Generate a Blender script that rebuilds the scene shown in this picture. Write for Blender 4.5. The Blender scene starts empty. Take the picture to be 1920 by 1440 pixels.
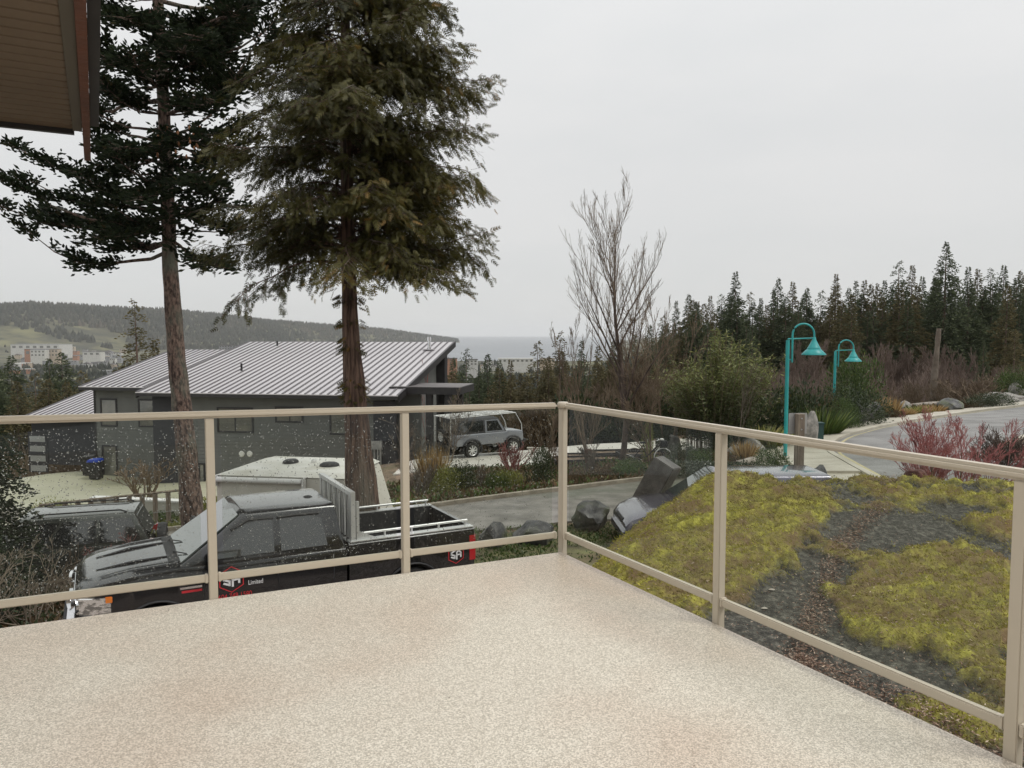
import bpy, bmesh, math, random
import numpy as np
from mathutils import Vector, Matrix, noise as mnoise

R = math.radians
random.seed(7)
rng = np.random.default_rng(7)
scn = bpy.context.scene
COL = scn.collection

# ------------------------------------------------------------------ camera
FPX, PITCH, EYE = 1442.0, R(3.69), 1.53
cam = bpy.data.cameras.new('camera')
cam.sensor_width = 36
cam.lens = FPX / 1920 * 36
cam.clip_start = 0.05
cam.clip_end = 60000
camo = bpy.data.objects.new('camera', cam)
COL.objects.link(camo)
camo.location = (0, 0, EYE)
camo.rotation_euler = (R(90) - PITCH, 0, 0)
scn.camera = camo

# ------------------------------------------------------------------ world: overcast
world = bpy.data.worlds.new('World')
scn.world = world
world.use_nodes = True
wt = world.node_tree
wt.nodes.clear()
SUN_EL, SUN_AZ = 58, 110      # behind and to the right of the camera, through cloud
sky = wt.nodes.new('ShaderNodeTexSky')
sky.sky_type = 'NISHITA'
sky.sun_disc = False
sky.sun_elevation = R(SUN_EL)
sky.sun_rotation = R(SUN_AZ)
tc = wt.nodes.new('ShaderNodeTexCoord')
mp = wt.nodes.new('ShaderNodeMapping')
mp.inputs['Scale'].default_value = (1.0, 1.0, 3.2)
wt.links.new(tc.outputs['Generated'], mp.inputs['Vector'])
nz = wt.nodes.new('ShaderNodeTexNoise')
nz.inputs['Scale'].default_value = 1.7
nz.inputs['Detail'].default_value = 7
nz.inputs['Roughness'].default_value = 0.52
wt.links.new(mp.outputs['Vector'], nz.inputs['Vector'])
cr = wt.nodes.new('ShaderNodeValToRGB')
cr.color_ramp.elements[0].position = 0.34
cr.color_ramp.elements[0].color = (0.745, 0.76, 0.762, 1)
cr.color_ramp.elements[1].position = 0.66
cr.color_ramp.elements[1].color = (0.83, 0.828, 0.822, 1)
wt.links.new(nz.outputs['Fac'], cr.inputs['Fac'])
# cloud brightness rises smoothly from the horizon to the zenith
sep = wt.nodes.new('ShaderNodeSeparateXYZ')
wt.links.new(tc.outputs['Generated'], sep.inputs[0])
mz = wt.nodes.new('ShaderNodeMapRange')
mz.interpolation_type = 'SMOOTHSTEP'
mz.inputs[1].default_value = 0.0
mz.inputs[2].default_value = 1.0
mz.inputs[3].default_value = 0.98
mz.inputs[4].default_value = 1.55
wt.links.new(sep.outputs['Z'], mz.inputs[0])
mul = wt.nodes.new('ShaderNodeVectorMath')
mul.operation = 'SCALE'
wt.links.new(cr.outputs['Color'], mul.inputs[0])
wt.links.new(mz.outputs[0], mul.inputs['Scale'])
bg1 = wt.nodes.new('ShaderNodeBackground')
bg1.inputs['Strength'].default_value = 0.97
wt.links.new(mul.outputs[0], bg1.inputs['Color'])
bg2 = wt.nodes.new('ShaderNodeBackground')
bg2.inputs['Strength'].default_value = 0.05
wt.links.new(sky.outputs['Color'], bg2.inputs['Color'])
mxs = wt.nodes.new('ShaderNodeMixShader')
mxs.inputs[0].default_value = 0.10
wt.links.new(bg1.outputs[0], mxs.inputs[1])
wt.links.new(bg2.outputs[0], mxs.inputs[2])
wo = wt.nodes.new('ShaderNodeOutputWorld')
wt.links.new(mxs.outputs[0], wo.inputs['Surface'])

sl = bpy.data.lights.new('sun', 'SUN')
sl.energy = 1.5
sl.angle = R(18)
sl.color = (1.0, 0.965, 0.91)
so = bpy.data.objects.new('sun', sl)
COL.objects.link(so)
az, el = R(SUN_AZ), R(SUN_EL)
sdir = Vector((math.sin(az) * math.cos(el), math.cos(az) * math.cos(el), math.sin(el)))
so.rotation_euler = sdir.to_track_quat('Z', 'Y').to_euler()

scn.view_settings.view_transform = 'Standard'
scn.view_settings.look = 'None'
scn.view_settings.exposure = 0.0
scn.view_settings.gamma = 1.0
scn.render.engine = 'CYCLES'
cy = scn.cycles
cy.use_denoising = True
try:
    cy.denoiser = 'OPENIMAGEDENOISE'
    cy.denoising_prefilter = 'ACCURATE'
except Exception:
    pass
cy.max_bounces = 7
cy.diffuse_bounces = 2
cy.glossy_bounces = 3
cy.transmission_bounces = 6
cy.transparent_max_bounces = 12
cy.volume_bounces = 1
cy.caustics_reflective = False
cy.caustics_refractive = False
cy.use_adaptive_sampling = True
cy.adaptive_threshold = 0.02


# ------------------------------------------------------------------ helpers
def P(px, py, Y=None, z=None):
    """the world point seen at a photo pixel, at depth Y or height z"""
    u = (px - 960) / FPX
    v = -(py - 720) / FPX
    c, s = math.cos(PITCH), math.sin(PITCH)
    d = (u, v * s + c, v * c - s)
    k = Y / d[1] if Y is not None else (z - EYE) / d[2]
    return Vector((d[0] * k, d[1] * k, EYE + d[2] * k))


def tag(o, label=None, cat=None, group=None, kind=None):
    if label: o['label'] = label
    if cat: o['category'] = cat
    if group: o['group'] = group
    if kind: o['kind'] = kind
    return o


def empty(name, loc=(0, 0, 0), rz=0, label=None, cat=None, group=None):
    o = bpy.data.objects.new(name, None)
    COL.objects.link(o)
    o.location = loc
    o.rotation_euler = (0, 0, rz)
    return tag(o, label, cat, group)


def link(name, me, mat=None, parent=None, loc=None, smooth=False, angle=None):
    o = bpy.data.objects.new(name, me)
    COL.objects.link(o)
    if mat is not None and not me.materials:
        for m in (mat if isinstance(mat, (list, tuple)) else [mat]):
            me.materials.append(m)
    if parent is not None: o.parent = parent
    if loc is not None: o.location = loc
    if smooth:
        me.polygons.foreach_set('use_smooth', [True] * len(me.polygons))
        if angle: me.set_sharp_from_angle(angle=R(angle))
    return o


def np_mesh(name, V, F, tint=None):
    V = np.asarray(V, dtype=np.float32)
    F = np.asarray(F, dtype=np.int32)
    me = bpy.data.meshes.new(name)
    me.vertices.add(len(V))
    me.vertices.foreach_set('co', V.ravel())
    k = F.shape[1]
    me.loops.add(F.size)
    me.loops.foreach_set('vertex_index', F.ravel())
    me.polygons.add(len(F))
    me.polygons.foreach_set('loop_start', np.arange(0, F.size, k, dtype=np.int32))
    me.polygons.foreach_set('loop_total', np.full(len(F), k, dtype=np.int32))
    me.update(calc_edges=True)
    if tint is not None:
        a = me.attributes.new('tint', 'FLOAT', 'POINT')
        a.data.foreach_set('value', np.asarray(tint, dtype=np.float32))
    return me


class MB:
    """collects simple shapes into one mesh"""
    def __init__(s):
        s.v = []; s.f = []

    def add(s, vs, fs):
        b = len(s.v)
        s.v += [tuple(x) for x in vs]
        s.f += [tuple(b + i for i in f) for f in fs]
        return s

    def box(s, c, d, rz=0, M=None):
        x, y, z = d[0] / 2, d[1] / 2, d[2] / 2
        vs = [Vector((a * x, b * y, e * z)) for a in (-1, 1) for b in (-1, 1) for e in (-1, 1)]
        if rz: vs = [Matrix.Rotation(rz, 3, 'Z') @ q for q in vs]
        if M is not None: vs = [M @ q for q in vs]
        c = Vector(c)
        return s.add([q + c for q in vs], [(0, 1, 3, 2), (4, 6, 7, 5), (0, 4, 5, 1), (2, 3, 7, 6), (0, 2, 6, 4), (1, 5, 7, 3)])

    def box2(s, a, b):
        return s.box([(a[i] + b[i]) / 2 for i in range(3)], [abs(b[i] - a[i]) for i in range(3)])

    def tube(s, pts, rad, n=8, cap=True):
        pts = [Vector(p) for p in pts]
        if not isinstance(rad, (list, tuple)): rad = [rad] * len(pts)
        rings = []
        for i, p in enumerate(pts):
            d = (pts[min(i + 1, len(pts) - 1)] - pts[max(i - 1, 0)]).normalized()
            a = Vector((0, 0, 1)) if abs(d.z) < 0.9 else Vector((1, 0, 0))
            u = d.cross(a).normalized(); w = d.cross(u)
            rings.append([p + (u * math.cos(t) + w * math.sin(t)) * rad[i] for t in [2 * math.pi * k / n for k in range(n)]])
        vs = [q for r in rings for q in r]
        fs = []
        for i in range(len(pts) - 1):
            for k in range(n):
                fs.append((i * n + k, i * n + (k + 1) % n, (i + 1) * n + (k + 1) % n, (i + 1) * n + k))
        if cap:
            fs.append(tuple(range(n))[::-1]); fs.append(tuple((len(pts) - 1) * n + k for k in range(n)))
        return s.add(vs, fs)

    def lathe(s, prof, c=(0, 0, 0), n=20, M=None):
        vs = []; c = Vector(c)
        for r, z in prof:
            for k in range(n):
                t = 2 * math.pi * k / n
                q = Vector((r * math.cos(t), r * math.sin(t), z))
                if M is not None: q = M @ q
                vs.append(q + c)
        fs = [(i * n + k, i * n + (k + 1) % n, (i + 1) * n + (k + 1) % n, (i + 1) * n + k) for i in range(len(prof) - 1) for k in range(n)]
        return s.add(vs, fs)

    def prism(s, poly, h, axis='z', base=0):
        """extrude a 2-D polygon"""
        n = len(poly)
        def m(a, b, t):
            return {'z': (a, b, t), 'y': (a, t, b), 'x': (t, a, b)}[axis]
        vs = [m(a, b, base) for a, b in poly] + [m(a, b, base + h) for a, b in poly]
        fs = [tuple(range(n)), tuple(range(n, 2 * n))[::-1]] + [(i, i + n, (i + 1) % n + n, (i + 1) % n) for i in range(n)]
        return s.add(vs, fs)

    def mesh(s, name):
        me = bpy.data.meshes.new(name)
        me.from_pydata(s.v, [], s.f)
        bm = bmesh.new(); bm.from_mesh(me)
        bmesh.ops.recalc_face_normals(bm, faces=bm.faces)
        bm.to_mesh(me); bm.free()
        return me

    def build(s, name, mat, parent=None, loc=None, smooth=False, angle=40, bevel=0):
        o = link(name, s.mesh(name), mat, parent, loc, smooth, angle)
        if bevel:
            bm = bmesh.new(); bm.from_mesh(o.data)
            bmesh.ops.bevel(bm, geom=bm.edges[:], offset=bevel, segments=2, affect='EDGES', clamp_overlap=True)
            bm.to_mesh(o.data); bm.free()
            o.data.polygons.foreach_set('use_smooth', [True] * len(o.data.polygons))
            o.data.set_sharp_from_angle(angle=R(50))
        return o


def copy_tree(o, parent=None):
    c = o.copy(); COL.objects.link(c); c.parent = parent
    for ch in [x for x in bpy.data.objects if x.parent == o]:
        copy_tree(ch, c)
    return c


# ------------------------------------------------------------------ materials
MATS = {}


def node(nt, kind, **kw):
    n = nt.nodes.new(kind)
    for k, v in kw.items(): setattr(n, k, v)
    return n


def pmat(name, c1, c2=None, scale=5.0, rough=0.7, metal=0.0, bump=0.0, bscale=None, detail=6, c3=None, scale3=0.6,
         tint=False, stretch=None, spec=0.5, coat=0.0, trans=0.0, sharp=(0.35, 0.65), r2=None, coord='Object'):
    if name in MATS: return MATS[name]
    m = bpy.data.materials.new(name); m.use_nodes = True
    nt = m.node_tree; b = nt.nodes['Principled BSDF']; L = nt.links
    b.inputs['Roughness'].default_value = rough
    b.inputs['Metallic'].default_value = metal
    b.inputs['Specular IOR Level'].default_value = spec
    b.inputs['Coat Weight'].default_value = coat
    b.inputs['Coat Roughness'].default_value = 0.05
    tcn = node(nt, 'ShaderNodeTexCoord'); vec = tcn.outputs[coord]
    if stretch:
        mpn = node(nt, 'ShaderNodeMapping'); mpn.inputs['Scale'].default_value = stretch
        L.new(vec, mpn.inputs[0]); vec = mpn.outputs[0]
    def noise(sc, det=detail, ro=0.55):
        n = node(nt, 'ShaderNodeTexNoise'); n.inputs['Scale'].default_value = sc
        n.inputs['Detail'].default_value = det; n.inputs['Roughness'].default_value = ro
        L.new(vec, n.inputs['Vector']); return n
    col = None
    if c2 is None:
        b.inputs['Base Color'].default_value = (*c1, 1)
    else:
        r = node(nt, 'ShaderNodeValToRGB')
        r.color_ramp.elements[0].position = sharp[0]; r.color_ramp.elements[1].position = sharp[1]
        r.color_ramp.elements[0].color = (*c1, 1); r.color_ramp.elements[1].color = (*c2, 1)
        if tint:
            a = node(nt, 'ShaderNodeAttribute'); a.attribute_name = 'tint'
            r.color_ramp.elements[0].position = 0; r.color_ramp.elements[1].position = 0.75
            if c3:
                e = r.color_ramp.elements.new(1.0); e.color = (*c3, 1)
            L.new(a.outputs['Fac'], r.inputs[0])
        else:
            n = noise(scale); L.new(n.outputs['Fac'], r.inputs[0])
            if r2 is not None:
                rr = node(nt, 'ShaderNodeMapRange'); rr.inputs[1].default_value = 0.35; rr.inputs[2].default_value = 0.65
                rr.inputs[3].default_value = rough; rr.inputs[4].default_value = r2
                L.new(n.outputs['Fac'], rr.inputs[0]); L.new(rr.outputs[0], b.inputs['Roughness'])
        col = r.outputs[0]
        if c3 and not tint:
            n3 = noise(scale3, 5)
            r3 = node(nt, 'ShaderNodeValToRGB'); r3.color_ramp.elements[0].position = 0.5; r3.color_ramp.elements[1].position = 0.68
            L.new(n3.outputs['Fac'], r3.inputs[0])
            mx = node(nt, 'ShaderNodeMix', data_type='RGBA'); L.new(r3.outputs[0], mx.inputs[0])
            L.new(col, mx.inputs[6]); mx.inputs[7].default_value = (*c3, 1); col = mx.outputs[2]
        L.new(col, b.inputs['Base Color'])
    if bump:
        nb = noise(bscale or scale * 3, 5)
        bp = node(nt, 'ShaderNodeBump'); bp.inputs['Strength'].default_value = min(1, bump)
        bp.inputs['Distance'].default_value = 0.02 if bump <= 1 else 0.02 * bump
        L.new(nb.outputs['Fac'], bp.inputs['Height']); L.new(bp.outputs[0], b.inputs['Normal'])
    if trans:
        tr = node(nt, 'ShaderNodeBsdfTranslucent')
        if col: L.new(col, tr.inputs[0])
        else: tr.inputs[0].default_value = (*c1, 1)
        ms = node(nt, 'ShaderNodeMixShader'); ms.inputs[0].default_value = trans
        L.new(b.outputs[0], ms.inputs[1]); L.new(tr.outputs[0], ms.inputs[2])
        L.new(ms.outputs[0], nt.nodes['Material Output'].inputs['Surface'])
    MATS[name] = m
    return m


def glass_mat(name, tintc=(0.9, 0.93, 0.9), extra=0.0):
    m = bpy.data.materials.new(name); m.use_nodes = True
    nt = m.node_tree; nt.nodes.clear()
    t = node(nt, 'ShaderNodeBsdfTransparent'); t.inputs[0].default_value = (*tintc, 1)
    g = node(nt, 'ShaderNodeBsdfGlossy'); g.inputs['Roughness'].default_value = 0.01
    fr = node(nt, 'ShaderNodeFresnel'); fr.inputs[0].default_value = 1.36
    d = node(nt, 'ShaderNodeBsdfDiffuse'); d.inputs[0].default_value = (0.45, 0.46, 0.46, 1)
    ms = node(nt, 'ShaderNodeMixShader'); mo = node(nt, 'ShaderNodeOutputMaterial')
    md = node(nt, 'ShaderNodeMixShader'); md.inputs[0].default_value = extra
    ge = node(nt, 'ShaderNodeNewGeometry'); k1 = node(nt, 'ShaderNodeMath', operation='SUBTRACT'); k1.inputs[0].default_value = 1
    nt.links.new(ge.outputs['Backfacing'], k1.inputs[1])
    k2 = node(nt, 'ShaderNodeMath', operation='MULTIPLY'); nt.links.new(fr.outputs[0], k2.inputs[0]); nt.links.new(k1.outputs[0], k2.inputs[1])
    nt.links.new(k2.outputs[0], ms.inputs[0]); nt.links.new(t.outputs[0], ms.inputs[1]); nt.links.new(g.outputs[0], ms.inputs[2])
    nt.links.new(ms.outputs[0], md.inputs[1]); nt.links.new(d.outputs[0], md.inputs[2])
    nt.links.new(md.outputs[0], mo.inputs[0])
    return m


def speckle_mat(name, cols, scale, rough, bump=0.3, big=None, bigscale=0.6, vscale=None):
    """fine random speckle over broad faint blotches"""
    m = bpy.data.materials.new(name); m.use_nodes = True
    nt = m.node_tree; b = nt.nodes['Principled BSDF']; L = nt.links
    b.inputs['Roughness'].default_value = rough
    tcn = node(nt, 'ShaderNodeTexCoord')
    if vscale:
        vn = node(nt, 'ShaderNodeTexVoronoi'); vn.inputs['Scale'].default_value = vscale
        L.new(tcn.outputs['Object'], vn.inputs[0]); sx_ = node(nt, 'ShaderNodeSeparateColor'); L.new(vn.outputs['Color'], sx_.inputs[0])
        n = node(nt, 'ShaderNodeMapRange'); n.inputs[1].default_value = 0; n.inputs[2].default_value = 1; n.inputs[3].default_value = 0.30; n.inputs[4].default_value = 0.70
        L.new(sx_.outputs[0], n.inputs[0]); nout = n.outputs[0]
    else:
        n = node(nt, 'ShaderNodeTexNoise'); n.inputs['Scale'].default_value = scale; n.inputs['Detail'].default_value = 3
        L.new(tcn.outputs['Object'], n.inputs[0]); nout = n.outputs['Fac']
    r = node(nt, 'ShaderNodeValToRGB'); r.color_ramp.interpolation = 'LINEAR'
    es = r.color_ramp.elements
    es[0].position = 0.36; es[0].color = (*cols[0], 1); es[1].position = 0.64; es[1].color = (*cols[-1], 1)
    for i, c in enumerate(cols[1:-1]):
        e = es.new(0.36 + 0.28 * (i + 1) / (len(cols) - 1)); e.color = (*c, 1)
    L.new(nout, r.inputs[0]); col = r.outputs[0]
    if big:
        n2 = node(nt, 'ShaderNodeTexNoise'); n2.inputs['Scale'].default_value = bigscale; n2.inputs['Detail'].default_value = 5
        L.new(tcn.outputs['Object'], n2.inputs[0])
        r2 = node(nt, 'ShaderNodeMapRange'); r2.inputs[1].default_value = 0.42; r2.inputs[2].default_value = 0.68
        L.new(n2.outputs['Fac'], r2.inputs[0])
        mx = node(nt, 'ShaderNodeMix', data_type='RGBA', blend_type='MULTIPLY'); mx.inputs[7].default_value = (*big, 1)
        L.new(r2.outputs[0], mx.inputs[0]); L.new(col, mx.inputs[6]); col = mx.outputs[2]
        rr = node(nt, 'ShaderNodeMapRange'); rr.inputs[1].default_value = 0.35; rr.inputs[2].default_value = 0.65
        rr.inputs[3].default_value = rough + 0.12; rr.inputs[4].default_value = rough - 0.12
        L.new(n2.outputs['Fac'], rr.inputs[0]); L.new(rr.outputs[0], b.inputs['Roughness'])
    L.new(col, b.inputs['Base Color'])
    bp = node(nt, 'ShaderNodeBump'); bp.inputs['Strength'].default_value = bump; bp.inputs['Distance'].default_value = 0.003
    L.new(nout, bp.inputs['Height']); L.new(bp.outputs[0], b.inputs['Normal'])
    return m


m_deck = speckle_mat('deck_vinyl', [(0.42, 0.375, 0.305), (0.585, 0.525, 0.435), (0.76, 0.70, 0.60)], 155, 0.45, 0.10,
                     big=(0.90, 0.80, 0.755), bigscale=0.75, vscale=205)
m_rail = pmat('rail_paint', (0.56, 0.495, 0.395), rough=0.36)
m_glass = glass_mat('pane_glass', (0.915, 0.93, 0.91), 0.0)
m_drop = bpy.data.materials.new('water_drop'); m_drop.use_nodes = True
_b = m_drop.node_tree.nodes['Principled BSDF']
_b.inputs['Transmission Weight'].default_value = 1; _b.inputs['IOR'].default_value = 1.33; _b.inputs['Roughness'].default_value = 0.0
m_bark = pmat('bark', (0.050, 0.033, 0.027), (0.24, 0.165, 0.130), scale=16, rough=0.95, bump=4, bscale=18, stretch=(1, 1, 0.40), c3=(0.15, 0.155, 0.12), scale3=1.9, sharp=(0.40, 0.60))
m_bark_red = pmat('cedar_bark', (0.055, 0.032, 0.024), (0.20, 0.125, 0.090), scale=20, rough=0.95, bump=4, bscale=30, stretch=(1, 1, 0.08), c3=(0.19, 0.17, 0.135), scale3=1.1, sharp=(0.40, 0.60))
m_twig = pmat('twig', (0.055, 0.040, 0.032), (0.15, 0.11, 0.09), scale=3, rough=0.9)
m_twig_grey = pmat('twig_grey', (0.10, 0.078, 0.058), (0.20, 0.165, 0.13), scale=2, rough=0.9)
m_twig_brown = pmat('twig_brown', (0.095, 0.065, 0.042), (0.22, 0.165, 0.11), scale=1.2, rough=0.9)
m_twig_red = pmat('twig_red', (0.20, 0.065, 0.06), (0.40, 0.165, 0.145), scale=2.5, rough=0.7)
m_fir = pmat('fir_needles', (0.010, 0.018, 0.009), (0.040, 0.060, 0.022), tint=True, c3=(0.11, 0.085, 0.035), rough=0.6, trans=0.12)
m_cedar = pmat('cedar_fronds', (0.015, 0.019, 0.004), (0.092, 0.082, 0.013), tint=True, c3=(0.22, 0.125, 0.028), rough=0.6, trans=0.18)
m_conif = pmat('far_conifer', (0.045, 0.062, 0.034), (0.135, 0.16, 0.078), tint=True, c3=(0.21, 0.17, 0.09), rough=0.8, trans=0.1)
m_conif2 = pmat('far_conifer_olive', (0.070, 0.066, 0.030), (0.20, 0.165, 0.075), tint=True, c3=(0.30, 0.20, 0.10), rough=0.8, trans=0.1)
m_leaf = pmat('leaf_green', (0.025, 0.045, 0.012), (0.10, 0.15, 0.035), tint=True, c3=(0.24, 0.27, 0.07), rough=0.5, trans=0.25)
m_leaf_dark = pmat('leaf_dark', (0.016, 0.028, 0.010), (0.055, 0.075, 0.025), tint=True, c3=(0.14, 0.11, 0.05), rough=0.5, trans=0.2)
m_leaf_brown = pmat('leaf_brown', (0.055, 0.036, 0.018), (0.15, 0.10, 0.05), tint=True, c3=(0.27, 0.17, 0.08), rough=0.7, trans=0.2)
m_leaf_yel = pmat('leaf_yellow', (0.10, 0.12, 0.03), (0.30, 0.30, 0.08), tint=True, c3=(0.45, 0.38, 0.16), rough=0.6, trans=0.3)
m_leaf_straw = pmat('leaf_straw', (0.20, 0.12, 0.04), (0.42, 0.28, 0.12), tint=True, c3=(0.55, 0.42, 0.22), rough=0.7, trans=0.3)
m_leaf_sil = pmat('leaf_silver', (0.05, 0.06, 0.045), (0.14, 0.155, 0.115), tint=True, c3=(0.2, 0.2, 0.15), rough=0.6, trans=0.2)
m_soil = pmat('garden_soil', (0.085, 0.060, 0.040), (0.23, 0.165, 0.11), scale=3.5, rough=0.95, bump=1.5, bscale=18, c3=(0.085, 0.095, 0.032), scale3=0.35, detail=9)
m_asph = pmat('wet_asphalt', (0.115, 0.105, 0.088), (0.215, 0.195, 0.165), scale=1.6, rough=0.55, bump=0.35, bscale=90, c3=(0.11, 0.115, 0.08), scale3=0.28, r2=0.32, detail=10)
m_road = pmat('road_asphalt', (0.16, 0.155, 0.146), (0.235, 0.228, 0.215), scale=0.6, rough=0.6, bump=0.3, bscale=80, r2=0.42, detail=10)
m_conc = pmat('pavement_concrete', (0.36, 0.33, 0.26), (0.50, 0.465, 0.38), scale=0.8, rough=0.65, bump=0.25, bscale=50, r2=0.45, detail=10)
m_conc_w = pmat('pale_concrete', (0.50, 0.475, 0.41), (0.70, 0.67, 0.60), scale=0.5, rough=0.5, bump=0.2, bscale=40, r2=0.3, detail=10)
m_conc_y = pmat('yellow_concrete', (0.34, 0.33, 0.22), (0.47, 0.455, 0.33), scale=0.35, rough=0.5, bump=0.2, bscale=40, r2=0.3, detail=10)
m_kerb = pmat('kerb', (0.20, 0.17, 0.13), (0.33, 0.29, 0.23), scale=3, rough=0.85, bump=0.5)
m_gravel = speckle_mat('gravel', [(0.07, 0.05, 0.04), (0.22, 0.17, 0.14), (0.50, 0.44, 0.39)], 26, 0.8, 1.0)
m_pebble = pmat('pebbles', (0.10, 0.07, 0.055), (0.62, 0.56, 0.50), tint=True, c3=(0.75, 0.72, 0.68), rough=0.6)
m_basalt = pmat('basalt', (0.030, 0.030, 0.031), (0.105, 0.102, 0.098), scale=3.5, rough=0.6, bump=1.6, bscale=9, c3=(0.10, 0.115, 0.05), scale3=1.3, r2=0.4, detail=9)
m_stone = pmat('grey_stone', (0.15, 0.145, 0.13), (0.33, 0.31, 0.28), scale=4, rough=0.85, bump=1.2, bscale=9)
m_wood = pmat('weathered_wood', (0.13, 0.10, 0.075), (0.30, 0.25, 0.19), scale=8, rough=0.9, bump=1.0, stretch=(1, 1, 0.12), bscale=18)
m_driftwood = pmat('driftwood', (0.18, 0.155, 0.13), (0.38, 0.34, 0.29), scale=6, rough=0.9, bump=1.0)
m_darkwood = pmat('dark_wood', (0.012, 0.010, 0.010), (0.035, 0.028, 0.024), scale=6, rough=0.6, bump=0.5)
m_teal = pmat('teal_paint', (0.018, 0.27, 0.27), (0.03, 0.36, 0.35), scale=2, rough=0.4, bump=0.05)
m_lamp_in = pmat('lamp_lens', (0.6, 0.6, 0.55), rough=0.3)
m_black = pmat('black_paint', (0.006, 0.006, 0.007), (0.010, 0.010, 0.012), scale=2, rough=0.22, coat=1.0, spec=0.5)
m_blackmat = pmat('black_plastic', (0.012, 0.012, 0.013), (0.022, 0.022, 0.023), scale=20, rough=0.55, bump=0.2)
m_tyre = pmat('tyre', (0.012, 0.012, 0.012), (0.028, 0.026, 0.024), scale=12, rough=0.85)
m_chrome = pmat('chrome', (0.75, 0.75, 0.76), rough=0.12, metal=1)
m_alu = pmat('aluminium', (0.62, 0.62, 0.61), (0.76, 0.76, 0.75), scale=4, rough=0.35, metal=0.5)
m_steel = pmat('galvanised', (0.35, 0.36, 0.36), (0.5, 0.5, 0.5), scale=5, rough=0.4, metal=0.8)
m_carglass = pmat('car_glass', (0.018, 0.020, 0.020), rough=0.03, spec=0.9, coat=1.0)
m_winds = pmat('windscreen_glass', (0.05, 0.065, 0.06), rough=0.03, spec=1.0, coat=1.0)
m_lens = pmat('headlight_lens', (0.30, 0.30, 0.29), (0.92, 0.92, 0.90), scale=9, rough=0.10, metal=0.8, coat=1.0, sharp=(0.44, 0.54), stretch=(1, 1, 2.5))
m_amber = pmat('amber_lens', (0.75, 0.20, 0.02), rough=0.15, coat=1.0)
m_redlens = pmat('red_lens', (0.42, 0.010, 0.015), rough=0.15, coat=1.0)
m_redprint = pmat('red_print', (0.55, 0.03, 0.04), rough=0.5)
m_whiteprint = pmat('white_print', (0.78, 0.78, 0.78), rough=0.5)
m_suv = pmat('suv_paint', (0.085, 0.09, 0.08), rough=0.22, coat=1.0, metal=0.5)
m_jeep = pmat('offroader_paint', (0.20, 0.21, 0.235), (0.24, 0.25, 0.27), scale=2, rough=0.3, coat=0.7, metal=0.2)
m_lav = pmat('lavender_paint', (0.155, 0.150, 0.185), rough=0.2, coat=1.0, metal=0.55)
m_rv = pmat('camper_shell', (0.56, 0.53, 0.46), (0.64, 0.61, 0.54), scale=2, rough=0.45, bump=0.1)
m_rvroof = pmat('camper_roof', (0.68, 0.66, 0.57), (0.84, 0.82, 0.76), scale=1.5, rough=0.4, c3=(0.55, 0.52, 0.42), scale3=1.0)
m_siding = pmat('grey_siding', (0.125, 0.128, 0.119), (0.145, 0.148, 0.138), scale=1.2, rough=0.7)
m_siding_d = pmat('charcoal_siding', (0.022, 0.022, 0.026), (0.032, 0.032, 0.036), scale=1.2, rough=0.6)
m_trim = pmat('dark_trim', (0.018, 0.017, 0.018), (0.028, 0.026, 0.026), scale=4, rough=0.5)
m_roofm = pmat('metal_roof', (0.50, 0.48, 0.49), (0.60, 0.58, 0.585), scale=0.6, rough=0.33, metal=0.25, stretch=(1, 0.15, 1), r2=0.45)
m_seam = pmat('roof_seam', (0.13, 0.12, 0.125), rough=0.45, metal=0.3)
m_winglass = pmat('window_glass', (0.10, 0.105, 0.095), (0.19, 0.185, 0.155), scale=0.8, rough=0.06, spec=0.8, coat=0.6)  # pane colour lightened to stand in for reflections
m_soffit = pmat('soffit_vinyl', (0.135, 0.098, 0.065), (0.155, 0.113, 0.076), scale=2, rough=0.6)
m_fascia = pmat('fascia_red', (0.10, 0.037, 0.022), (0.14, 0.052, 0.030), scale=6, rough=0.6, bump=0.3, stretch=(1, 1, 0.2))
m_brick = pmat('orange_render', (0.36, 0.18, 0.11), (0.44, 0.24, 0.16), scale=0.3, rough=0.9)
m_tanpaint = pmat('town_tan', (0.42, 0.34, 0.26), (0.5, 0.42, 0.33), scale=0.3, rough=0.9)
m_whitepaint = pmat('town_white', (0.50, 0.49, 0.46), (0.62, 0.61, 0.58), scale=0.3, rough=0.9)
m_greypaint = pmat('town_grey', (0.26, 0.26, 0.27), (0.38, 0.38, 0.39), scale=0.3, rough=0.9)
m_roofdark = pmat('town_roof', (0.10, 0.09, 0.09), (0.2, 0.19, 0.185), scale=0.3, rough=0.9)
m_meadow = pmat('meadow_hill', (0.035, 0.038, 0.025), (0.10, 0.095, 0.055), scale=0.012, rough=1, c3=(0.15, 0.145, 0.07), scale3=0.006, detail=12)
m_farforest = pmat('far_forest', (0.014, 0.019, 0.014), (0.040, 0.042, 0.030), tint=True, c3=(0.085, 0.07, 0.055), rough=1)
m_bin_blue = pmat('bin_blue', (0.012, 0.05, 0.36), rough=0.4)
m_bin_green = pmat('bin_green', (0.02, 0.06, 0.055), rough=0.5)
m_white = pmat('white_enamel', (0.75, 0.74, 0.71), rough=0.35)
m_signback = pmat('sign_back', (0.36, 0.36, 0.35), (0.43, 0.43, 0.42), scale=5, rough=0.45, metal=0.4)


# ------------------------------------------------------------------ terrain
def sst(x, a, b):
    t = np.clip((x - a) / (b - a), 0, 1)
    return t * t * (3 - 2 * t)


CREST = [(-300, 572), (0, 574), (60, 570), (130, 572), (250, 577), (320, 578), (420, 586), (500, 596), (600, 603), (660, 608),
         (720, 612), (780, 621), (830, 628), (870, 634), (910, 638.5), (935, 641), (950, 649), (1000, 700)]
CX = [c[0] for c in CREST]; CYv = [c[1] for c in CREST]


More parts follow.
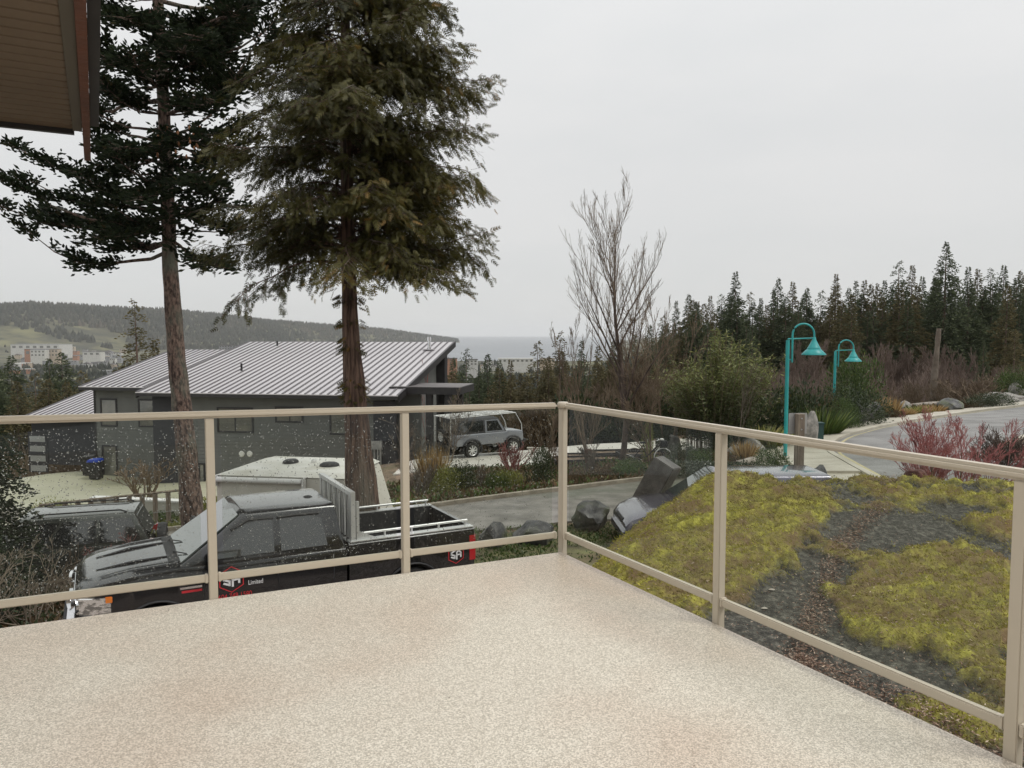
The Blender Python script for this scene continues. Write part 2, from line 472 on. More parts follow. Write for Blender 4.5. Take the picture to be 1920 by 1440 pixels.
def far_h(x, y):
    x = np.asarray(x, float); y = np.asarray(y, float)
    D = np.hypot(x, y) + 1e-6
    azd = np.degrees(np.arctan2(x, y))
    px = 960 + FPX * np.tan(np.radians(np.clip(azd, -60, 60)))
    base = np.interp(D, [0, 60, 100, 300, 800, 1500, 2000, 2150], [-6, -11, -17, -34, -55, -66, -68.5, -70])
    water = sst(px, 780, 860) * (1 - sst(azd, 30, 40))
    left = np.where(D > 2000, -70 - 0 * D, base)
    seabed = np.interp(D, [2100, 2300, 60000], [-70, -82, -90])
    z = np.where(D > 2100, left * (1 - water) + seabed * water, base)
    # hills beyond the town
    Dc = np.interp(px, [-300, 0, 500, 720, 930], [4700, 4500, 5200, 6300, 8100])
    D0 = np.interp(px, [-300, 0, 500, 720, 930], [3300, 3300, 3900, 5400, 7500])
    top = EYE + (627 - np.interp(px, CX, CYv)) / FPX * Dc - 42
    top = np.maximum(top, -95)
    hill = sst(D, D0, Dc) * (1 - 0.25 * sst(D, Dc, Dc + 2500))
    hz = -70 + (top + 70) * hill
    z = np.where((D > D0) & (px < 1000), np.where(top > -70, np.maximum(hz, -74), z), z)
    # wooded slope on the right
    rf = sst(azd, 6, 13)
    zr = np.interp(D, [0, 60, 100, 150, 220, 400, 2000], [-3, -5, -8, -9, -7, -6, -30])
    return z * (1 - rf) + zr * rf


CTRL = [(-4, 11, -3.12), (0, 12, -3.12), (-8, 9, -3.1), (-4, 6, -3.1), (2, 8, -3.1), (6, 6, -2.9), (-12, 9, -3.6), (0, 2, -3.1),
        (-7, 13.5, -3.3), (-2, 15.5, -3.15), (3, 15, -3.1), (0, 20, -3.12), (4, 21, -3.1), (-4, 20.5, -3.5), (-9, 18, -4.3), (-12.5, 17, -4.5),
        (-9, 23, -4.25), (-15, 18, -4.8), (-5, 26, -4.2), (1, 30, -3.9), (5, 29, -3.5), (-2, 36, -4.25), (2, 36, -4.25), (5, 40, -4.25),
        (12, 40, -4.2), (-7, 37, -4.9), (-14, 38, -5.8), (-22, 42, -6.7), (-27, 47, -6.95), (-24, 34, -6.1), (-15, 29, -5.2), (8, 19, -3.05),
        (11, 24, -3.0), (13, 29, -3.0), (13, 34, -3.1), (18, 38, -3.1), (24, 43, -3.1), (33, 50, -3.05), (42, 55, -2.9), (20, 26, -2.95),
        (30, 30, -2.6), (18, 14, -2.6), (40, 38, -2.4), (8, 52, -6.0), (0, 56, -8.5), (-15, 60, -11), (-40, 60, -12), (-45, 30, -9),
        (14, 48, -4.2), (26, 56, -4.4), (40, 70, -5.5), (0, 75, -12.5), (-30, 80, -14), (-60, 50, -14), (20, 75, -6.5), (60, 60, -4.5), (60, 20, -2.5),
        (-30, 5, -4.5), (-20, -10, -3.5), (20, -10, -2.7), (-60, 10, -9), (5, 17, -3.15), (8, 17, -3.12), (2.5, 17, -3.15)]
_c = np.array(CTRL, float)


def _phi(r):
    return r


def _fit():
    n = len(_c)
    d = np.hypot(_c[:, None, 0] - _c[None, :, 0], _c[:, None, 1] - _c[None, :, 1])
    A = np.zeros((n + 3, n + 3)); A[:n, :n] = np.sqrt(d * d + 9.0)
    A[:n, n] = 1; A[:n, n + 1] = _c[:, 0]; A[:n, n + 2] = _c[:, 1]; A[n:, :n] = A[:n, n:].T
    return np.linalg.solve(A, np.concatenate([_c[:, 2], [0, 0, 0]]))


_w = _fit()


def near_h(x, y):
    x = np.asarray(x, float); y = np.asarray(y, float)
    z = _w[-3] + _w[-2] * x + _w[-1] * y
    for i in range(len(_c)):
        z = z + _w[i] * np.sqrt((x - _c[i, 0]) ** 2 + (y - _c[i, 1]) ** 2 + 9.0)
    return z


def H(x, y):
    D = np.hypot(x, y)
    k = sst(D, 62, 100)
    return near_h(x, y) * (1 - k) + far_h(x, y) * k


def h1(x, y):
    return float(H(np.array([x]), np.array([y]))[0])


def grid_mesh(name, X, Y, Z):
    n, m = X.shape
    V = np.stack([X, Y, Z], -1).reshape(-1, 3)
    i = np.arange(n * m).reshape(n, m)
    F = np.stack([i[:-1, :-1], i[1:, :-1], i[1:, 1:], i[:-1, 1:]], -1).reshape(-1, 4)
    return np_mesh(name, V, F)


def vnoise(x, y, s, seed=0):
    """cheap smooth value noise"""
    x = np.asarray(x) * s; y = np.asarray(y) * s
    xi = np.floor(x).astype(int); yi = np.floor(y).astype(int)
    fx = x - xi; fy = y - yi
    fx = fx * fx * (3 - 2 * fx); fy = fy * fy * (3 - 2 * fy)
    def hsh(a, b):
        n = (a * 374761393 + b * 668265263 + seed * 2147483647) & 0xffffffff
        n = ((n ^ (n >> 13)) * 1274126177) & 0xffffffff
        return ((n ^ (n >> 16)) & 0xffff) / 65535.0
    return (hsh(xi, yi) * (1 - fx) + hsh(xi + 1, yi) * fx) * (1 - fy) + (hsh(xi, yi + 1) * (1 - fx) + hsh(xi + 1, yi + 1) * fx) * fy


# near ground: one sheet; far ground: rings out to the hills
xs = np.arange(-75, 80.1, 0.5); ys = np.arange(-14, 100.1, 0.5)
GX, GY = np.meshgrid(xs, ys, indexing='ij')
GZ = H(GX, GY)
GZ = GZ + (vnoise(GX, GY, 0.9, 3) - 0.5) * 0.05
link('ground', grid_mesh('ground', GX, GY, GZ), m_soil, smooth=True)['kind'] = 'structure'
DR = np.concatenate([np.geomspace(74, 9500, 150)])
AZ = np.radians(np.linspace(-48, 48, 330))
RR, AA = np.meshgrid(DR, AZ, indexing='ij')
FX = RR * np.sin(AA); FY = RR * np.cos(AA)
FZ = H(FX, FY)
bigk = sst(RR, 2900, 3600)
FZ = FZ + bigk * ((vnoise(FX, FY, 1 / 350, 5) - 0.5) * 26 + (vnoise(FX, FY, 1 / 120, 6) - 0.5) * 8) * (FZ > -60)
FZ = FZ - (1 - sst(RR, 80, 100)) * 0.6
link('hills', grid_mesh('hills', FX, FY, FZ), m_meadow, smooth=True)['kind'] = 'structure'

# sea
m_sea = bpy.data.materials.new('sea'); m_sea.use_nodes = True
nt = m_sea.node_tree; b = nt.nodes['Principled BSDF']
b.inputs['Base Color'].default_value = (0.10, 0.125, 0.15, 1); b.inputs['Roughness'].default_value = 0.32
t_ = node(nt, 'ShaderNodeTexCoord'); mp_ = node(nt, 'ShaderNodeMapping'); mp_.inputs['Scale'].default_value = (0.15, 1, 1)
nt.links.new(t_.outputs['Object'], mp_.inputs[0])
n_ = node(nt, 'ShaderNodeTexNoise'); n_.inputs['Scale'].default_value = 0.012; n_.inputs['Detail'].default_value = 8
nt.links.new(mp_.outputs[0], n_.inputs[0])
r_ = node(nt, 'ShaderNodeValToRGB'); r_.color_ramp.elements[0].position = 0.3; r_.color_ramp.elements[1].position = 0.7
r_.color_ramp.elements[0].color = (0.07, 0.085, 0.10, 1); r_.color_ramp.elements[1].color = (0.17, 0.19, 0.21, 1)
nt.links.new(n_.outputs['Fac'], r_.inputs[0]); nt.links.new(r_.outputs[0], b.inputs['Base Color'])
bp_ = node(nt, 'ShaderNodeBump'); bp_.inputs['Strength'].default_value = 0.6; bp_.inputs['Distance'].default_value = 2.0
nt.links.new(n_.outputs['Fac'], bp_.inputs['Height']); nt.links.new(bp_.outputs[0], b.inputs['Normal'])
mb = MB(); mb.add([(-9000, 1500, -72), (24000, 1500, -72), (24000, 30000, -72), (-9000, 30000, -72)], [(0, 1, 2, 3)])
mb.build('sea', m_sea)['kind'] = 'structure'

# haze
hz = bpy.data.materials.new('haze'); hz.use_nodes = True
hz.node_tree.nodes.clear()
pv = node(hz.node_tree, 'ShaderNodeVolumePrincipled'); ho = node(hz.node_tree, 'ShaderNodeOutputMaterial')
pv.inputs['Color'].default_value = (0.985, 0.99, 1.0, 1); pv.inputs['Density'].default_value = 4.8e-5
hz.node_tree.links.new(pv.outputs[0], ho.inputs['Volume'])
o = MB().box2((-9800, -120, -96), (25000, 30500, 260)).build('haze', hz); o['kind'] = 'stuff'


# ------------------------------------------------------------------ draped strips
def strip(name, A, B, mat, off=0.03, na=60, nb=10, kind='structure', parent=None, skirt=0.25):
    """a sheet lying on the ground between two polylines"""
    def res(Pl, n):
        Pl = np.array(Pl, float)
        # smooth (Catmull-Rom)
        Q = np.vstack([2 * Pl[0] - Pl[1], Pl, 2 * Pl[-1] - Pl[-2]])
        t = np.linspace(0, len(Pl) - 1 - 1e-6, n); i = t.astype(int); f = (t - i)[:, None]
        p0, p1, p2, p3 = Q[i], Q[i + 1], Q[i + 2], Q[i + 3]
        return 0.5 * (2 * p1 + (p2 - p0) * f + (2 * p0 - 5 * p1 + 4 * p2 - p3) * f ** 2 + (3 * p1 - p0 - 3 * p2 + p3) * f ** 3)
    a = res(A, na); bq = res(B, na)
    w = np.linspace(0, 1, nb)[None, :, None]
    G = a[:, None, :] * (1 - w) + bq[:, None, :] * w
    Z = H(G[..., 0], G[..., 1]) + off
    if skirt:
        G = np.concatenate([G[:, :1], G, G[:, -1:]], 1); Z = np.concatenate([Z[:, :1] - skirt, Z, Z[:, -1:] - skirt], 1)
        G = np.concatenate([G[:1], G, G[-1:]], 0); Z = np.concatenate([Z[:1] - skirt, Z, Z[-1:] - skirt], 0)
    me = grid_mesh(name, G[..., 0], G[..., 1], Z)
    o = link(name, me, mat, parent)
    me.polygons.foreach_set('use_smooth', [True] * len(me.polygons)); me.set_sharp_from_angle(angle=R(40))
    if kind: o['kind'] = kind
    return o, a, bq


def kerb(line, w=0.14, h=0.13, name='kerb', mat=None, off=0.03):
    line = np.array(line)
    d = np.gradient(line, axis=0); d /= np.linalg.norm(d, axis=1)[:, None] + 1e-9
    nrm = np.stack([-d[:, 1], d[:, 0]], 1)
    m = MB(); L = len(line)
    vs = []
    for k in range(L):
        z = h1(*line[k]) + off
        for sgn, zz in ((-1, -0.2), (-1, h), (1, h), (1, -0.2)):
            q = line[k] + nrm[k] * sgn * w / 2
            vs.append((q[0], q[1], z + zz))
    fs = [(k * 4 + j, k * 4 + (j + 1) % 4, k * 4 + 4 + (j + 1) % 4, k * 4 + 4 + j) for k in range(L - 1) for j in range(4)]
    fs += [(0, 1, 2, 3), tuple((L - 1) * 4 + j for j in (3, 2, 1, 0))]
    m.add(vs, fs)
    o = m.build(name, mat or m_kerb); o['kind'] = 'structure'
    return o


# asphalt drive in front of the garden bed
dr_far = [(-17, 23.0), (-10.7, 22.9), (-6.4, 21.9), (-2.65, 21.3), (1.3, 23.2), (3.6, 24.5), (6.3, 25.6), (9.5, 25.8)]
dr_near = [(-17, 19.6), (-10, 19.3), (-5, 18.0), (-0.8, 17.9), (1.6, 18.8), (4.5, 19.3), (7.5, 19.8), (9.8, 21.0)]
_, fa, fb = strip('driveway', dr_far, dr_near, m_asph, off=0.04, na=90, nb=14)
kerb(fa, 0.16, 0.12)
strip('gravel_pad', [(-9.5, 15.2), (-5, 14.9), (0, 14.8), (3.5, 14.6)], [(-9.5, 6), (-5, 6), (0, 6), (3.5, 6)], m_gravel, off=0.025, na=30, nb=20)
strip('verge_grass', [(-3.5, 17.6), (-0.6, 17.6), (1.7, 18.4), (4.5, 18.9)], [(-4, 15.3), (0, 15.0), (2, 14.9), (4.3, 14.7)],
      pmat('verge_grass', (0.065, 0.055, 0.030), (0.16, 0.16, 0.065), scale=2.2, rough=0.95, bump=1.2, bscale=30, c3=(0.14, 0.10, 0.06), scale3=0.8), off=0.035, na=30, nb=12)
# the neighbour's drive, the parking slab by the off-roader
strip('house_drive', [(-30, 27), (-20, 25.5), (-14, 25), (-8.8, 25)], [(-34, 50), (-25, 48.6), (-20, 46.5), (-13.5, 40)], m_conc_y, off=0.04, na=40, nb=24)
strip('parking_slab', [(-5, 32.0), (-2.2, 32.3), (2.6, 32.4), (6, 32.7), (11.0, 34.0)], [(-4.6, 46), (-1, 45.6), (3, 45), (7, 44.6), (12.3, 44)], m_conc_w, off=0.05, na=30, nb=24)
# road, its kerb band and the pavement slabs
rd_out = [(11.2, 22.5), (11.9, 27.0), (12.4, 29.6), (13.9, 32.4), (17.1, 36.5), (19.2, 38.4), (22.6, 41.5), (26.8, 44.9), (31.9, 47.9), (42, 52.5)]
rd_in = [(12.6, 16), (13.5, 20), (16.0, 23.5), (17.8, 26.4), (18.9, 29.4), (22, 32.5), (27, 35.5), (33, 38.5), (40, 42), (50, 46)]
rd_lo = [(9.8, 21.4), (11.3, 18), (12.8, 16)]
_, ra, rb = strip('road', rd_out, rd_in, m_road, off=0.03, na=120, nb=14)


def offset_line(line, w):
    line = np.array(line); d = np.gradient(line, axis=0); d /= np.linalg.norm(d, axis=1)[:, None]
    return line + np.stack([-d[:, 1], d[:, 0]], 1) * w


kerb(offset_line(ra, 0.10), 0.22, 0.11, mat=m_conc)
kerb(offset_line(rb, -0.10), 0.22, 0.11, mat=m_conc)
m_yel = pmat('worn_yellow_line', (0.42, 0.37, 0.20), (0.50, 0.45, 0.28), scale=3, rough=0.8)
strip('kerb_line', offset_line(ra, -0.30), offset_line(ra, -0.19), m_yel, off=0.038, na=120, nb=2, skirt=0)
pav = empty('pavement', (0, 0, 0)); pav['kind'] = 'structure'
pin = offset_line(ra, 0.22); pout = offset_line(ra, 2.05)
acc = 0; marks = [6]
for k in range(7, len(pin)):
    acc += np.linalg.norm(pin[k] - pin[k - 1])
    if acc > 1.35: marks.append(k); acc = 0
for a_, b_ in zip(marks[:-1], marks[1:]):
    q = [pin[a_], pin[b_], pout[b_], pout[a_]]
    c_ = sum(q) / 4
    m = MB(); vs = []
    for t in (-0.15, 0.125):
        for p_ in q:
            p2 = c_ + (p_ - c_) * 0.985
            vs.append((p2[0], p2[1], h1(*p2) + t))
    m.add(vs, [(0, 1, 2, 3), (7, 6, 5, 4), (0, 4, 5, 1), (1, 5, 6, 2), (2, 6, 7, 3), (3, 7, 4, 0)])
    m.build('paving_slab', m_conc, pav)
# broad concrete apron where drive and road meet
strip('concrete_apron', [(6.5, 25.9), (7.6, 28.5), (8.6, 31.0), (9.8, 33.2)], [(10.9, 20.0), (11.35, 25), (11.75, 28.8), (11.8, 33.0)], m_conc, off=0.036, na=30, nb=12)
strip('apron_edge', [(9.6, 15.5), (9.7, 18), (9.9, 20.2)], [(12.55, 15.6), (12.0, 18.2), (11.3, 21.6)], m_conc, off=0.044, na=20, nb=8)
strip('island_gravel', [(18.2, 26.2), (19.3, 29.2), (22.3, 32.2), (27.2, 35.2), (33, 38.2)], [(26, 24), (28, 26), (31, 29), (35, 32), (40, 35)], m_gravel, off=0.05, na=30, nb=12)
strip('gravel_shoulder', offset_line(ra, 2.15)[30:], offset_line(ra, 3.4)[30:], m_gravel, off=0.05, na=60, nb=4)


def poly_sd(x, y, PL):
    """signed distance, positive inside"""
    d = np.full(x.shape, 1e9); inside = np.zeros(x.shape, bool)
    n = len(PL)
    for i in range(n):
        a = PL[i]; b = PL[(i + 1) % n]; e = b - a
        wx = x - a[0]; wy = y - a[1]
        t = np.clip((wx * e[0] + wy * e[1]) / (e @ e), 0, 1)
        d = np.minimum(d, np.hypot(wx - e[0] * t, wy - e[1] * t))
        c = ((a[1] <= y) & (b[1] > y)) | ((b[1] <= y) & (a[1] > y))
        with np.errstate(divide='ignore', invalid='ignore'):
            xi = a[0] + (y - a[1]) / (e[1] if e[1] else 1e-9) * e[0]
        inside ^= c & (x < xi)
    return np.where(inside, d, -d)


# ------------------------------------------------------------------ foliage machinery
def basis(dirs, roll=None):
    d = dirs / (np.linalg.norm(dirs, axis=1, keepdims=True) + 1e-9)
    up = np.tile([0, 0, 1.0], (len(d), 1)); up[np.abs(d[:, 2]) > 0.95] = [1, 0, 0]
    s = np.cross(up, d); s /= np.linalg.norm(s, axis=1, keepdims=True) + 1e-9
    t = np.cross(d, s)
    if roll is not None:
        c, q = np.cos(roll)[:, None], np.sin(roll)[:, None]
        s, t = s * c + t * q, t * c - s * q
    return np.stack([d, s, t], 2)     # columns: along, side, normal


def scatter(TV, TF, pos, dirs, size, roll=None, tint=None, tjit=0.12):
    N = len(pos)
    B = basis(dirs, roll)
    V = np.einsum('nij,kj->nki', B, TV) * np.asarray(size).reshape(-1, 1, 1) + pos[:, None, :]
    F = (TF[None] + (np.arange(N) * len(TV))[:, None, None]).reshape(-1, TF.shape[1])
    if tint is None: tint = rng.random(N)
    T = np.repeat(np.clip(tint + rng.normal(0, tjit, N), 0, 1), len(TV))
    return V.reshape(-1, 3), F, T


def merge(parts):
    V = []; F = []; T = []; b = 0
    for v, f, t in parts:
        V.append(v); F.append(f + b); T.append(t); b += len(v)
    return np.vstack(V), np.vstack(F), np.concatenate(T)


def kite(l, w, x0=0.0, ang=0.0, y0=0.0, z0=0.0, lift=0.0):
    """thin leaf-like quad lying in xy, starting at x0"""
    c, s = math.cos(ang), math.sin(ang)
    pts = [(0, 0, 0), (l * 0.45, w / 2, lift * 0.4), (l, 0, lift), (l * 0.45, -w / 2, lift * 0.4)]
    return [(x0 + p[0] * c - p[1] * s, y0 + p[0] * s + p[1] * c, z0 + p[2]) for p in pts]


def template(kites):
    V = np.array([p for k in kites for p in k], float)
    F = np.arange(len(V)).reshape(-1, 4)
    return V, F


# finger-like fir shoot: three crossed blades
_k = []
for a_ in (0, 60, 120):
    for sx, sw in ((1.0, 0.34),):
        q = kite(1.0, sw)
        c_, s_ = math.cos(R(a_)), math.sin(R(a_))
        _k.append([(x, y * c_ - z * s_, y * s_ + z * c_) for x, y, z in q])
FIR = template(_k)
# cedar spray: flat fern, drooping
_k = []
for i in range(4):
    x0 = i * 0.25
    for sg in (-1, 1):
        l = 0.44 * (1 - i * 0.13)
        _k.append(kite(l, 0.10, x0, sg * R(38), 0, -0.09 * x0 * x0, -0.06))
_k.append(kite(1.08, 0.10, 0, 0, 0, 0, -0.12))
CEDAR = template(_k)
LEAF = template([kite(1, 0.42, 0, 0, 0, 0, 0.12)])
SPRIG = template([kite(0.6, 0.2, x, sg * R(40), 0, 0, 0.1) for x in (0, 0.3, 0.6) for sg in (-1, 1)] + [kite(0.5, 0.18, 0.75)])
BLADE = template([kite(1, 0.05, 0, 0, 0, 0, 0.0)])


def tubes(p0, p1, r0, r1, n=3):
    """many separate tapered prisms, vectorised"""
    p0 = np.asarray(p0, float); p1 = np.asarray(p1, float); N = len(p0)
    B = basis(p1 - p0)
    t = np.arange(n) * 2 * np.pi / n
    ring = np.stack([np.zeros(n), np.cos(t), np.sin(t)], 1)
    off = np.einsum('nij,kj->nki', B, ring)
    A = p0[:, None] + off * np.asarray(r0)[:, None, None]
    Bq = p1[:, None] + off * np.asarray(r1)[:, None, None]
    V = np.concatenate([A, Bq], 1)
    i = np.arange(n); j = (i + 1) % n
    F = np.stack([i, j, j + n, i + n], 1)
    F = (F[None] + (np.arange(N) * 2 * n)[:, None, None]).reshape(-1, 4)
    return V.reshape(-1, 3), F, np.repeat(rng.random(N), 2 * n)


def grow(rnd, start, direc, length, rad, level, maxlev, out, spread=0.6, up=0.25, nchild=(5, 8), seg=5, ratio=0.55, crooked=0.12, c0=0.2, sub=None):
    """a bare limb and everything that grows from it"""
    p = Vector(start); d = Vector(direc).normalized()
    step = length / seg; pts = [(p.copy(), rad, d.copy())]
    for i in range(seg):
        d = (d + Vector((rnd.gauss(0, crooked), rnd.gauss(0, crooked), rnd.gauss(0, crooked) + up * 0.12))).normalized()
        q = p + d * step
        r2 = rad * (1 - 0.85 * (i + 1) / seg) + 0.0015
        out.append((p.copy(), q.copy(), pts[-1][1], r2))
        p = q; pts.append((p.copy(), r2, d.copy()))
    if level >= maxlev: return
    nc = rnd.randint(*nchild)
    for c in range(nc):
        f = c0 + (1 - c0) * (c + rnd.random()) / nc
        i = min(int(f * seg), seg - 1); fr = f * seg - i
        base = pts[i][0].lerp(pts[i + 1][0], min(fr, 1)); dd = pts[i][2]
        side = Vector((rnd.gauss(0, 1), rnd.gauss(0, 1), rnd.gauss(0, 1))); side = (side - dd * side.dot(dd)).normalized()
        nd = (dd + side * spread * rnd.uniform(0.6, 1.3) + Vector((0, 0, up))).normalized()
        grow(rnd, base, nd, length * ratio * (1.15 - 0.6 * f) * rnd.uniform(0.7, 1.2), max(pts[i][1] * (0.48 if sub else 0.6), 0.0025), level + 1, maxlev, out, spread if not sub else spread * 0.72, up, sub or nchild, max(3, seg - 1), ratio if not sub else ratio * 0.92, crooked, c0, sub)


def seg_mesh(name, segs, n=3, minr=0.0):
    p0 = [s[0] for s in segs]; p1 = [s[1] for s in segs]
    r0 = [max(s[2], minr) for s in segs]; r1 = [max(s[3], minr) for s in segs]
    return np_mesh(name, *tubes(p0, p1, r0, r1, n))


def bare_shrub_mesh(name, seed, h, w, stems, minr=0.004, maxlev=2, nchild=(4, 6), up=0.3, spread=0.7):
    rnd = random.Random(seed); out = []
    for i in range(stems):
        a = 2 * math.pi * (i + rnd.random()) / stems; k = rnd.random() ** 0.7
        d = Vector((math.cos(a) * k * w / h, math.sin(a) * k * w / h, 1)).normalized()
        L = math.hypot(h, w * k) * rnd.uniform(0.65, 0.95)
        grow(rnd, (math.cos(a) * 0.06, math.sin(a) * 0.06, 0), d, L * 0.8, 0.012 + 0.006 * h, 0, maxlev, out, spread, up, nchild)
    return seg_mesh(name, out, 3, minr)


def leafy_pts(n, rx, ry, rz, seed, lumps=7, shell=0.55):
    """points through a lumpy dome; returns positions, outward directions"""
    r = np.random.default_rng(seed)
    C = r.normal(0, 1, (lumps, 3)); C /= np.linalg.norm(C, axis=1)[:, None]; C *= 0.5; C[:, 2] = np.abs(C[:, 2]) * 0.9 + 0.25
    rad = r.uniform(0.35, 0.55, lumps)
    k = r.integers(0, lumps, n)
    d = r.normal(0, 1, (n, 3)); d /= np.linalg.norm(d, axis=1)[:, None]
    p = C[k] + d * rad[k][:, None] * (shell + (1 - shell) * r.random((n, 1)))
    p[:, 2] = np.maximum(p[:, 2], 0.02 + 0.1 * r.random(n))
    return p * np.array([rx, ry, rz]), d


def leafy_mesh(name, n, rx, ry, rz, size, seed, tpl=LEAF, lumps=7, upb=0.4, bias=0.0):
    p, d = leafy_pts(n, rx, ry, rz, seed, lumps)
    r = np.random.default_rng(seed + 1)
    dd = d + r.normal(0, 0.5, d.shape) + [0, 0, upb]
    t = r.random(n) * 0.55 + 0.28 * (vnoise(p[:, 0] * 3, p[:, 1] * 3 + p[:, 2] * 2, 1.0, seed)) + bias
    return np_mesh(name, *scatter(tpl[0], tpl[1], p, dd, size * r.uniform(0.6, 1.3, n), r.random(n) * 6.28, t))


def shrub(name, label, cat, loc, me, mat, group=None, s=1.0, rz=0.0, stems=None, part='foliage', sc=None):
    e = empty(name, loc, rz, label, cat, group)
    o = link(part, me, mat, e)
    if sc: o.scale = sc
    elif s != 1: o.scale = (s, s, s)
    if stems is not None:
        q = link('stems', stems, m_twig, e)
        q.scale = o.scale
    return e

# ================================================================== own house: deck, railing, eave
CRN = Vector((0.345, 5.33, 0))                 # outer corner of the deck
UL = Vector((-0.906, -0.423, 0)).normalized()  # along the left run
aR = R(-61.5)
UR = Vector((math.cos(aR), math.sin(aR), 0))   # along the right run
NL = Vector((UL.y, -UL.x, 0))                  # outward normal of the left run
if NL.y < 0: NL = -NL
NR = Vector((-UR.y, UR.x, 0))
if NR.x < 0: NR = -NR

deck = empty('deck', CRN, 0); deck['kind'] = 'structure'
m = MB()
pl = [Vector((0, 0)), UL.xy * 5.5, UL.xy * 5.5 + Vector((1.5, -6.5)), UR.xy * 7.0]
m.prism([tuple(q) for q in pl], 0.035, 'z', -0.035)
m.build('deck_surface', m_deck, deck)
m = MB()
pl2 = [q.copy() for q in pl]
m.prism([(q.x * 0.996 + 0.0, q.y * 0.996 - 0.012) for q in pl2], 0.22, 'z', -0.258)
m.build('rim_board', m_rail, deck)
m = MB()
for k, q in enumerate([UL.xy * 5.0 + Vector((0.2, -0.5)), Vector((0, -0.6)), UR.xy * 3.2 + Vector((-0.5, 0)), UL.xy * 2.5 + Vector((0.1, -0.5))]):
    pass
m.box((UL.x * 4.8 + 0.3, UL.y * 4.8 - 0.6, -1.75), (0.14, 0.14, 2.98)); m.box((-0.1, -0.75, -1.75), (0.14, 0.14, 2.98))
m.build('support_post', m_rail, deck)

rail = empty('deck_railing', CRN, 0, 'beige metal deck railing with clear glass panes and rounded top rail', 'railing')
PW = 0.048


def rail_z(s):      # the long run climbs very slightly to the left
    return 1.035 + 0.016 * s


def bar(p, q, w, h, name, r=0.012, mat=None):
    """a rounded rectangular bar from p to q"""
    p = Vector(p); q = Vector(q); d = q - p; L = d.length
    mbx = MB().box((L / 2, 0, 0), (L, w, h))
    o = mbx.build(name, mat or m_rail, rail, bevel=r)
    o.location = p
    o.rotation_euler = d.to_track_quat('X', 'Z').to_euler()
    return o


def post(c, zt, ang):
    o = MB().box2((-PW / 2, -PW / 2, -0.26), (PW / 2, PW / 2, zt)).build('post', m_rail, rail, bevel=0.004)
    o.location = c; o.rotation_euler = (0, 0, ang)
    return o


def droplets(p, q, z0, z1, n, nrm, parent, seed):
    """raindrops standing on the outer face of a pane"""
    r = np.random.default_rng(seed)
    d = np.array((q - p).normalized()); L = (q - p).length
    nn = np.array(nrm)
    rings = [(1.0, 0.0), (0.82, 0.42), (0.42, 0.66)]
    TV = [(0, math.cos(t) * a, math.sin(t) * a * 1.1, h) for a, h in rings for t in [k * math.pi / 3 for k in range(6)]]
    TV = np.array([(x[3], x[1], x[2]) for x in TV] + [(0.74, 0, 0)] + [(0.0, 0, 0)])
    F = []
    for i in range(2):
        for k in range(6):
            F.append((i * 6 + k, i * 6 + (k + 1) % 6, (i + 1) * 6 + (k + 1) % 6, (i + 1) * 6 + k))
    for k in range(0, 6, 2):
        F.append((12 + k, 12 + (k + 1) % 6, 12 + (k + 2) % 6, 18))
        F.append((k, 19, (k + 2) % 6, (k + 1) % 6))
    u = r.random(n); v = r.random(n)
    dens = vnoise(u * L * 3, v * 3, 1.0, seed)
    keep = r.random(n) < 0.35 + 0.9 * dens
    u = u[keep]; v = v[keep]; n = len(u)
    pos = np.array(p)[None] + d[None] * (u * L)[:, None] + nn[None] * 0.0045
    pos[:, 2] = z0 + (z1 - z0) * v
    size = 0.0016 + 0.0026 * r.random(n) ** 2.0
    dirs = np.tile(nn, (n, 1))
    V, Fm, T = scatter(TV, np.array(F), pos, dirs, size, None, np.zeros(n))
    me = np_mesh('raindrops', V, Fm)
    o = link('raindrops', me, m_drop, parent, smooth=True)
    o['kind'] = 'stuff'
    return o


def run(U, N, stations, seed, drops, slope=0.0, ztop=None, first=True):
    ang = math.atan2(U.y, U.x)
    off = N * (PW / 2 + 0.004)
    for s in stations[1:]:
        post(U * s + off, ztop(s) - 0.02, ang)
    prev = None
    for i, (s0, s1) in enumerate(zip(stations[:-1], stations[1:])):
        a = U * (s0 + PW / 2 + 0.001) + off; b_ = U * (s1 - PW / 2 - 0.001) + off
        bar(a + Vector((0, 0, 0.120)), b_ + Vector((0, 0, 0.120)), 0.034, 0.042, 'bottom_rail', 0.006)
        for q_, sg in ((a, 1), (b_, -1)):
            o_ = MB().box((0, 0, 0), (0.022, 0.042, 0.050)).build('rail_bracket', m_rail, rail, bevel=0.005)
            o_.location = q_ + U * (0.011 * sg) + Vector((0, 0, 0.120)); o_.rotation_euler = (0, 0, ang)
        g0 = U * (s0 + PW / 2 + 0.035) + off; g1 = U * (s1 - PW / 2 - 0.035) + off
        zt0, zt1 = ztop(s0) - 0.012, ztop(s1) - 0.012
        t = 0.003
        m = MB()
        vs = []
        for pp, zt in ((g0, zt0), (g1, zt1)):
            for sg in (-1, 1):
                for z in (0.139, zt):
                    vs.append(pp + N * sg * t + Vector((0, 0, z)))
        m.add(vs, [(0, 1, 3, 2), (4, 6, 7, 5), (0, 4, 5, 1), (2, 3, 7, 6), (0, 2, 6, 4), (1, 5, 7, 3)])
        g = m.build('glass_pane', m_glass, rail)
        if drops[i]:
            droplets(g0, g1, 0.15, min(zt0, zt1) - 0.03, drops[i], N, g, seed + i)
    e = stations[-1]
    bar(U * 0.028 + off + Vector((0, 0, ztop(0))), U * (e + 0.5) + off + Vector((0, 0, ztop(e + 0.5))), 0.062, 0.040, 'top_rail', 0.014)


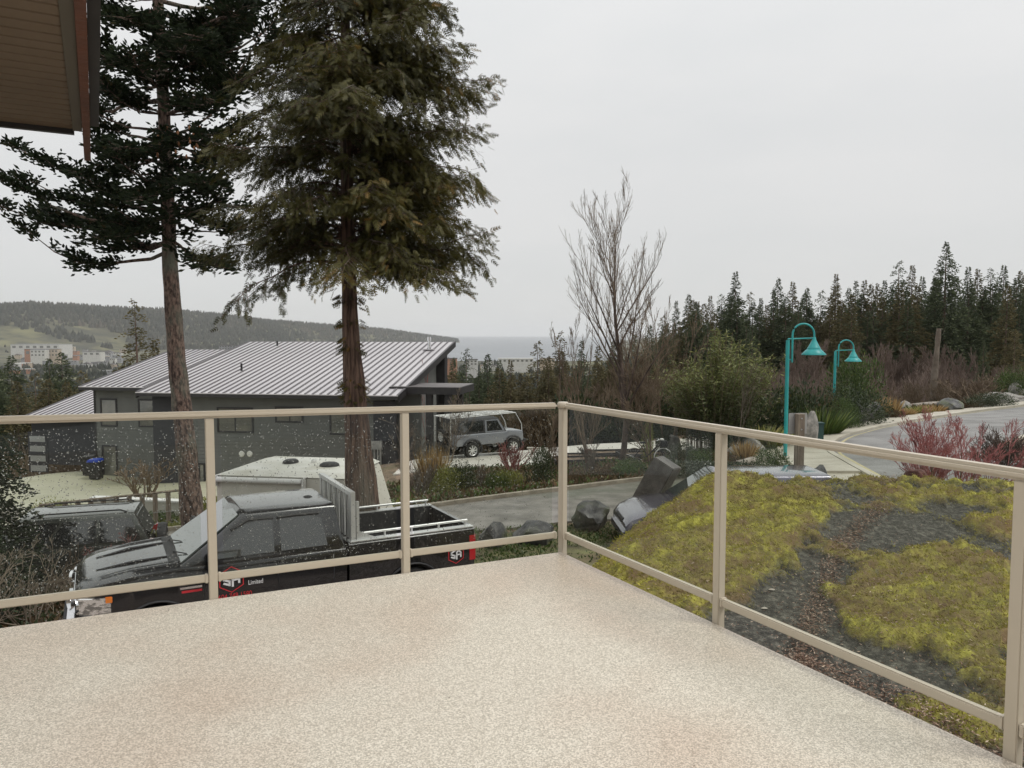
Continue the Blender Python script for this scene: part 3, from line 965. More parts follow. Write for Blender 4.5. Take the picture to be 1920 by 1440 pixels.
run(UL, NL, [0, 1.125, 2.285, 3.50, 4.75], 30, [1500, 2100, 2900, 800], ztop=rail_z)
run(UR, NR, [0, 1.525, 3.02, 4.5], 60, [150, 40, 0], ztop=lambda s: 1.035)
cpos = (NL + NR) * (PW / 2 + 0.004)
post(cpos, 1.015, math.atan2(UL.y, UL.x) + R(15))
MB().lathe([(0, -0.021), (0.034, -0.021), (0.04, -0.012), (0.04, 0.012), (0.033, 0.021), (0, 0.0215)]).build('corner_joint', m_rail, rail, loc=cpos + Vector((0, 0, 1.037)), smooth=True)

# a few specks and needles blown onto the deck
_g = np.random.default_rng(77); _n = 46
_p = np.stack([_g.uniform(-2.2, 1.3, _n), _g.uniform(2.0, 4.6, _n), np.full(_n, 0.002)], 1)
_k = poly_sd(_p[:, 0], _p[:, 1], np.array([[CRN.x + q.x * 0.97, CRN.y + q.y * 0.97 - 0.05] for q in pl])) > 0 if 'poly_sd' in globals() else np.ones(_n, bool)
_p = _p[_k]; _n = len(_p)
_d = _g.normal(0, 1, (_n, 3)); _d[:, 2] = 0
o = link('deck_debris', np_mesh('deck_debris', *scatter(LEAF[0] * [1, 0.5, 0.4], LEAF[1], _p, _d, _g.uniform(0.006, 0.020, _n), np.zeros(_n))), pmat('debris', (0.05, 0.03, 0.02), (0.12, 0.08, 0.05), scale=50, rough=0.9))
o['kind'] = 'stuff'

# ---- eave of the same house, upper left
EZ = EYE + 1.32
ev = empty('roof_eave', (0, 0, 0), 0, 'brown grooved soffit and reddish barge board of a roof overhang above the deck', 'roof eave')
VF = Vector((-0.475, 0.880, 0)); VF.normalize()
VU = Vector((-0.880, -0.475, 0)); VU.normalize()
far_c = P(139, 242, z=EZ)
SP = 0.118
for k in range(30):
    a = far_c - VF * (k * SP)
    m = MB()
    # a vinyl strip with a small rolled groove at its edge
    prof = [(0.0, 0.012), (0.0, 0.0), (SP - 0.022, 0.0), (SP - 0.018, 0.010), (SP - 0.012, 0.003), (SP - 0.008, 0.010), (SP - 0.001, 0.010), (SP - 0.001, 0.012)]
    vs = []
    for L in (0.01, 3.4):
        for (t, z) in prof:
            q = a - VF * t + VU * L
            vs.append((q.x, q.y, EZ + z))
    n = len(prof)
    m.add(vs, [(i, i + 1, n + i + 1, n + i) for i in range(n - 1)] + [tuple(range(n))[::-1], tuple(range(n, 2 * n)), (0, n, 2 * n - 1, n - 1)])
    m.build('soffit_board', m_soffit, ev)


def obox(name, mat, base, L1, L2, z0, z1, w0, w1, parent):
    """box spanning base + VF*[L1,L2] + VU*[w0,w1]"""
    m = MB(); vs = []
    for z in (z0, z1):
        for l, w in ((L1, w0), (L2, w0), (L2, w1), (L1, w1)):
            q = base + VF * l + VU * w
            vs.append((q.x, q.y, z))
    m.add(vs, [(0, 1, 2, 3), (7, 6, 5, 4), (0, 4, 5, 1), (1, 5, 6, 2), (2, 6, 7, 3), (3, 7, 4, 0)])
    return m.build(name, mat, parent)


obox('trim_channel', pmat('soffit_trim', (0.10, 0.09, 0.07), rough=0.6), far_c, -3.6, 0.0, EZ - 0.012, EZ + 0.03, -0.045, 0.008, ev)
obox('barge_board', m_fascia, far_c, -3.6, 0.82, EZ - 0.035, EZ + 0.16, -0.090, -0.047, ev)
obox('drip_edge', m_trim, far_c, -3.6, 0.0, EZ + 0.03, EZ + 0.20, -0.142, -0.092, ev)
obox('fascia_board', m_trim, far_c, 0.002, 0.045, EZ - 0.03, EZ + 0.15, 0.0, 3.4, ev)
obox('roof_deck', m_trim, far_c, -3.6, 0.0, EZ + 0.162, EZ + 0.30, -0.09, 3.4, ev)

# ---- the wall of the same house, behind the camera (it shades and darkens the panes' reflections)
ow = empty('own_house_wall', (0, 0, 0), 0, 'brown boarded wall of the house that the deck belongs to', 'wall')
W0 = CRN + UL * 5.6 + Vector((1.2, -6.3, 0)); WD = Vector((0.93, -0.37, 0)).normalized()
for k in range(22):
    q = W0 - WD * 1.5
    m = MB(); m.box((4.6, 0, 0), (9.2, 0.03, 0.20))
    o = m.build('siding_board', m_soffit, ow); o.location = (q.x, q.y, 0.12 + k * 0.205); o.rotation_euler = (0, 0, math.atan2(WD.y, WD.x))

# ================================================================== mossy rock beside the deck
BX = np.array([[0.55, 4.4], [0.62, 5.6], [0.92, 6.8], [1.45, 7.9], [2.35, 9.1], [4.5, 9.7], [7.5, 9.6], [10, 8.6], [10.5, 4], [8, -1], [3, -2], [0.5, 1.0]])


def fbm(x, y, s, seed, octv=4):
    v = 0; a = 0.5; t = 0
    for k in range(octv):
        v = v + a * vnoise(x, y, s * 2 ** k, seed + k); t += a; a *= 0.5
    return v / t


def rock_base(x, y):
    sd = poly_sd(x, y, BX)
    top = -0.31 - 0.43 * (1 - sst(y, 4.0, 9.0)) - 0.12 * sst(x, 3.0, 8)
    top = top + 0.10 * (fbm(x, y, 0.7, 11) - 0.5) + 0.17 * np.exp(-((x - 2.3) / 0.9) ** 2 - ((y - 8.7) / 0.9) ** 2) + 0.05 * sst(y, 7, 9)
    edge = np.clip(0.55 - sd, 0, 9)
    z = top - 0.55 * edge ** 2 * (edge < 1.0) - (edge >= 1.0) * (0.55 + (edge - 1.0) * 1.5)
    return z


def blob(x, y, cx, cy, rx, ry, a=0.0):
    c, s = math.cos(a), math.sin(a)
    u = (x - cx) * c + (y - cy) * s; v = -(x - cx) * s + (y - cy) * c
    return np.exp(-((u / rx) ** 2 + (v / ry) ** 2))


def rp(px, py):
    """where a photo pixel meets the rock's top, roughly"""
    q = P(px, py, z=-0.5)
    for _ in range(8):
        z = float(rock_base(np.array([q.x]), np.array([q.y]))[0]); z = max(-1.1, min(-0.1, z))
        q = P(px, py, z=z)
    return q.x, q.y


def moss_amt(x, y):
    n = fbm(x, y, 2.6, 21, 5); f = fbm(x, y, 9, 31, 3)
    m_ = 0.36 + 0.22 * sst(y, 6.5, 8.6) + 0 * x
    for (px, py, rx, ry, w) in [(1210, 1020, .75, 1.2, .9), (1330, 960, .9, .9, .8), (1260, 1100, .5, .5, .6), (1440, 985, .55, .7, .8), (1380, 1050, .5, .5, .7),
                                (1500, 912, 1.6, .35, .8), (1400, 910, 1.5, .4, .8), (1780, 912, 1.5, .30, .8), (1640, 925, .35, .25, .3), (1860, 985, .6, .4, .7), (1640, 1150, .32, .35, .7),
                                (1740, 1090, .42, .35, .7), (1830, 1180, .45, .4, .6), (1690, 1200, .3, .25, .6), (1800, 1050, .5, .3, .5), (1600, 1190, .22, .22, .6), (1850, 1290, .35, .25, .35),
                                (1200, 1130, .35, .3, .6), (1790, 1330, .35, .2, .4), (1860, 1100, .5, .4, .5), (1700, 1130, .5, .3, .5), (1600, 915, .8, .22, .5)]:
        cx, cy_ = rp(px, py); m_ = m_ + w * blob(x, y, cx, cy_, rx, ry)
    for (px, py, rx, ry, w) in [(1530, 1060, .16, .55, 1.0), (1480, 1130, .18, .32, 0.9), (1445, 1200, .25, .3, .8), (1700, 990, .6, .30, 1.0), (1620, 1010, .3, .35, .7), (1790, 965, .4, .22, .6),
                                (1560, 1260, .3, .25, .9), (1540, 1160, .14, .6, .9), (1500, 990, .25, .3, .5), (1720, 1300, .5, .25, .45), (1600, 935, .3, .3, .5), (1380, 1160, .2, .12, .5)]:
        cx, cy_ = rp(px, py); m_ = m_ - w * blob(x, y, cx, cy_, rx, ry)
    return np.clip((m_ - 0.42 + (n - 0.5) * 1.15 + (f - 0.5) * 0.5) * 1.75 + 0.26, 0, 1)


rx_ = np.arange(0.0, 9.4, 0.026); ry_ = np.arange(1.2, 10.9, 0.026)
QX, QY = np.meshgrid(rx_, ry_, indexing='ij')
QZ = rock_base(QX, QY)
QM = moss_amt(QX, QY)
# cushions lie as short ridges running down-slope to the left
ridg = fbm(QX * 1.0 + QY * 0.5, QY * 2.4 - QX * 0.9, 3.4, 41, 4)
ridg2 = fbm(QX * 1.0 + QY * 0.45, QY * 3.2 - QX * 1.3, 7.5, 47, 3)
QZ = QZ + sst(QM, 0.1, 0.8) * (0.012 + 0.20 * np.clip(ridg - 0.25, 0, 1) ** 1.2 + 0.07 * ridg2 ** 1.5) + (1 - QM) * 0.075 * (fbm(QX, QY, 3.5, 51, 6) - 0.5) + 0.008 * (fbm(QX, QY, 26, 61, 2) - 0.5)
me = grid_mesh('mossy_outcrop', QX, QY, QZ)
for nm, arr in (('moss', QM), ('ridge', ridg)):
    a = me.attributes.new(nm, 'FLOAT', 'POINT'); a.data.foreach_set('value', arr.ravel().astype(np.float32))
m_rock = bpy.data.materials.new('mossy_rock'); m_rock.use_nodes = True
nt = m_rock.node_tree; b = nt.nodes['Principled BSDF']; L = nt.links
b.inputs['Roughness'].default_value = 0.9
tcn = node(nt, 'ShaderNodeTexCoord')


def nn(sc, det=6, ro=0.6):
    n = node(nt, 'ShaderNodeTexNoise'); n.inputs['Scale'].default_value = sc; n.inputs['Detail'].default_value = det; n.inputs['Roughness'].default_value = ro
    L.new(tcn.outputs['Object'], n.inputs[0]); return n.outputs['Fac']


def ramp(src, stops):
    r = node(nt, 'ShaderNodeValToRGB'); e = r.color_ramp.elements
    e[0].position, e[0].color = stops[0][0], (*stops[0][1], 1); e[1].position, e[1].color = stops[-1][0], (*stops[-1][1], 1)
    for p_, c_ in stops[1:-1]:
        q = e.new(p_); q.color = (*c_, 1)
    L.new(src, r.inputs[0]); return r.outputs[0]


rockc = ramp(nn(17, 12, 0.8), [(0.38, (0.018, 0.017, 0.013)), (0.5, (0.060, 0.057, 0.045)), (0.66, (0.22, 0.21, 0.17))])
mossc = ramp(nn(9, 9, 0.75), [(0.30, (0.09, 0.075, 0.035)), (0.46, (0.22, 0.20, 0.045)), (0.58, (0.42, 0.39, 0.065)), (0.72, (0.60, 0.56, 0.13))])
brown = ramp(nn(2.6, 10, 0.7), [(0.42, (0, 0, 0)), (0.60, (1, 1, 1))])
mixb = node(nt, 'ShaderNodeMix', data_type='RGBA'); L.new(brown, mixb.inputs[0]); L.new(mossc, mixb.inputs[6]); mixb.inputs[7].default_value = (0.20, 0.135, 0.065, 1)
at = node(nt, 'ShaderNodeAttribute'); at.attribute_name = 'moss'
edge = node(nt, 'ShaderNodeMath', operation='MULTIPLY_ADD'); L.new(nn(30, 8, 0.8), edge.inputs[0]); edge.inputs[1].default_value = 0.9
sub = node(nt, 'ShaderNodeMath', operation='SUBTRACT'); L.new(at.outputs['Fac'], sub.inputs[0]); sub.inputs[1].default_value = 0.45
L.new(sub.outputs[0], edge.inputs[2])
er = ramp(edge.outputs[0], [(0.30, (0, 0, 0)), (0.44, (0.45, 0.45, 0.45)), (0.66, (1, 1, 1))])
mx = node(nt, 'ShaderNodeMix', data_type='RGBA'); L.new(er, mx.inputs[0]); L.new(rockc, mx.inputs[6]); L.new(mixb.outputs[2], mx.inputs[7])
L.new(mx.outputs[2], b.inputs['Base Color'])
bp = node(nt, 'ShaderNodeBump'); bp.inputs['Strength'].default_value = 0.9; bp.inputs['Distance'].default_value = 0.02
L.new(nn(60, 6, 0.7), bp.inputs['Height']); L.new(bp.outputs[0], b.inputs['Normal'])
outc = link('mossy_outcrop', me, m_rock, smooth=True)
tag(outc, 'large rounded bedrock outcrop covered in yellow green moss right beside the deck', 'rock')

# moss sprigs: real little blades over the cushions
fx = QX.ravel(); fy = QY.ravel(); fz = QZ.ravel(); fm = QM.ravel()
dist = np.hypot(fx, fy)
wgt = np.clip(fm - 0.08, 0, 1) ** 0.8 * (fy > 2.0) * np.where(dist < 5, 1.0, 0.55)
wgt = wgt / wgt.sum()
N = 150000
ii = rng.choice(len(fx), N, p=wgt)
pos = np.stack([fx[ii] + rng.normal(0, 0.012, N), fy[ii] + rng.normal(0, 0.012, N), fz[ii] + 0.002], 1)
dirs = np.stack([-0.75 + rng.normal(0, 0.6, N), -0.3 + rng.normal(0, 0.6, N), 0.65 + 0.4 * rng.random(N)], 1)
tn = -0.05 + 0.75 * ridg.ravel()[ii] + 0.35 * ridg2.ravel()[ii] + rng.normal(0, 0.13, N) - 1.3 * (fbm(fx[ii], fy[ii], 1.5, 71, 4) - 0.47).clip(0, 1)  # relief shading put into the tint: ridges lighter, hollows darker
TW = template([kite(1, 0.22, 0)])
m_moss = pmat('moss_blades', (0.13, 0.085, 0.040), (0.40, 0.375, 0.055), tint=True, c3=(0.80, 0.71, 0.16), rough=0.8, trans=0.3)
ms = link('moss', np_mesh('moss', *scatter(TW[0], TW[1], pos, dirs, 0.013 + 0.024 * rng.random(N), rng.random(N) * 6.28, np.clip(tn, 0, 1), 0.05)), m_moss)
ms['kind'] = 'stuff'


# brown needles and leaves caught in the cleft and along the foot of the rock
def litter(name, pts, n, spread, size, mat, seed, zoff=0.012):
    r = np.random.default_rng(seed)
    pts = np.array(pts); seg = r.integers(0, len(pts) - 1, n); t = r.random(n)[:, None]
    q = pts[seg] * (1 - t) + pts[seg + 1] * t + r.normal(0, spread, (n, 2))
    i = np.clip(((q[:, 0] - 0.0) / 0.026).astype(int), 0, QX.shape[0] - 1); j = np.clip(((q[:, 1] - 1.2) / 0.026).astype(int), 0, QX.shape[1] - 1)
    z = QZ[i, j] + zoff + 0.03 * r.random(n)
    d = r.normal(0, 1, (n, 3)); d[:, 2] *= 0.35
    o = link(name, np_mesh(name, *scatter(TW[0], TW[1], np.stack([q[:, 0], q[:, 1], z], 1), d, size * r.uniform(0.4, 1.4, n), r.random(n) * 6.28)), mat)
    o['kind'] = 'stuff'


m_litter = pmat('leaf_litter', (0.10, 0.055, 0.040), (0.31, 0.20, 0.14), tint=True, c3=(0.58, 0.46, 0.35), rough=0.8)
cl = [rp(*q) for q in [(1500, 1275), (1510, 1200), (1535, 1130), (1560, 1060), (1600, 1000), (1650, 955), (1695, 915)]]
litter('fallen_needles', cl, 6500, 0.060, 0.026, m_litter, 5)
litter('leaf_litter', [rp(*q) for q in [(1480, 1230), (1580, 1280), (1700, 1340), (1800, 1400), (1860, 1430)]], 3600, 0.12, 0.026, m_litter, 6)
litter('loose_twigs', [rp(*q) for q in [(1300, 950), (1450, 930), (1650, 1100), (1750, 1200), (1880, 1290), (1400, 1100), (1200, 1060)]], 6000, 0.7, 0.026, m_litter, 7)
# two pale leaves lying on the bare rock
for px, py in ((1447, 1107), (1433, 1138)):
    x_, y_ = rp(px, py)
    i = int(x_ / 0.026); j = int((y_ - 1.2) / 0.026)
    o = MB().lathe([(0, 0.012), (0.022, 0.006), (0.034, 0.0)], n=9).build('dead_leaf', pmat('dead_leaf', (0.42, 0.38, 0.32), rough=0.8), loc=(x_, y_, float(QZ[i, j]) + 0.012))
    o.scale = (0.8, 0.5, 0.8)
    tag(o, 'small pale dead leaf lying on the bare dark rock, the ' + ('farther' if py == 1107 else 'nearer') + ' of two', 'leaf', 'pale leaves on the rock')

# ================================================================== the two big trees
def tree_trunk(pts, rads, n=14, rough=0.05, seed=1):
    m = MB(); P_ = []; Rr = []
    r = random.Random(seed)
    for i in range(len(pts) - 1):
        k = max(2, int((Vector(pts[i + 1]) - Vector(pts[i])).length / 0.35))
        for j in range(k):
            t = j / k
            P_.append(Vector(pts[i]).lerp(Vector(pts[i + 1]), t)); Rr.append((rads[i] * (1 - t) + rads[i + 1] * t) * (1 + r.uniform(-rough, rough)))
    P_.append(Vector(pts[-1])); Rr.append(rads[-1])
    m.tube(P_, Rr, n)
    m.v = [tuple(Vector(v) + Vector((r.uniform(-1, 1), r.uniform(-1, 1), 0)) * 0.012) for v in m.v]
    return m


def path_at(pts, z):
    for a, b in zip(pts[:-1], pts[1:]):
        if a[2] <= z <= b[2]:
            t = (z - a[2]) / (b[2] - a[2]); return Vector(a).lerp(Vector(b), t)
    return Vector(pts[-1])


# --- fir
FY_ = 20.0
fir_tr = [tuple(P(px, py, Y=FY_)) for px, py in ((366, 985), (350, 850), (332, 680), (322, 540), (318, 480), (312, 300), (304, 150), (296, 0), (290, -200), (288, -420))]
fir_tr[0] = (fir_tr[0][0], fir_tr[0][1], h1(fir_tr[0][0], fir_tr[0][1]) - 0.1)
fir = empty('fir_tree', (0, 0, 0), 0, 'tall dark fir with bare lower trunk and layered ragged branches, left of the cedar', 'tree')
fir_base = Vector(fir_tr[0]); fir.location = fir_base
off = lambda q: Vector(q) - fir_base
tree_trunk([off(q) for q in fir_tr], [0.31, 0.26, 0.22, 0.195, 0.18, 0.155, 0.135, 0.12, 0.08, 0.03], seed=3).build('trunk', m_bark, fir, smooth=True, angle=60)


def limb_curve(a, b, sag, n=7, wob=0.10, r=random):
    """from a to b, sagging, with a little wander"""
    a = Vector(a); b = Vector(b); L = (b - a).length
    pts = []
    ox, oz = 0, 0
    for i in range(n + 1):
        t = i / n
        p = a.lerp(b, t) + Vector((0, 0, -sag * math.sin(math.pi * t)))
        if 0 < i < n:
            ox += r.uniform(-1, 1) * wob * L / n; oz += r.uniform(-1, 1) * wob * L / n
        pts.append(p + Vector((ox * 0.5, ox, oz)))
    return pts


fr = random.Random(12)
branches = []
# (start px,py on trunk; end px,py; end depth offset; sag)
for (sx, sy, ex, ey, dy, sag) in [
        (318, 470, 40, 415, -0.6, 0.7), (318, 455, -20, 360, 0.8, 0.3), (317, 430, 90, 395, 1.6, 0.2), (316, 410, -30, 300, -0.8, 0.5), (315, 395, 60, 335, 0.5, 0.2),
        (316, 425, 180, 455, -1.6, 0.1), (315, 380, 130, 300, -1.5, 0.3), (317, 445, 430, 500, -1.2, 0.1), (316, 415, 450, 430, 0.8, 0.2), (315, 400, 420, 350, -0.8, 0.3),
        (314, 360, 30, 270, 1.2, 0.4), (313, 300, 160, 240, -0.5, 0.3), (312, 285, 170, 330, 0.6, 0.1), (312, 300, 420, 290, -1.3, 0.3), (310, 255, 470, 130, 0.2, 0.45),
        (310, 215, 190, 150, -0.9, 0.3), (308, 190, 150, 100, 0.7, 0.3), (307, 185, 500, 105, 0.5, 0.7), (305, 160, 150, 20, -0.7, 0.4), (305, 130, 480, 40, 1.1, 0.4),
        (303, 110, 560, 20, -0.6, 0.5), (302, 80, 540, -30, 0.6, 0.4), (300, 55, 130, -40, -0.6, 0.4), (300, 60, 440, 5, -1.6, 0.2), (299, 25, 590, 60, 0.8, 0.1),
        (298, 20, 120, 50, 0.8, 0.1), (297, 0, 600, -80, 0.2, 0.4), (296, -15, 110, -80, -0.4, 0.3), (311, 240, 400, 235, -1.6, 0.1), (312, 270, 230, 265, -2.2, 0.1),
        (313, 320, 400, 345, -1.8, 0.0), (314, 340, 250, 375, -1.9, 0.0), (309, 215, 380, 170, -2.0, 0.1), (306, 165, 250, 100, -2.1, 0.1), (303, 100, 370, 70, -2.2, 0.1), (300, 50, 230, 20, -2.1, 0.1),
        (311, 250, 520, 190, 1.3, 0.4), (309, 200, 540, 60, -1.4, 0.4), (306, 150, 530, 110, 1.8, 0.2), (304, 120, 560, 60, 1.4, 0.3), (308, 190, 120, 170, 1.6, 0.2), (305, 140, 140, 80, -1.6, 0.2), (312, 290, 470, 260, 1.5, 0.2), (301, 70, 500, -20, -1.3, 0.3)]:
    branches.append((P(sx, sy, Y=FY_), P(ex, ey, Y=FY_ + dy * 1.6), sag, 1))
for z in np.arange(3.9, 15.6, 0.36):
    for k in range(3):
        a = fr.uniform(0, 6.28)
        Lb = (3.3 - 0.16 * (z - 4)) * fr.uniform(0.4, 0.9)
        if fr.random() < 0.35: continue
        if Lb < 0.4: continue
        st = path_at(fir_tr, z)
        en = st + Vector((math.cos(a) * Lb, math.sin(a) * Lb, Lb * fr.uniform(-0.05, 0.30)))
        branches.append((st, en, Lb * 0.07, 0))
segs = []; sp = []; sd_ = []; ss = []; st_ = []
for (a, b_, sag, kind) in branches:
    L = (b_ - a).length
    pts = limb_curve(a, b_, sag, 8, 0.22, fr)
    r0 = 0.016 + 0.011 * L
    for i in range(8):
        segs.append((off(pts[i]), off(pts[i + 1]), r0 * (1 - i / 8.6), r0 * (1 - (i + 1) / 8.6)))
    nt_ = int(L / 0.085)
    clump = fr.uniform(0, 10)
    for j in range(nt_):
        f = 0.22 + 0.78 * (j + fr.random()) / nt_
        i = min(int(f * 8), 7); p = pts[i].lerp(pts[i + 1], f * 8 - i); d = (pts[i + 1] - pts[i]).normalized()
        if math.sin(f * L * 3.0 + clump) < -0.15 and f < 0.85: continue
        side = d.cross(Vector((0, 0, 1))).normalized() * (1 if j % 2 else -1)
        tl = (0.25 + 0.8 * (1 - f) ** 0.6) * min(1, L / 3) * fr.uniform(0.5, 1.2)
        td = (d * 0.55 + side + Vector((0, 0, fr.uniform(-0.35, 0.30)))).normalized()
        e = p + td * tl + Vector((0, 0, 0.10 * tl))
        segs.append((off(p), off(e), 0.009, 0.004))
        ns = max(6, int(tl / 0.026))
        for q in range(ns):
            g = (q + fr.random()) / ns
            pp = p.lerp(e, g) + Vector((fr.gauss(0, 0.04), fr.gauss(0, 0.04), fr.gauss(0.01, 0.075)))
            s2 = td.cross(Vector((0, 0, 1))) * fr.choice((-1, 1))
            dd = td * 0.7 + s2 * fr.uniform(0.1, 1.0) + Vector((0, 0, fr.uniform(-0.2, 0.75)))
            sp.append(off(pp)); sd_.append(dd); ss.append(fr.uniform(0.11, 0.22)); st_.append(0.25 + 0.35 * fr.random() + (0.35 if fr.random() < 0.05 else 0))
link('branches', seg_mesh('fir_branches', segs, 5), m_bark, fir)
V = scatter(FIR[0], FIR[1], np.array(sp), np.array(sd_), np.array(ss), rng.random(len(sp)) * 6.28, np.array(st_), 0.1)
link('needles', np_mesh('fir_needles', *V), m_fir, fir)
print('fir shoots', len(sp))
# the cones hanging at the heavy middle branch
cn = MB().lathe([(0, 0), (0.022, 0.02), (0.026, 0.05), (0.018, 0.085), (0, 0.10)], n=7).mesh('fir_cone')
cn.materials.append(pmat('cone_brown', (0.20, 0.085, 0.035), (0.34, 0.16, 0.07), scale=40, rough=0.7))
for k in range(26):
    q = P(fr.uniform(285, 390), fr.uniform(235, 290), Y=FY_ - fr.uniform(1.6, 2.6))
    link('fir_cone', cn, None, fir, loc=off(q) - Vector((0, 0, 0.1)))

# --- cedar
CY_ = 14.2
ced_tr = [tuple(P(px, py, Y=CY_)) for px, py in ((683, 1140), (681, 950), (672, 850), (667, 760), (660, 660), (655, 560), (652, 440), (650, 300), (648, 100), (648, -150), (650, -420))]
ced_tr[0] = (ced_tr[0][0], ced_tr[0][1], h1(ced_tr[0][0], ced_tr[0][1]) - 0.1)
ced = empty('cedar_tree', Vector(ced_tr[0]), 0, 'full crowned western cedar with drooping olive fronds and stringy red brown trunk', 'tree')
cb = Vector(ced_tr[0]); offc = lambda q: Vector(q) - cb
m = tree_trunk([offc(q) for q in ced_tr], [0.38, 0.31, 0.26, 0.205, 0.165, 0.14, 0.125, 0.11, 0.09, 0.05, 0.02], n=22, rough=0.03, seed=5)
# fluted base
m.v = [(x * 1.0, y, z) for x, y, z in m.v]
m.build('trunk', m_bark_red, ced, smooth=True, angle=60)
cr_ = random.Random(5)


def ext(z, right):
    py = 632 - (z - 1.53) / CY_ * FPX
    tabR = [(-400, 30), (-250, 70), (0, 165), (100, 205), (200, 258), (280, 280), (350, 272), (450, 258), (520, 255), (560, 232), (585, 200)]
    tabL = [(-400, 30), (-250, 60), (0, 150), (100, 180), (250, 225), (350, 255), (450, 268), (540, 250), (560, 225), (585, 190)]
    t = tabR if right else tabL
    return float(np.interp(py, [q[0] for q in t], [q[1] for q in t])) / FPX * CY_


segs = []; sp = []; sd_ = []; ss = []; st_ = []
zz = 2.75
nb_ = 0
while zz < 12.2:
    zz += 0.034
    a = cr_.uniform(0, 2 * math.pi)
    right = math.cos(a) > 0
    wr = abs(math.cos(a))
    Lb = (ext(zz - 0.35, right) * wr + 2.3 * (ext(zz, right) / 2.7) * (1 - wr)) * cr_.uniform(0.55, 1.05)
    if not right and cr_.random() < 0.22: continue
    if Lb < 0.25: continue
    st = path_at(ced_tr, zz)
    droop = cr_.uniform(0.0, 0.28) * Lb + cr_.uniform(0, 0.22)
    pts = []
    for i in range(8):
        t = i / 7
        rr = Lb * t
        z_ = st.z + 0.28 * Lb * math.sin(t * 1.5) * 0.55 - droop * 1.5 * t * t + cr_.uniform(0.05, 0.5) * Lb * max(0, t - 0.7)
        pts.append(Vector((st.x + math.cos(a) * rr + cr_.gauss(0, 0.03) * i ** 0.5, st.y + math.sin(a) * rr + cr_.gauss(0, 0.03) * i ** 0.5, z_)))
    r0 = 0.010 + 0.010 * Lb
    for i in range(7):
        segs.append((offc(pts[i]), offc(pts[i + 1]), r0 * (1 - i / 7.6), r0 * (1 - (i + 1) / 7.6)))
    nb_ += 1
    hue = cr_.uniform(0, 0.30) + (0.12 if right else -0.02)
    nt_ = int(Lb / 0.070)
    dens = 1.0 if right else 0.72
    for j in range(nt_):
        f = 0.16 + 0.84 * (j + cr_.random()) / nt_
        i = min(int(f * 7), 6); p = pts[i].lerp(pts[i + 1], f * 7 - i); d = (pts[i + 1] - pts[i]).normalized()
        side = d.cross(Vector((0, 0, 1))).normalized() * (1 if j % 2 else -1)
        tl = (0.18 + 0.62 * math.sin(math.pi * min(1, (1 - f) * 0.8 + 0.12))) * cr_.uniform(0.5, 1.15) * min(1, 0.4 + Lb / 3)
        td = (d * 0.7 + side * 0.9 + Vector((0, 0, -0.25))).normalized()
        e = p + td * tl + Vector((0, 0, -0.22 * tl))
        segs.append((offc(p), offc(e), 0.005, 0.002))
        ns = max(2, int(tl / 0.037 * dens))
        for q in range(ns):
            g = (q + cr_.random()) / ns
            pp = p.lerp(e, g) + Vector((0, 0, cr_.uniform(-0.16, 0.10)))
            dd = td * 0.8 + side * cr_.uniform(-0.7, 0.7) + Vector((0, 0, -cr_.uniform(-0.25, 1.1)))
            sp.append(offc(pp)); sd_.append(dd); ss.append(cr_.uniform(0.09, 0.21)); st_.append(hue + 0.16 + 0.28 * f * cr_.random() + (0.22 if cr_.random() < 0.08 else 0))
link('branches', seg_mesh('cedar_branches', segs, 4), m_bark_red, ced)
V = scatter(CEDAR[0], CEDAR[1], np.array(sp), np.array(sd_), np.array(ss), rng.random(len(sp)) * 6.28, np.array(st_), 0.09)
link('fronds', np_mesh('cedar_fronds', *V), m_cedar, ced)
print('cedar fronds', len(sp), nb_)
# small sprays growing straight from the bare trunk
sp = []; sd_ = []; ss = []
for k in range(240):
    py = cr_.choice((605, 640, 655, 715, 728, 745, 570, 560))
    q = P(0, py + cr_.uniform(-8, 8), Y=CY_); st = path_at(ced_tr, q.z); a = cr_.uniform(0, 6.28)
    rr = 0.17
    sp.append(offc(st + Vector((math.cos(a) * rr, math.sin(a) * rr, 0)))); sd_.append(Vector((math.cos(a), math.sin(a), -0.5))); ss.append(cr_.uniform(0.08, 0.2))
link('trunk_sprays', np_mesh('trunk_sprays', *scatter(CEDAR[0], CEDAR[1], np.array(sp), np.array(sd_), np.array(ss), rng.random(len(sp)) * 6.28)), m_cedar, ced)

# ================================================================== the neighbour's house
HA = P(745, 742, Y=38)                       # right end of the main eave
HR = math.atan2(-0.163, 0.987)
HZ0 = -7.1
house = empty('neighbour_house', (HA.x, HA.y, HZ0), HR, 'modern grey sided house with long light standing seam metal roofs', 'house')
HM = Matrix.Translation((HA.x, HA.y, HZ0)) @ Matrix.Rotation(HR, 4, 'Z')
HMI = HM.inverted()
EV = HA.z - HZ0                              # eave height, local
TP = math.tan(R(12))


def wall_pt(px, py, yl):
    """local (x, z) where a photo pixel meets the house plane y = yl"""
    o = HMI @ Vector((0, 0, EYE)); d = HMI.to_3x3() @ (P(px, py, Y=10) - Vector((0, 0, EYE)))
    k = (yl - o.y) / d.y
    q = o + d * k
    return q.x, q.z


def wall_pt_x(px, py, xl):
    o = HMI @ Vector((0, 0, EYE)); d = HMI.to_3x3() @ (P(px, py, Y=10) - Vector((0, 0, EYE)))
    k = (xl - o.x) / d.x
    q = o + d * k
    return q.y, q.z


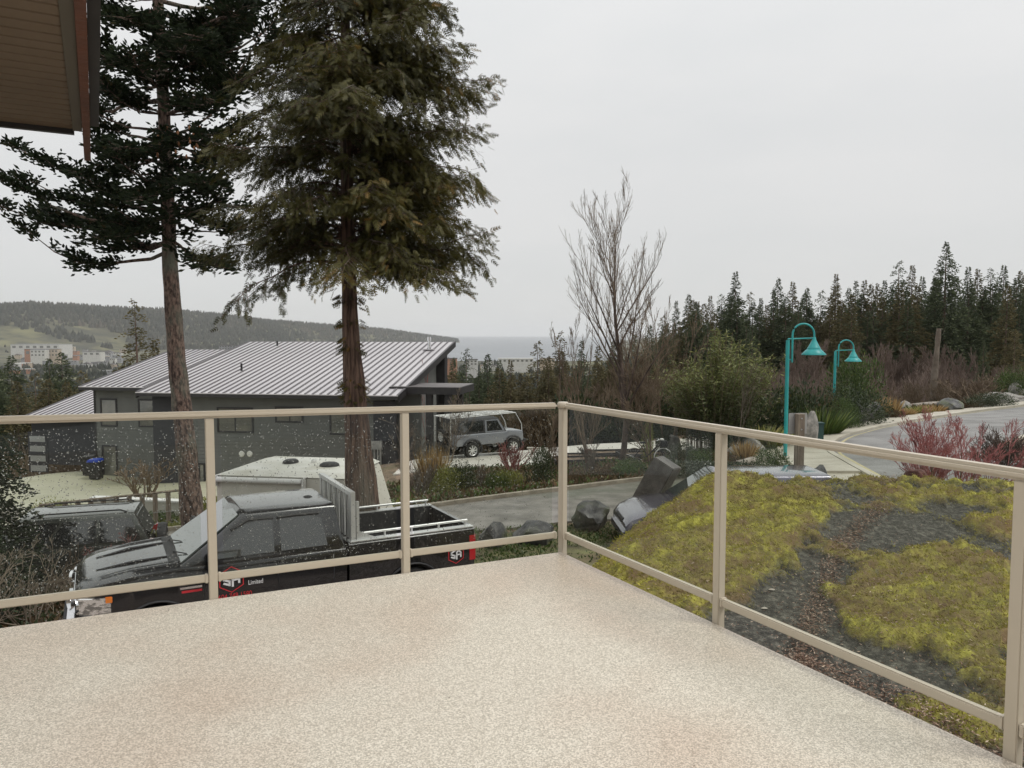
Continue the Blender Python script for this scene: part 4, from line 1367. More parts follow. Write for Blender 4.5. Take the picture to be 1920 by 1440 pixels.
def seam_roof(x0, x1, y0, run_, z0, pitch=0.41):
    """roof of separate standing-seam panels, eave at local y0, height z0"""
    n = max(1, round((x1 - x0) / pitch)); w = (x1 - x0) / n
    Lh = run_; dz = run_ * TP
    mm = MB()
    mm.add([(0.004, 0, 0), (w - 0.004, 0, 0), (w - 0.004, Lh, dz), (0.004, Lh, dz), (0.004, 0, -0.05), (w - 0.004, 0, -0.05), (w - 0.004, Lh, dz - 0.05), (0.004, Lh, dz - 0.05)],
           [(0, 1, 2, 3), (7, 6, 5, 4), (0, 4, 5, 1), (1, 5, 6, 2), (2, 6, 7, 3), (3, 7, 4, 0)])
    pm = mm.mesh('roof_panel'); pm.materials.append(m_roofm)
    ms_ = MB(); sw = 0.045
    ms_.add([(-sw, 0, -0.01), (sw, 0, -0.01), (sw, 0, 0.045), (-sw, 0, 0.045), (-sw, Lh, dz - 0.01), (sw, Lh, dz - 0.01), (sw, Lh, dz + 0.045), (-sw, Lh, dz + 0.045)],
            [(0, 1, 2, 3), (7, 6, 5, 4), (0, 4, 5, 1), (1, 5, 6, 2), (2, 6, 7, 3), (3, 7, 4, 0)])
    sm = ms_.mesh('roof_seam'); sm.materials.append(m_seam)
    for k in range(n):
        link('roof_panel', pm, None, house, loc=(x0 + k * w, y0, z0))
    for k in range(n + 1):
        link('roof_seam', sm, None, house, loc=(x0 + k * w, y0, z0))
    # fascia, gutter and rake boards
    b_ = MB().box2((x0 - 0.05, y0 - 0.10, z0 - 0.20), (x1 + 0.05, y0 - 0.003, z0 - 0.03)); b_.build('gutter', m_trim, house)
    MB().box2((x0 - 0.05, y0 - 0.11, z0 - 0.028), (x1 + 0.05, y0 - 0.004, z0 + 0.015)).build('drip_edge', m_roofm, house)
    for xx in (x0 - 0.075, x1 + 0.075):
        r_ = MB(); r_.add([(xx - 0.03, y0 - 0.02, z0 - 0.30), (xx + 0.03, y0 - 0.02, z0 - 0.30), (xx + 0.03, y0 - 0.02, z0 + 0.05), (xx - 0.03, y0 - 0.02, z0 + 0.05),
                           (xx - 0.03, y0 + Lh, z0 + dz - 0.30), (xx + 0.03, y0 + Lh, z0 + dz - 0.30), (xx + 0.03, y0 + Lh, z0 + dz + 0.05), (xx - 0.03, y0 + Lh, z0 + dz + 0.05)],
                          [(0, 1, 2, 3), (7, 6, 5, 4), (0, 4, 5, 1), (1, 5, 6, 2), (2, 6, 7, 3), (3, 7, 4, 0)])
        r_.build('rake_board', m_trim, house)
    s_ = MB(); s_.add([(x0 - 0.04, y0, z0 - 0.12), (x1 + 0.04, y0, z0 - 0.12), (x1 + 0.04, y0 + Lh, z0 + dz - 0.12), (x0 - 0.04, y0 + Lh, z0 + dz - 0.12),
                       (x0 - 0.04, y0, z0 - 0.052), (x1 + 0.04, y0, z0 - 0.052), (x1 + 0.04, y0 + Lh, z0 + dz - 0.052), (x0 - 0.04, y0 + Lh, z0 + dz - 0.052)],
                      [(0, 1, 2, 3), (7, 6, 5, 4), (0, 4, 5, 1), (1, 5, 6, 2), (2, 6, 7, 3), (3, 7, 4, 0)])
    s_.build('roof_underside', m_trim, house)


def siding_wall(x0, x1, y, z0, z1, mat, name='wall', depth=0.2, lap=0.19):
    """wall of lapped boards facing -y"""
    m_ = MB(); m_.box2((x0, y + 0.02, z0), (x1, y + depth, z1))
    m_.build(name, mat, house)
    b_ = MB(); z = z0
    while z < z1 - 0.01:
        t = min(z + lap, z1)
        b_.add([(x0, y - 0.032, z), (x1, y - 0.032, z), (x1, y + 0.006, t), (x0, y + 0.006, t), (x0, y + 0.016, z), (x1, y + 0.016, z)], [(0, 1, 2, 3), (0, 4, 5, 1)])
        z = t
    o = b_.build('siding', mat, house); o['kind'] = 'stuff'


def window(x0, x1, z0, z1, y, mull=(), fr=0.09):
    f = MB()
    for a, b_ in (((x0, z0), (x1, z0 + fr)), ((x0, z1 - fr), (x1, z1)), ((x0, z0 + fr), (x0 + fr, z1 - fr)), ((x1 - fr, z0 + fr), (x1, z1 - fr))):
        f.box2((a[0], y - 0.05, a[1]), (b_[0], y + 0.01, b_[1]))
    for mu in mull:
        xm = x0 + (x1 - x0) * mu; f.box2((xm - 0.03, y - 0.045, z0 + fr), (xm + 0.03, y + 0.01, z1 - fr))
    w = f.build('window', m_trim, house)
    MB().box2((x0 + fr, y - 0.020, z0 + fr), (x1 - fr, y - 0.012, z1 - fr)).build('pane', m_winglass, w)
    return w


# main block
seam_roof(-14.2, 0, 0, 11.95, EV)
siding_wall(-12.45, -0.9, 0.75, 0.0, EV - 0.02, m_siding)
xa, _ = wall_pt(297, 800, 1.9); xb, _ = wall_pt(335, 800, 0.75)
siding_wall(-14.0, -12.47, 0.95, 0, EV, m_siding_d, lap=0.3)
# gable wall on the right, following the roof
g = MB(); xg = -0.85
g.prism([(0.75, 0.0), (11.0, 0.0), (11.0, EV + 11.0 * TP - 0.14), (0.75, EV + 0.75 * TP - 0.14)], 0.2, 'x', xg - 0.2)
g.build('gable_wall', m_siding, house)
MB().box2((-1.3, 10.6, 1.5), (-0.3, 11.3, EV + 10.6 * TP - 0.15)).build('corner_post', m_trim, house)
MB().box2((-13.0, 10.8, 0), (-1.4, 11.0, EV + 1.9)).build('back_wall', m_siding, house)
for (a, b_, c_, d_, mu) in [(407, 763, 476, 812, (0.5,)), (516, 762, 569, 793, (0.52,)), (618, 768, 662, 816, ())]:
    x0, z1 = wall_pt(a, b_, 0.74); x1, z0 = wall_pt(c_, d_, 0.74); window(x0, x1, z0, z1, 0.74, mu)
x0, z1 = wall_pt(372, 868, 0.74); x1, z0 = wall_pt(386, 914, 0.74); window(x0, x1, z0, z1, 0.74)
# flat dark panel for the recess and door area at the right end of the front
x0, z1 = wall_pt(700, 752, 0.73); x1, z0 = wall_pt(744, 872, 0.73)
MB().box2((x0, 0.70, z0), (x1, 0.735, z1)).build('dark_panel', m_siding_d, house)
# paired round wall vents
for px in (453, 468):
    x0, z0 = wall_pt(px, 851, 0.72)
    MB().lathe([(0, 0.05), (0.13, 0.045), (0.17, 0.0)], c=(x0, 0.735, z0), n=18, M=Matrix.Rotation(R(90), 3, 'X')).build('wall_vent', m_white, house, smooth=True)
# meter box with conduits
x0, z1 = wall_pt(692, 826, 0.70); x1, z0 = wall_pt(718, 842, 0.70)
mbx = MB().box2((x0, 0.50, z0), (x1, 0.70, z1)).build('meter_box', m_steel, house)
for px in (697, 703, 709, 714):
    xx, zz_ = wall_pt(px, 842, 0.65); _, zb = wall_pt(px, 880, 0.65)
    MB().tube([(xx, 0.6, zb), (xx, 0.6, z0)], 0.055, 8).build('conduit', m_steel, mbx)
# middle block, set back
SB = 3.45
seam_roof(-20.3, -14.30, SB, 9.3, EV)
bx0, _ = wall_pt(181, 800, SB + 0.6)
siding_wall(bx0, -13.2, SB + 0.6, 0, EV - 0.02, m_siding)
MB().box2((bx0 - 0.10, SB + 0.55, 0), (bx0 - 0.003, SB + 0.75, EV + 0.02)).build('corner_board', m_trim, house)
g = MB(); g.prism([(SB + 0.78, 0.0), (SB + 9.0, 0.0), (SB + 9.0, EV + 9.0 * TP - 0.14), (SB + 0.78, EV + 0.78 * TP - 0.14)], 0.2, 'x', bx0)
g.build('side_wall', m_siding_d, house)
yb = SB + 0.59
for (a, b_, c_, d_) in [(188, 747, 221, 800), (259, 748, 292, 801)]:
    x0, z1 = wall_pt(a, b_, yb); x1, z0 = wall_pt(c_, d_, yb); window(x0, x1, z0, z1, yb)
x0, z1 = wall_pt(192, 834, yb); x1, z0 = wall_pt(222, 903, yb)
w = window(x0, x1, z0, z1, yb, (0.0,)); w.name = 'door'
MB().box2((x0, yb - 0.25, z0 - 0.08), (x1, yb - 0.06, z0 - 0.003)).build('door_step', m_conc_w, house)
# garage, farther left and lower
gy = 8.0
def groof(px, py):
    return wall_pt(px, py, gy)
gx0, gz = groof(40, 784)
gx1 = bx0 - 0.12
seam_roof(gx0, gx1 - 0.08, gy, 8.2, gz + 0.02)
gw0, _ = wall_pt(24, 830, gy + 0.5)
_, gzb = wall_pt(100, 888, gy + 0.5)
siding_wall(gx0 + 0.3, gx1, gy + 0.5, 0.0, gz - 0.03, m_siding_d, 'garage_wall', lap=0.3)
gd = empty('garage_door', (0, 0, 0)); gd.parent = house
x0, zt = wall_pt(54, 812, gy + 0.45); x1, zb = wall_pt(88, 886, gy + 0.45)
MB().box2((x0 - 0.1, gy + 0.46, zb), (x1 + 0.1, gy + 0.485, zt + 0.1)).build('door_leaf', m_siding_d, gd)
for k in range(4):
    za = zb + (zt - zb) * (k + 0.12) / 4; zc = zb + (zt - zb) * (k + 0.72) / 4
    MB().box2((x0 + 0.05, gy + 0.44, za), (x1 - 0.05, gy + 0.455, zc)).build('door_pane', pmat('garage_pane', (0.30, 0.31, 0.31), rough=0.1, coat=1), gd)
# porch canopy on the right side
y0, z0 = wall_pt_x(770, 729, 0.2)
MB().box2((-0.84, 1.2, z0 - 0.25), (2.9, 4.6, z0 + 0.10)).build('porch_canopy', m_trim, house)
MB().box2((-0.82, 1.25, z0 + 0.103), (2.85, 4.55, z0 + 0.125)).build('canopy_top', m_roofdark, house)
for xx, yy in ((1.2, 1.6), (2.2, 1.6), (1.2, 4.2), (2.2, 4.2)):
    MB().box2((xx - 0.16, yy - 0.16, 1.0), (xx + 0.16, yy + 0.16, z0 - 0.253)).build('porch_column', m_trim, house)
MB().box2((-0.84, 2.0, 2.0), (0.6, 2.25, z0 - 0.255)).build('porch_wall', m_siding, house)
# flue and small vent pipes standing on the roof
def roof_local(px, py):
    o = HMI @ Vector((0, 0, EYE)); d = HMI.to_3x3() @ (P(px, py, Y=10) - Vector((0, 0, EYE)))
    k = (EV + TP * o.y - o.z) / (d.z - TP * d.y); return o + d * k
q = roof_local(805, 656)
fl = MB().tube([(0, 0, -0.1), (0, 0, 0.55), (0, 0, 0.56), (0, 0, 0.80)], [0.10, 0.10, 0.14, 0.14], 14).build('roof_flue', m_chrome, house, loc=q)
MB().box((0, 0, 0.03), (0.7, 0.6, 0.04)).build('flue_flashing', m_roofm, fl)
for px, py, hh in ((453, 695, 0.42), (520, 648, 0.30)):
    q = roof_local(px, py)
    MB().tube([(0, 0, -0.05), (0, 0, hh)], 0.06, 10).build('vent_pipe', m_trim, house, loc=q)

# ================================================================== vehicles
def lerp(a, b, t): return a + (b - a) * t


def loft(stations, name, mat, parent, angle=32, closed_ends=True):
    """stations: [(x, [(y,z) half profile from bottom centre to top centre])]"""
    m_ = MB(); n = len(stations[0][1]); vs = []
    for x, pr in stations:
        ring = [(x, y, z) for y, z in pr] + [(x, -y, z) for y, z in pr[::-1]]
        vs += ring
    N2 = 2 * n; fs = []
    for i in range(len(stations) - 1):
        for k in range(N2):
            fs.append((i * N2 + k, i * N2 + (k + 1) % N2, (i + 1) * N2 + (k + 1) % N2, (i + 1) * N2 + k))
    fs.append(tuple(range(N2))); fs.append(tuple((len(stations) - 1) * N2 + k for k in range(N2))[::-1])
    m_.add(vs, fs)
    me = m_.mesh(name)
    bm = bmesh.new(); bm.from_mesh(me); bmesh.ops.remove_doubles(bm, verts=bm.verts, dist=1e-4)
    bmesh.ops.recalc_face_normals(bm, faces=bm.faces); bm.to_mesh(me); bm.free()
    return link(name, me, mat, parent, smooth=True, angle=angle)


def lower_body(L, hw, zb, topz, wheels, wr, parent, mat, x0=0.0, name='body', nose=0.35, tail=0.18, deck=0.86, tumble=0.05):
    """painted lower body; topz(x) gives bonnet, belt and boot height"""
    xs_ = sorted(set([round(x0 + (L - x0) * k / 90, 4) for k in range(91)]))
    st = []
    for x in xs_:
        zt = topz(x)
        e = 1.0
        if L - x < nose: e = 1 - 0.16 * (1 - (L - x) / nose) ** 2.2
        if x < tail: e = 1 - 0.08 * (1 - x / tail) ** 2
        w = hw * e
        z0 = zb
        for wx in wheels:
            R_ = wr + 0.075
            if abs(x - wx) < R_:
                z0 = max(z0, wr + math.sqrt(R_ * R_ - (x - wx) ** 2))
        z0 = min(z0, zt - 0.18)
        if L - x < 0.12: z0 = max(z0, zb + 0.05)
        zm = max(z0 + 0.02, zb + 0.32)
        st.append((x, [(0, z0 if z0 > zb + 0.01 else zb), (w * 0.90, z0), (w * 0.985, z0 + 0.03), (w, min(zm, zt - 0.12)), (w * 0.995, zt - 0.10), (w * (1 - tumble * 0.5), zt - 0.035), (w * deck, zt), (w * 0.5, zt + 0.012), (0, zt + 0.018)]))
    return loft(st, name, mat, parent)


def wheel(parent, x, y, r, w, rim='spoke', mat=None, face=1):
    """tyre with rim as a sub-part; face=+1 looks towards +y"""
    t = MB().lathe([(r * 0.62, -w / 2), (r * 0.94, -w / 2), (r, -w * 0.34), (r, w * 0.34), (r * 0.94, w / 2), (r * 0.62, w / 2), (r * 0.60, 0)], n=32, M=Matrix.Rotation(R(90), 3, 'X'))
    o = t.build('wheel', m_tyre, parent, loc=(x, y, r), smooth=True, angle=40)
    f = MB()
    yy = face * w * 0.36
    f.lathe([(r * 0.62, face * w * 0.46), (r * 0.57, face * w * 0.40), (r * 0.55, face * w * 0.1)], n=32, M=Matrix.Rotation(R(90), 3, 'X').inverted())
    for k in range(8 if rim == 'spoke' else 6):
        a = 2 * math.pi * k / (8 if rim == 'spoke' else 6)
        f.box((math.cos(a) * r * 0.33, yy, math.sin(a) * r * 0.33), (r * 0.55, 0.03, r * 0.13), M=None)
        v0 = len(f.v) - 8
        c = Vector((math.cos(a) * r * 0.33, yy, math.sin(a) * r * 0.33))
        for i in range(v0, len(f.v)):
            q = Vector(f.v[i]) - c
            q = Matrix.Rotation(-a, 3, 'Y') @ q
            f.v[i] = tuple(q + c)
    f.lathe([(0, face * w * 0.42), (r * 0.14, face * w * 0.42), (r * 0.16, face * w * 0.3)], n=16, M=Matrix.Rotation(R(90), 3, 'X').inverted())
    f.build('rim', mat or m_alu, o, smooth=True, angle=30)
    return o


def side_poly(parent, name, mat, poly, plane, sgn, t=0.006, depth=0.004):
    """thin panel on a cab side; plane=(y0,z0,y1,z1) gives y at z"""
    y0, z0, y1, z1 = plane
    def Y(z): return lerp(y0, y1, (z - z0) / (z1 - z0))
    m_ = MB(); n = len(poly)
    vs = [(x, sgn * (Y(z) + t), z) for x, z in poly] + [(x, sgn * (Y(z) + t - depth - 0.004), z) for x, z in poly]
    m_.add(vs, [tuple(range(n)), tuple(range(n, 2 * n))[::-1]] + [(i, i + n, (i + 1) % n + n, (i + 1) % n) for i in range(n)])
    return m_.build(name, mat, parent)


def slab4(parent, name, mat, c4, t=0.006):
    """thin quad panel, offset outward by t"""
    c4 = [Vector(c) for c in c4]
    n = (c4[1] - c4[0]).cross(c4[3] - c4[0]).normalized()
    m_ = MB(); m_.add([c + n * t for c in c4] + [c - n * 0.004 for c in c4], [(0, 1, 2, 3), (7, 6, 5, 4), (0, 4, 5, 1), (1, 5, 6, 2), (2, 6, 7, 3), (3, 7, 4, 0)])
    return m_.build(name, mat, parent)


def greenhouse(parent, pts, hwb, zb, hwr, zr, mat, name='cab'):
    """pts = x of (rear base, rear top, front top, front base)"""
    rb, rt, ft, fb = pts
    st = []
    xs_ = [rb, rb + (rt - rb) * 0.5, rt - 0.001 if rt > rb else rb + 0.01, rt + 0.06, (rt * 2 + ft) / 3, (rt + ft * 2) / 3, ft - 0.06, ft, (ft + fb) / 2, fb]
    for x in xs_:
        if x < rt: k = (x - rb) / max(rt - rb, 1e-3)
        elif x > ft: k = 1 - (x - ft) / (fb - ft)
        else: k = 1
        k = max(0.02, min(1, k))
        z = zb + (zr - zb) * k
        hr = lerp(hwb, hwr, k)
        cr2 = 0.028 * math.sin(math.pi * min(1, max(0, (x - rb) / (fb - rb))))
        st.append((x, [(0, zb - 0.12), (hwb * 0.99, zb - 0.12), (hwb, zb), (lerp(hwb, hr, 0.5), lerp(zb, z, 0.5) - 0.02 * k), (hr, z - 0.07 * k), (hr * 0.985, z - 0.035 * k), (hr * 0.93, z - 0.008), (hr * 0.6, z + cr2 * 0.7), (0, z + cr2)]))
    return loft(st, name, mat, parent, angle=40)


def txt(s, size, mat, parent, M, name='lettering', ext=0.002):
    c = bpy.data.curves.new('t', 'FONT'); c.body = s; c.size = size; c.extrude = ext; c.align_x = 'LEFT'
    o = bpy.data.objects.new('t', c); COL.objects.link(o)
    dg = bpy.context.evaluated_depsgraph_get()
    me = bpy.data.meshes.new_from_object(o.evaluated_get(dg))
    bpy.data.objects.remove(o)
    me.materials.clear(); me.transform(M)
    return link(name, me, mat, parent)


# ---- the black pickup
TU = Vector((-0.880, -0.475, 0)).normalized()
t_rear = Vector((-0.623, 12.85, 0))
TN = Vector((0.475, -0.880, 0)).normalized()     # towards the deck
tr_rz = math.atan2(TU.y, TU.x)
t_org = t_rear - TN * 1.0
tz = h1(-3, 11.5) + 0.02
truck = empty('pickup_truck', (t_org.x, t_org.y, tz), tr_rz, 'glossy black crew cab pickup with aluminium headache rack and bed rails, parked below the deck', 'pickup truck')
TL = 5.92


def ttop(x):
    return float(np.interp(x, [0, 2.2, 4.15, 4.5, 4.62, 5.2, 5.65, 5.82, 5.92], [1.34, 1.34, 1.34, 1.37, 1.385, 1.345, 1.285, 1.23, 1.13]))


body = lower_body(TL, 1.0, 0.55, ttop, (1.12, 4.92), 0.42, truck, m_black, x0=2.22, nose=0.5, tail=0.0, deck=0.88)
# raised centre and side creases of the bonnet
hd = MB()
for sg in (-1, 1):
    pts = [(4.70, sg * 0.42, ttop(4.7) + 0.022), (5.2, sg * 0.40, ttop(5.2) + 0.030), (5.66, sg * 0.34, ttop(5.66) + 0.020)]
    hd.tube(pts, [0.012, 0.022, 0.010], 6)
    pts = [(4.62, sg * 0.80, ttop(4.62) + 0.004), (5.2, sg * 0.77, ttop(5.2) + 0.006), (5.75, sg * 0.66, ttop(5.75) - 0.002)]
    hd.tube(pts, [0.016, 0.020, 0.010], 6)
hd.build('bonnet_crease', m_black, truck, smooth=True)
cab = greenhouse(truck, (2.24, 2.34, 3.72, 4.62), 0.955, 1.34, 0.76, 1.99, m_black)
PLN = (0.955, 1.34, 0.765, 1.93)
for sg in (-1, 1):
    side_poly(truck, 'side_window', m_carglass, [(2.50, 1.40), (3.20, 1.40), (3.20, 1.86), (2.74, 1.86), (2.56, 1.80)], PLN, sg)
    side_poly(truck, 'side_window', m_carglass, [(3.30, 1.40), (4.24, 1.40), (3.92, 1.68), (3.70, 1.83), (3.50, 1.87), (3.30, 1.87)], PLN, sg)
    # rain deflectors above the windows
    for a, b_ in ((2.6, 3.22), (3.29, 3.9)):
        m_ = MB(); y_ = lambda z: lerp(0.955, 0.765, (z - 1.34) / 0.59)
        p_ = [(a, sg * (y_(1.885) + 0.022), 1.885), (b_ - 0.25, sg * (y_(1.89) + 0.022), 1.895), (b_, sg * (y_(1.80) + 0.022), 1.78 if b_ > 3.5 else 1.89)]
        m_.tube(p_, 0.022, 6); m_.build('rain_deflector', m_blackmat, truck, smooth=True)
    # door gaps and handles
    for xg in (3.26, 2.42, 4.30):
        MB().box2((xg - 0.006, sg * 0.998, 0.62), (xg + 0.006, sg * 1.003, 1.28)).build('door_gap', m_blackmat, truck)
    for xg in (2.60, 3.46):
        MB().box((xg, sg * 1.015, 1.16), (0.20, 0.035, 0.035)).build('door_handle', m_black, truck, bevel=0.008)
    # wing mirror
    mr = MB().box((4.20, sg * 1.16, 1.44), (0.11, 0.24, 0.30)).build('wing_mirror', m_blackmat, truck, bevel=0.03)
    MB().box2((4.17, sg * 0.95, 1.38), (4.25, sg * 1.06, 1.44)).build('mirror_arm', m_blackmat, mr)
    # wheel arch lips
    m_ = MB()
    for wx in (1.12, 4.92):
        m_.tube([(wx + math.cos(a) * 0.505, sg * 1.005, 0.42 + math.sin(a) * 0.505) for a in [math.pi * k / 14 for k in range(15)]], 0.018, 6)
    m_.build('arch_lip', m_blackmat, truck, smooth=True)
    for wx in (1.12, 4.92):
        wheel(truck, wx, sg * 0.84, 0.42, 0.29, face=sg)
    # lamps
    fl_ = MB().prism([(5.42, sg * 0.90), (5.46, sg * 1.004), (5.72, sg * 0.985), (5.90, sg * 0.90), (5.94, sg * 0.60), (5.80, sg * 0.58)], 0.27, 'z', 0.84).build('headlight', m_lens, truck, bevel=0.03)
    for hx, hy, hr in ((5.80, 0.80, 0.10), (5.86, 0.66, 0.085)):
        MB().lathe([(0.0, -0.01), (hr * 0.35, 0.0), (hr, 0.055), (hr * 1.08, 0.06), (hr * 1.08, 0.02)], n=18, M=Matrix.Rotation(sg * R(20), 3, 'Z') @ Matrix.Rotation(R(90), 3, 'Y')).build('lamp_bowl', m_chrome, fl_, loc=(hx + 0.08, sg * hy, 0.98), smooth=True)
    MB().prism([(5.47, sg * 1.007), (5.56, sg * 1.002), (5.56, sg * 0.93), (5.47, sg * 0.93)], 0.09, 'z', 1.00).build('turn_lamp', m_amber, fl_, bevel=0.008)
    MB().box2((5.44, sg * 0.90, 0.812), (5.93, sg * 0.99, 0.832)).build('lamp_trim', m_blackmat, truck)
    MB().box((0.06, sg * 0.93, 1.05), (0.14, 0.15, 0.46)).build('tail_light', m_redlens, truck, bevel=0.02)
# windscreen
slab4(truck, 'windscreen', m_winds, [(4.58, -0.86, 1.385), (4.58, 0.86, 1.385), (3.77, 0.70, 1.955), (3.77, -0.70, 1.955)], 0.016)
MB().box2((4.60, -0.78, 1.375), (4.74, 0.78, 1.405)).build('cowl', m_blackmat, truck)
for sg in (-0.5, 0.25):
    MB().tube([(4.64, sg, 1.415), (4.50, sg + 0.45, 1.475)], 0.009, 6).build('wiper', m_blackmat, truck)
slab4(truck, 'rear_window', m_carglass, [(2.225, 0.62, 1.42), (2.225, -0.62, 1.42), (2.30, -0.60, 1.85), (2.30, 0.60, 1.85)], 0.006)
MB().lathe([(0, 0.03), (0.05, 0.02), (0.08, 0)], n=12).build('roof_antenna', m_blackmat, truck, loc=(2.6, 0.1, 2.0))
# grille and bumper
gr = MB().box2((5.86, -0.50, 0.80), (5.935, 0.50, 1.10)).build('grille', m_chrome, truck, bevel=0.02)
for k in range(5):
    MB().box2((5.930, -0.46, 0.825 + k * 0.055), (5.945, 0.46, 0.852 + k * 0.055)).build('grille_bar', m_blackmat, gr)
MB().box2((5.94, -0.045, 0.81), (5.955, 0.045, 1.09)).build('grille_bar', m_chrome, gr)
bp_ = MB().prism([(5.72, -0.98), (5.98, -0.90), (6.08, -0.5), (6.08, 0.5), (5.98, 0.90), (5.72, 0.98)], 0.27, 'z', 0.46).build('front_bumper', m_blackmat, truck, bevel=0.03)
MB().box2((5.93, -0.78, 0.745), (6.03, 0.78, 0.765)).build('bumper_strip', m_chrome, bp_)
MB().box2((-0.14, -0.90, 0.50), (0.03, 0.90, 0.66)).build('rear_bumper', m_chrome, truck, bevel=0.03)
# bed
bd = MB()
for sg in (-1, 1):
    xs_ = [0.02 + 2.16 * k / 40 for k in range(41)]
    vs = []
    for x in xs_:
        z0 = 0.55
        if abs(x - 1.12) < 0.495: z0 = max(z0, 0.42 + math.sqrt(0.495 ** 2 - (x - 1.12) ** 2))
        vs += [(x, sg * 0.94, z0), (x, sg * 0.99, z0 + 0.01), (x, sg * 1.0, max(z0 + 0.02, 0.9)), (x, sg * 0.995, 1.36), (x, sg * 0.97, 1.395), (x, sg * 0.86, 1.395), (x, sg * 0.86, 0.8 if z0 < 0.8 else z0)]
    n = 7
    bd.add(vs, [(i * n + k, i * n + (k + 1) % n, (i + 1) * n + (k + 1) % n, (i + 1) * n + k) for i in range(40) for k in range(n)] + [tuple(range(n)), tuple(40 * n + k for k in range(n))])
bd.box2((0.0, -0.90, 0.66), (0.07, 0.90, 1.395)); bd.box2((2.12, -0.86, 0.66), (2.18, 0.86, 1.39))
bd.build('bed', m_black, truck, smooth=True, angle=30)
MB().box2((0.07, -0.855, 0.70), (2.12, 0.855, 0.76)).build('bed_floor', m_blackmat, truck)
lin = MB(); lin.box2((0.071, -0.858, 0.76), (2.119, -0.845, 1.39)); lin.box2((0.071, 0.845, 0.76), (2.119, 0.858, 1.39)); lin.box2((2.105, -0.845, 0.76), (2.119, 0.845, 1.39))
for wx in (-1, 1): lin.box2((0.75, wx * 0.62, 0.76), (1.5, wx * 0.845, 0.98))
lin.build('bed_liner', m_blackmat, truck)
for sg in (-1, 1):
    MB().box2((0.03, sg * 0.84, 1.397), (2.16, sg * 1.0, 1.412)).build('bed_cap', m_alu, truck)
    tb = MB().tube([(0.10, sg * 0.885, 1.50), (2.02, sg * 0.885, 1.50)], 0.021, 10)
    for x in (0.14, 0.62, 1.1, 1.56, 1.98): tb.tube([(x, sg * 0.885, 1.41), (x, sg * 0.885, 1.50)], 0.018, 8)
    tb.build('tie_down_rail', m_alu, truck, smooth=True)
# headache rack
rk = MB()
for sg in (-1, 1):
    rk.box2((2.06, sg * 0.86, 1.41), (2.13, sg * 0.96, 2.12)); rk.box2((1.99, sg * 0.87, 1.41), (2.035, sg * 0.93, 2.02))
    rk.prism([(2.0, 1.414), (2.0, 1.55), (1.72, 1.414)], 0.012, 'y', sg * 0.90)
rk.box2((2.06, -0.96, 2.121), (2.14, 0.96, 2.185))
rack = rk.build('headache_rack', m_alu, truck)
for k in range(11):
    y_ = -0.80 + 1.6 * k / 10
    MB().box((2.095, y_, 1.76), (0.04, 0.07, 0.71)).build('rack_louvre', m_steel if k % 2 else m_alu, rack)
# bed and door graphics: white letters inside a red hexagon
def sidemat(s, h_, yoff=1.004):
    # text on the deck side: reads towards the rear
    return Matrix.Translation((s, yoff, h_)) @ Matrix(((-1, 0, 0, 0), (0, 0, 1, 0), (0, 1, 0, 0), (0, 0, 0, 1)))


def hexlogo(s, h_, rad):
    e = MB()
    def hexp(r): return [(s + r * math.sin(k * math.pi / 3), h_ + r * math.cos(k * math.pi / 3)) for k in range(6)]
    o_, i_ = hexp(rad), hexp(rad * 0.92)
    vs = [(x, 1.0065, z) for x, z in o_ + i_] + [(x, 1.001, z) for x, z in o_ + i_]
    e.add(vs, [(k, (k + 1) % 6, (k + 1) % 6 + 6, k + 6) for k in range(6)] + [(k, k + 12, (k + 1) % 6 + 12, (k + 1) % 6) for k in range(6)])
    lg = e.build('logo_hexagon', m_redprint, truck)
    # angular S and A built as bands
    u = rad
    def band(pl, w):
        b_ = MB()
        for (x0, z0), (x1, z1) in zip(pl[:-1], pl[1:]):
            d = Vector((x1 - x0, z1 - z0)); L_ = d.length; d.normalize(); nrm = Vector((-d.y, d.x)) * w / 2
            a0 = Vector((x0, z0)) - d * w / 2; a1 = Vector((x1, z1)) + d * w / 2
            q = [a0 + nrm, a1 + nrm, a1 - nrm, a0 - nrm]
            b_.add([(s - p_.x * u, 1.0075, h_ + p_.y * u) for p_ in q] + [(s - p_.x * u, 1.002, h_ + p_.y * u) for p_ in q], [(0, 1, 2, 3), (0, 4, 5, 1), (1, 5, 6, 2), (2, 6, 7, 3), (3, 7, 4, 0)])
        return b_
    band([(-0.10, 0.42), (-0.52, 0.20), (-0.52, 0.02), (-0.14, -0.14), (-0.14, -0.40), (-0.50, -0.26)], 0.15).build('logo_letter', m_whiteprint, lg)
    band([(0.08, -0.48), (0.08, 0.18), (0.32, 0.40), (0.54, 0.14), (0.54, -0.26)], 0.15).build('logo_letter', m_whiteprint, lg)
    band([(0.08, -0.08), (0.54, -0.02)], 0.12).build('logo_letter', m_whiteprint, lg)


hexlogo(0.36, 0.97, 0.16)
hexlogo(3.93, 1.09, 0.195)
txt('Limited', 0.095, m_whiteprint, truck, sidemat(3.70, 0.975) @ Matrix.Scale(0.75, 4, (1, 0, 0)))
txt('604 748 1580', 0.10, m_redprint, truck, sidemat(4.12, 0.815) @ Matrix.Scale(0.85, 4, (1, 0, 0)))
MB().box2((4.33, 1.0015, 1.045), (4.62, 1.010, 1.075)).build('badge', m_chrome, truck)
MB().box2((4.33, 1.0015, 0.990), (4.60, 1.008, 1.022)).build('badge', m_redprint, truck)


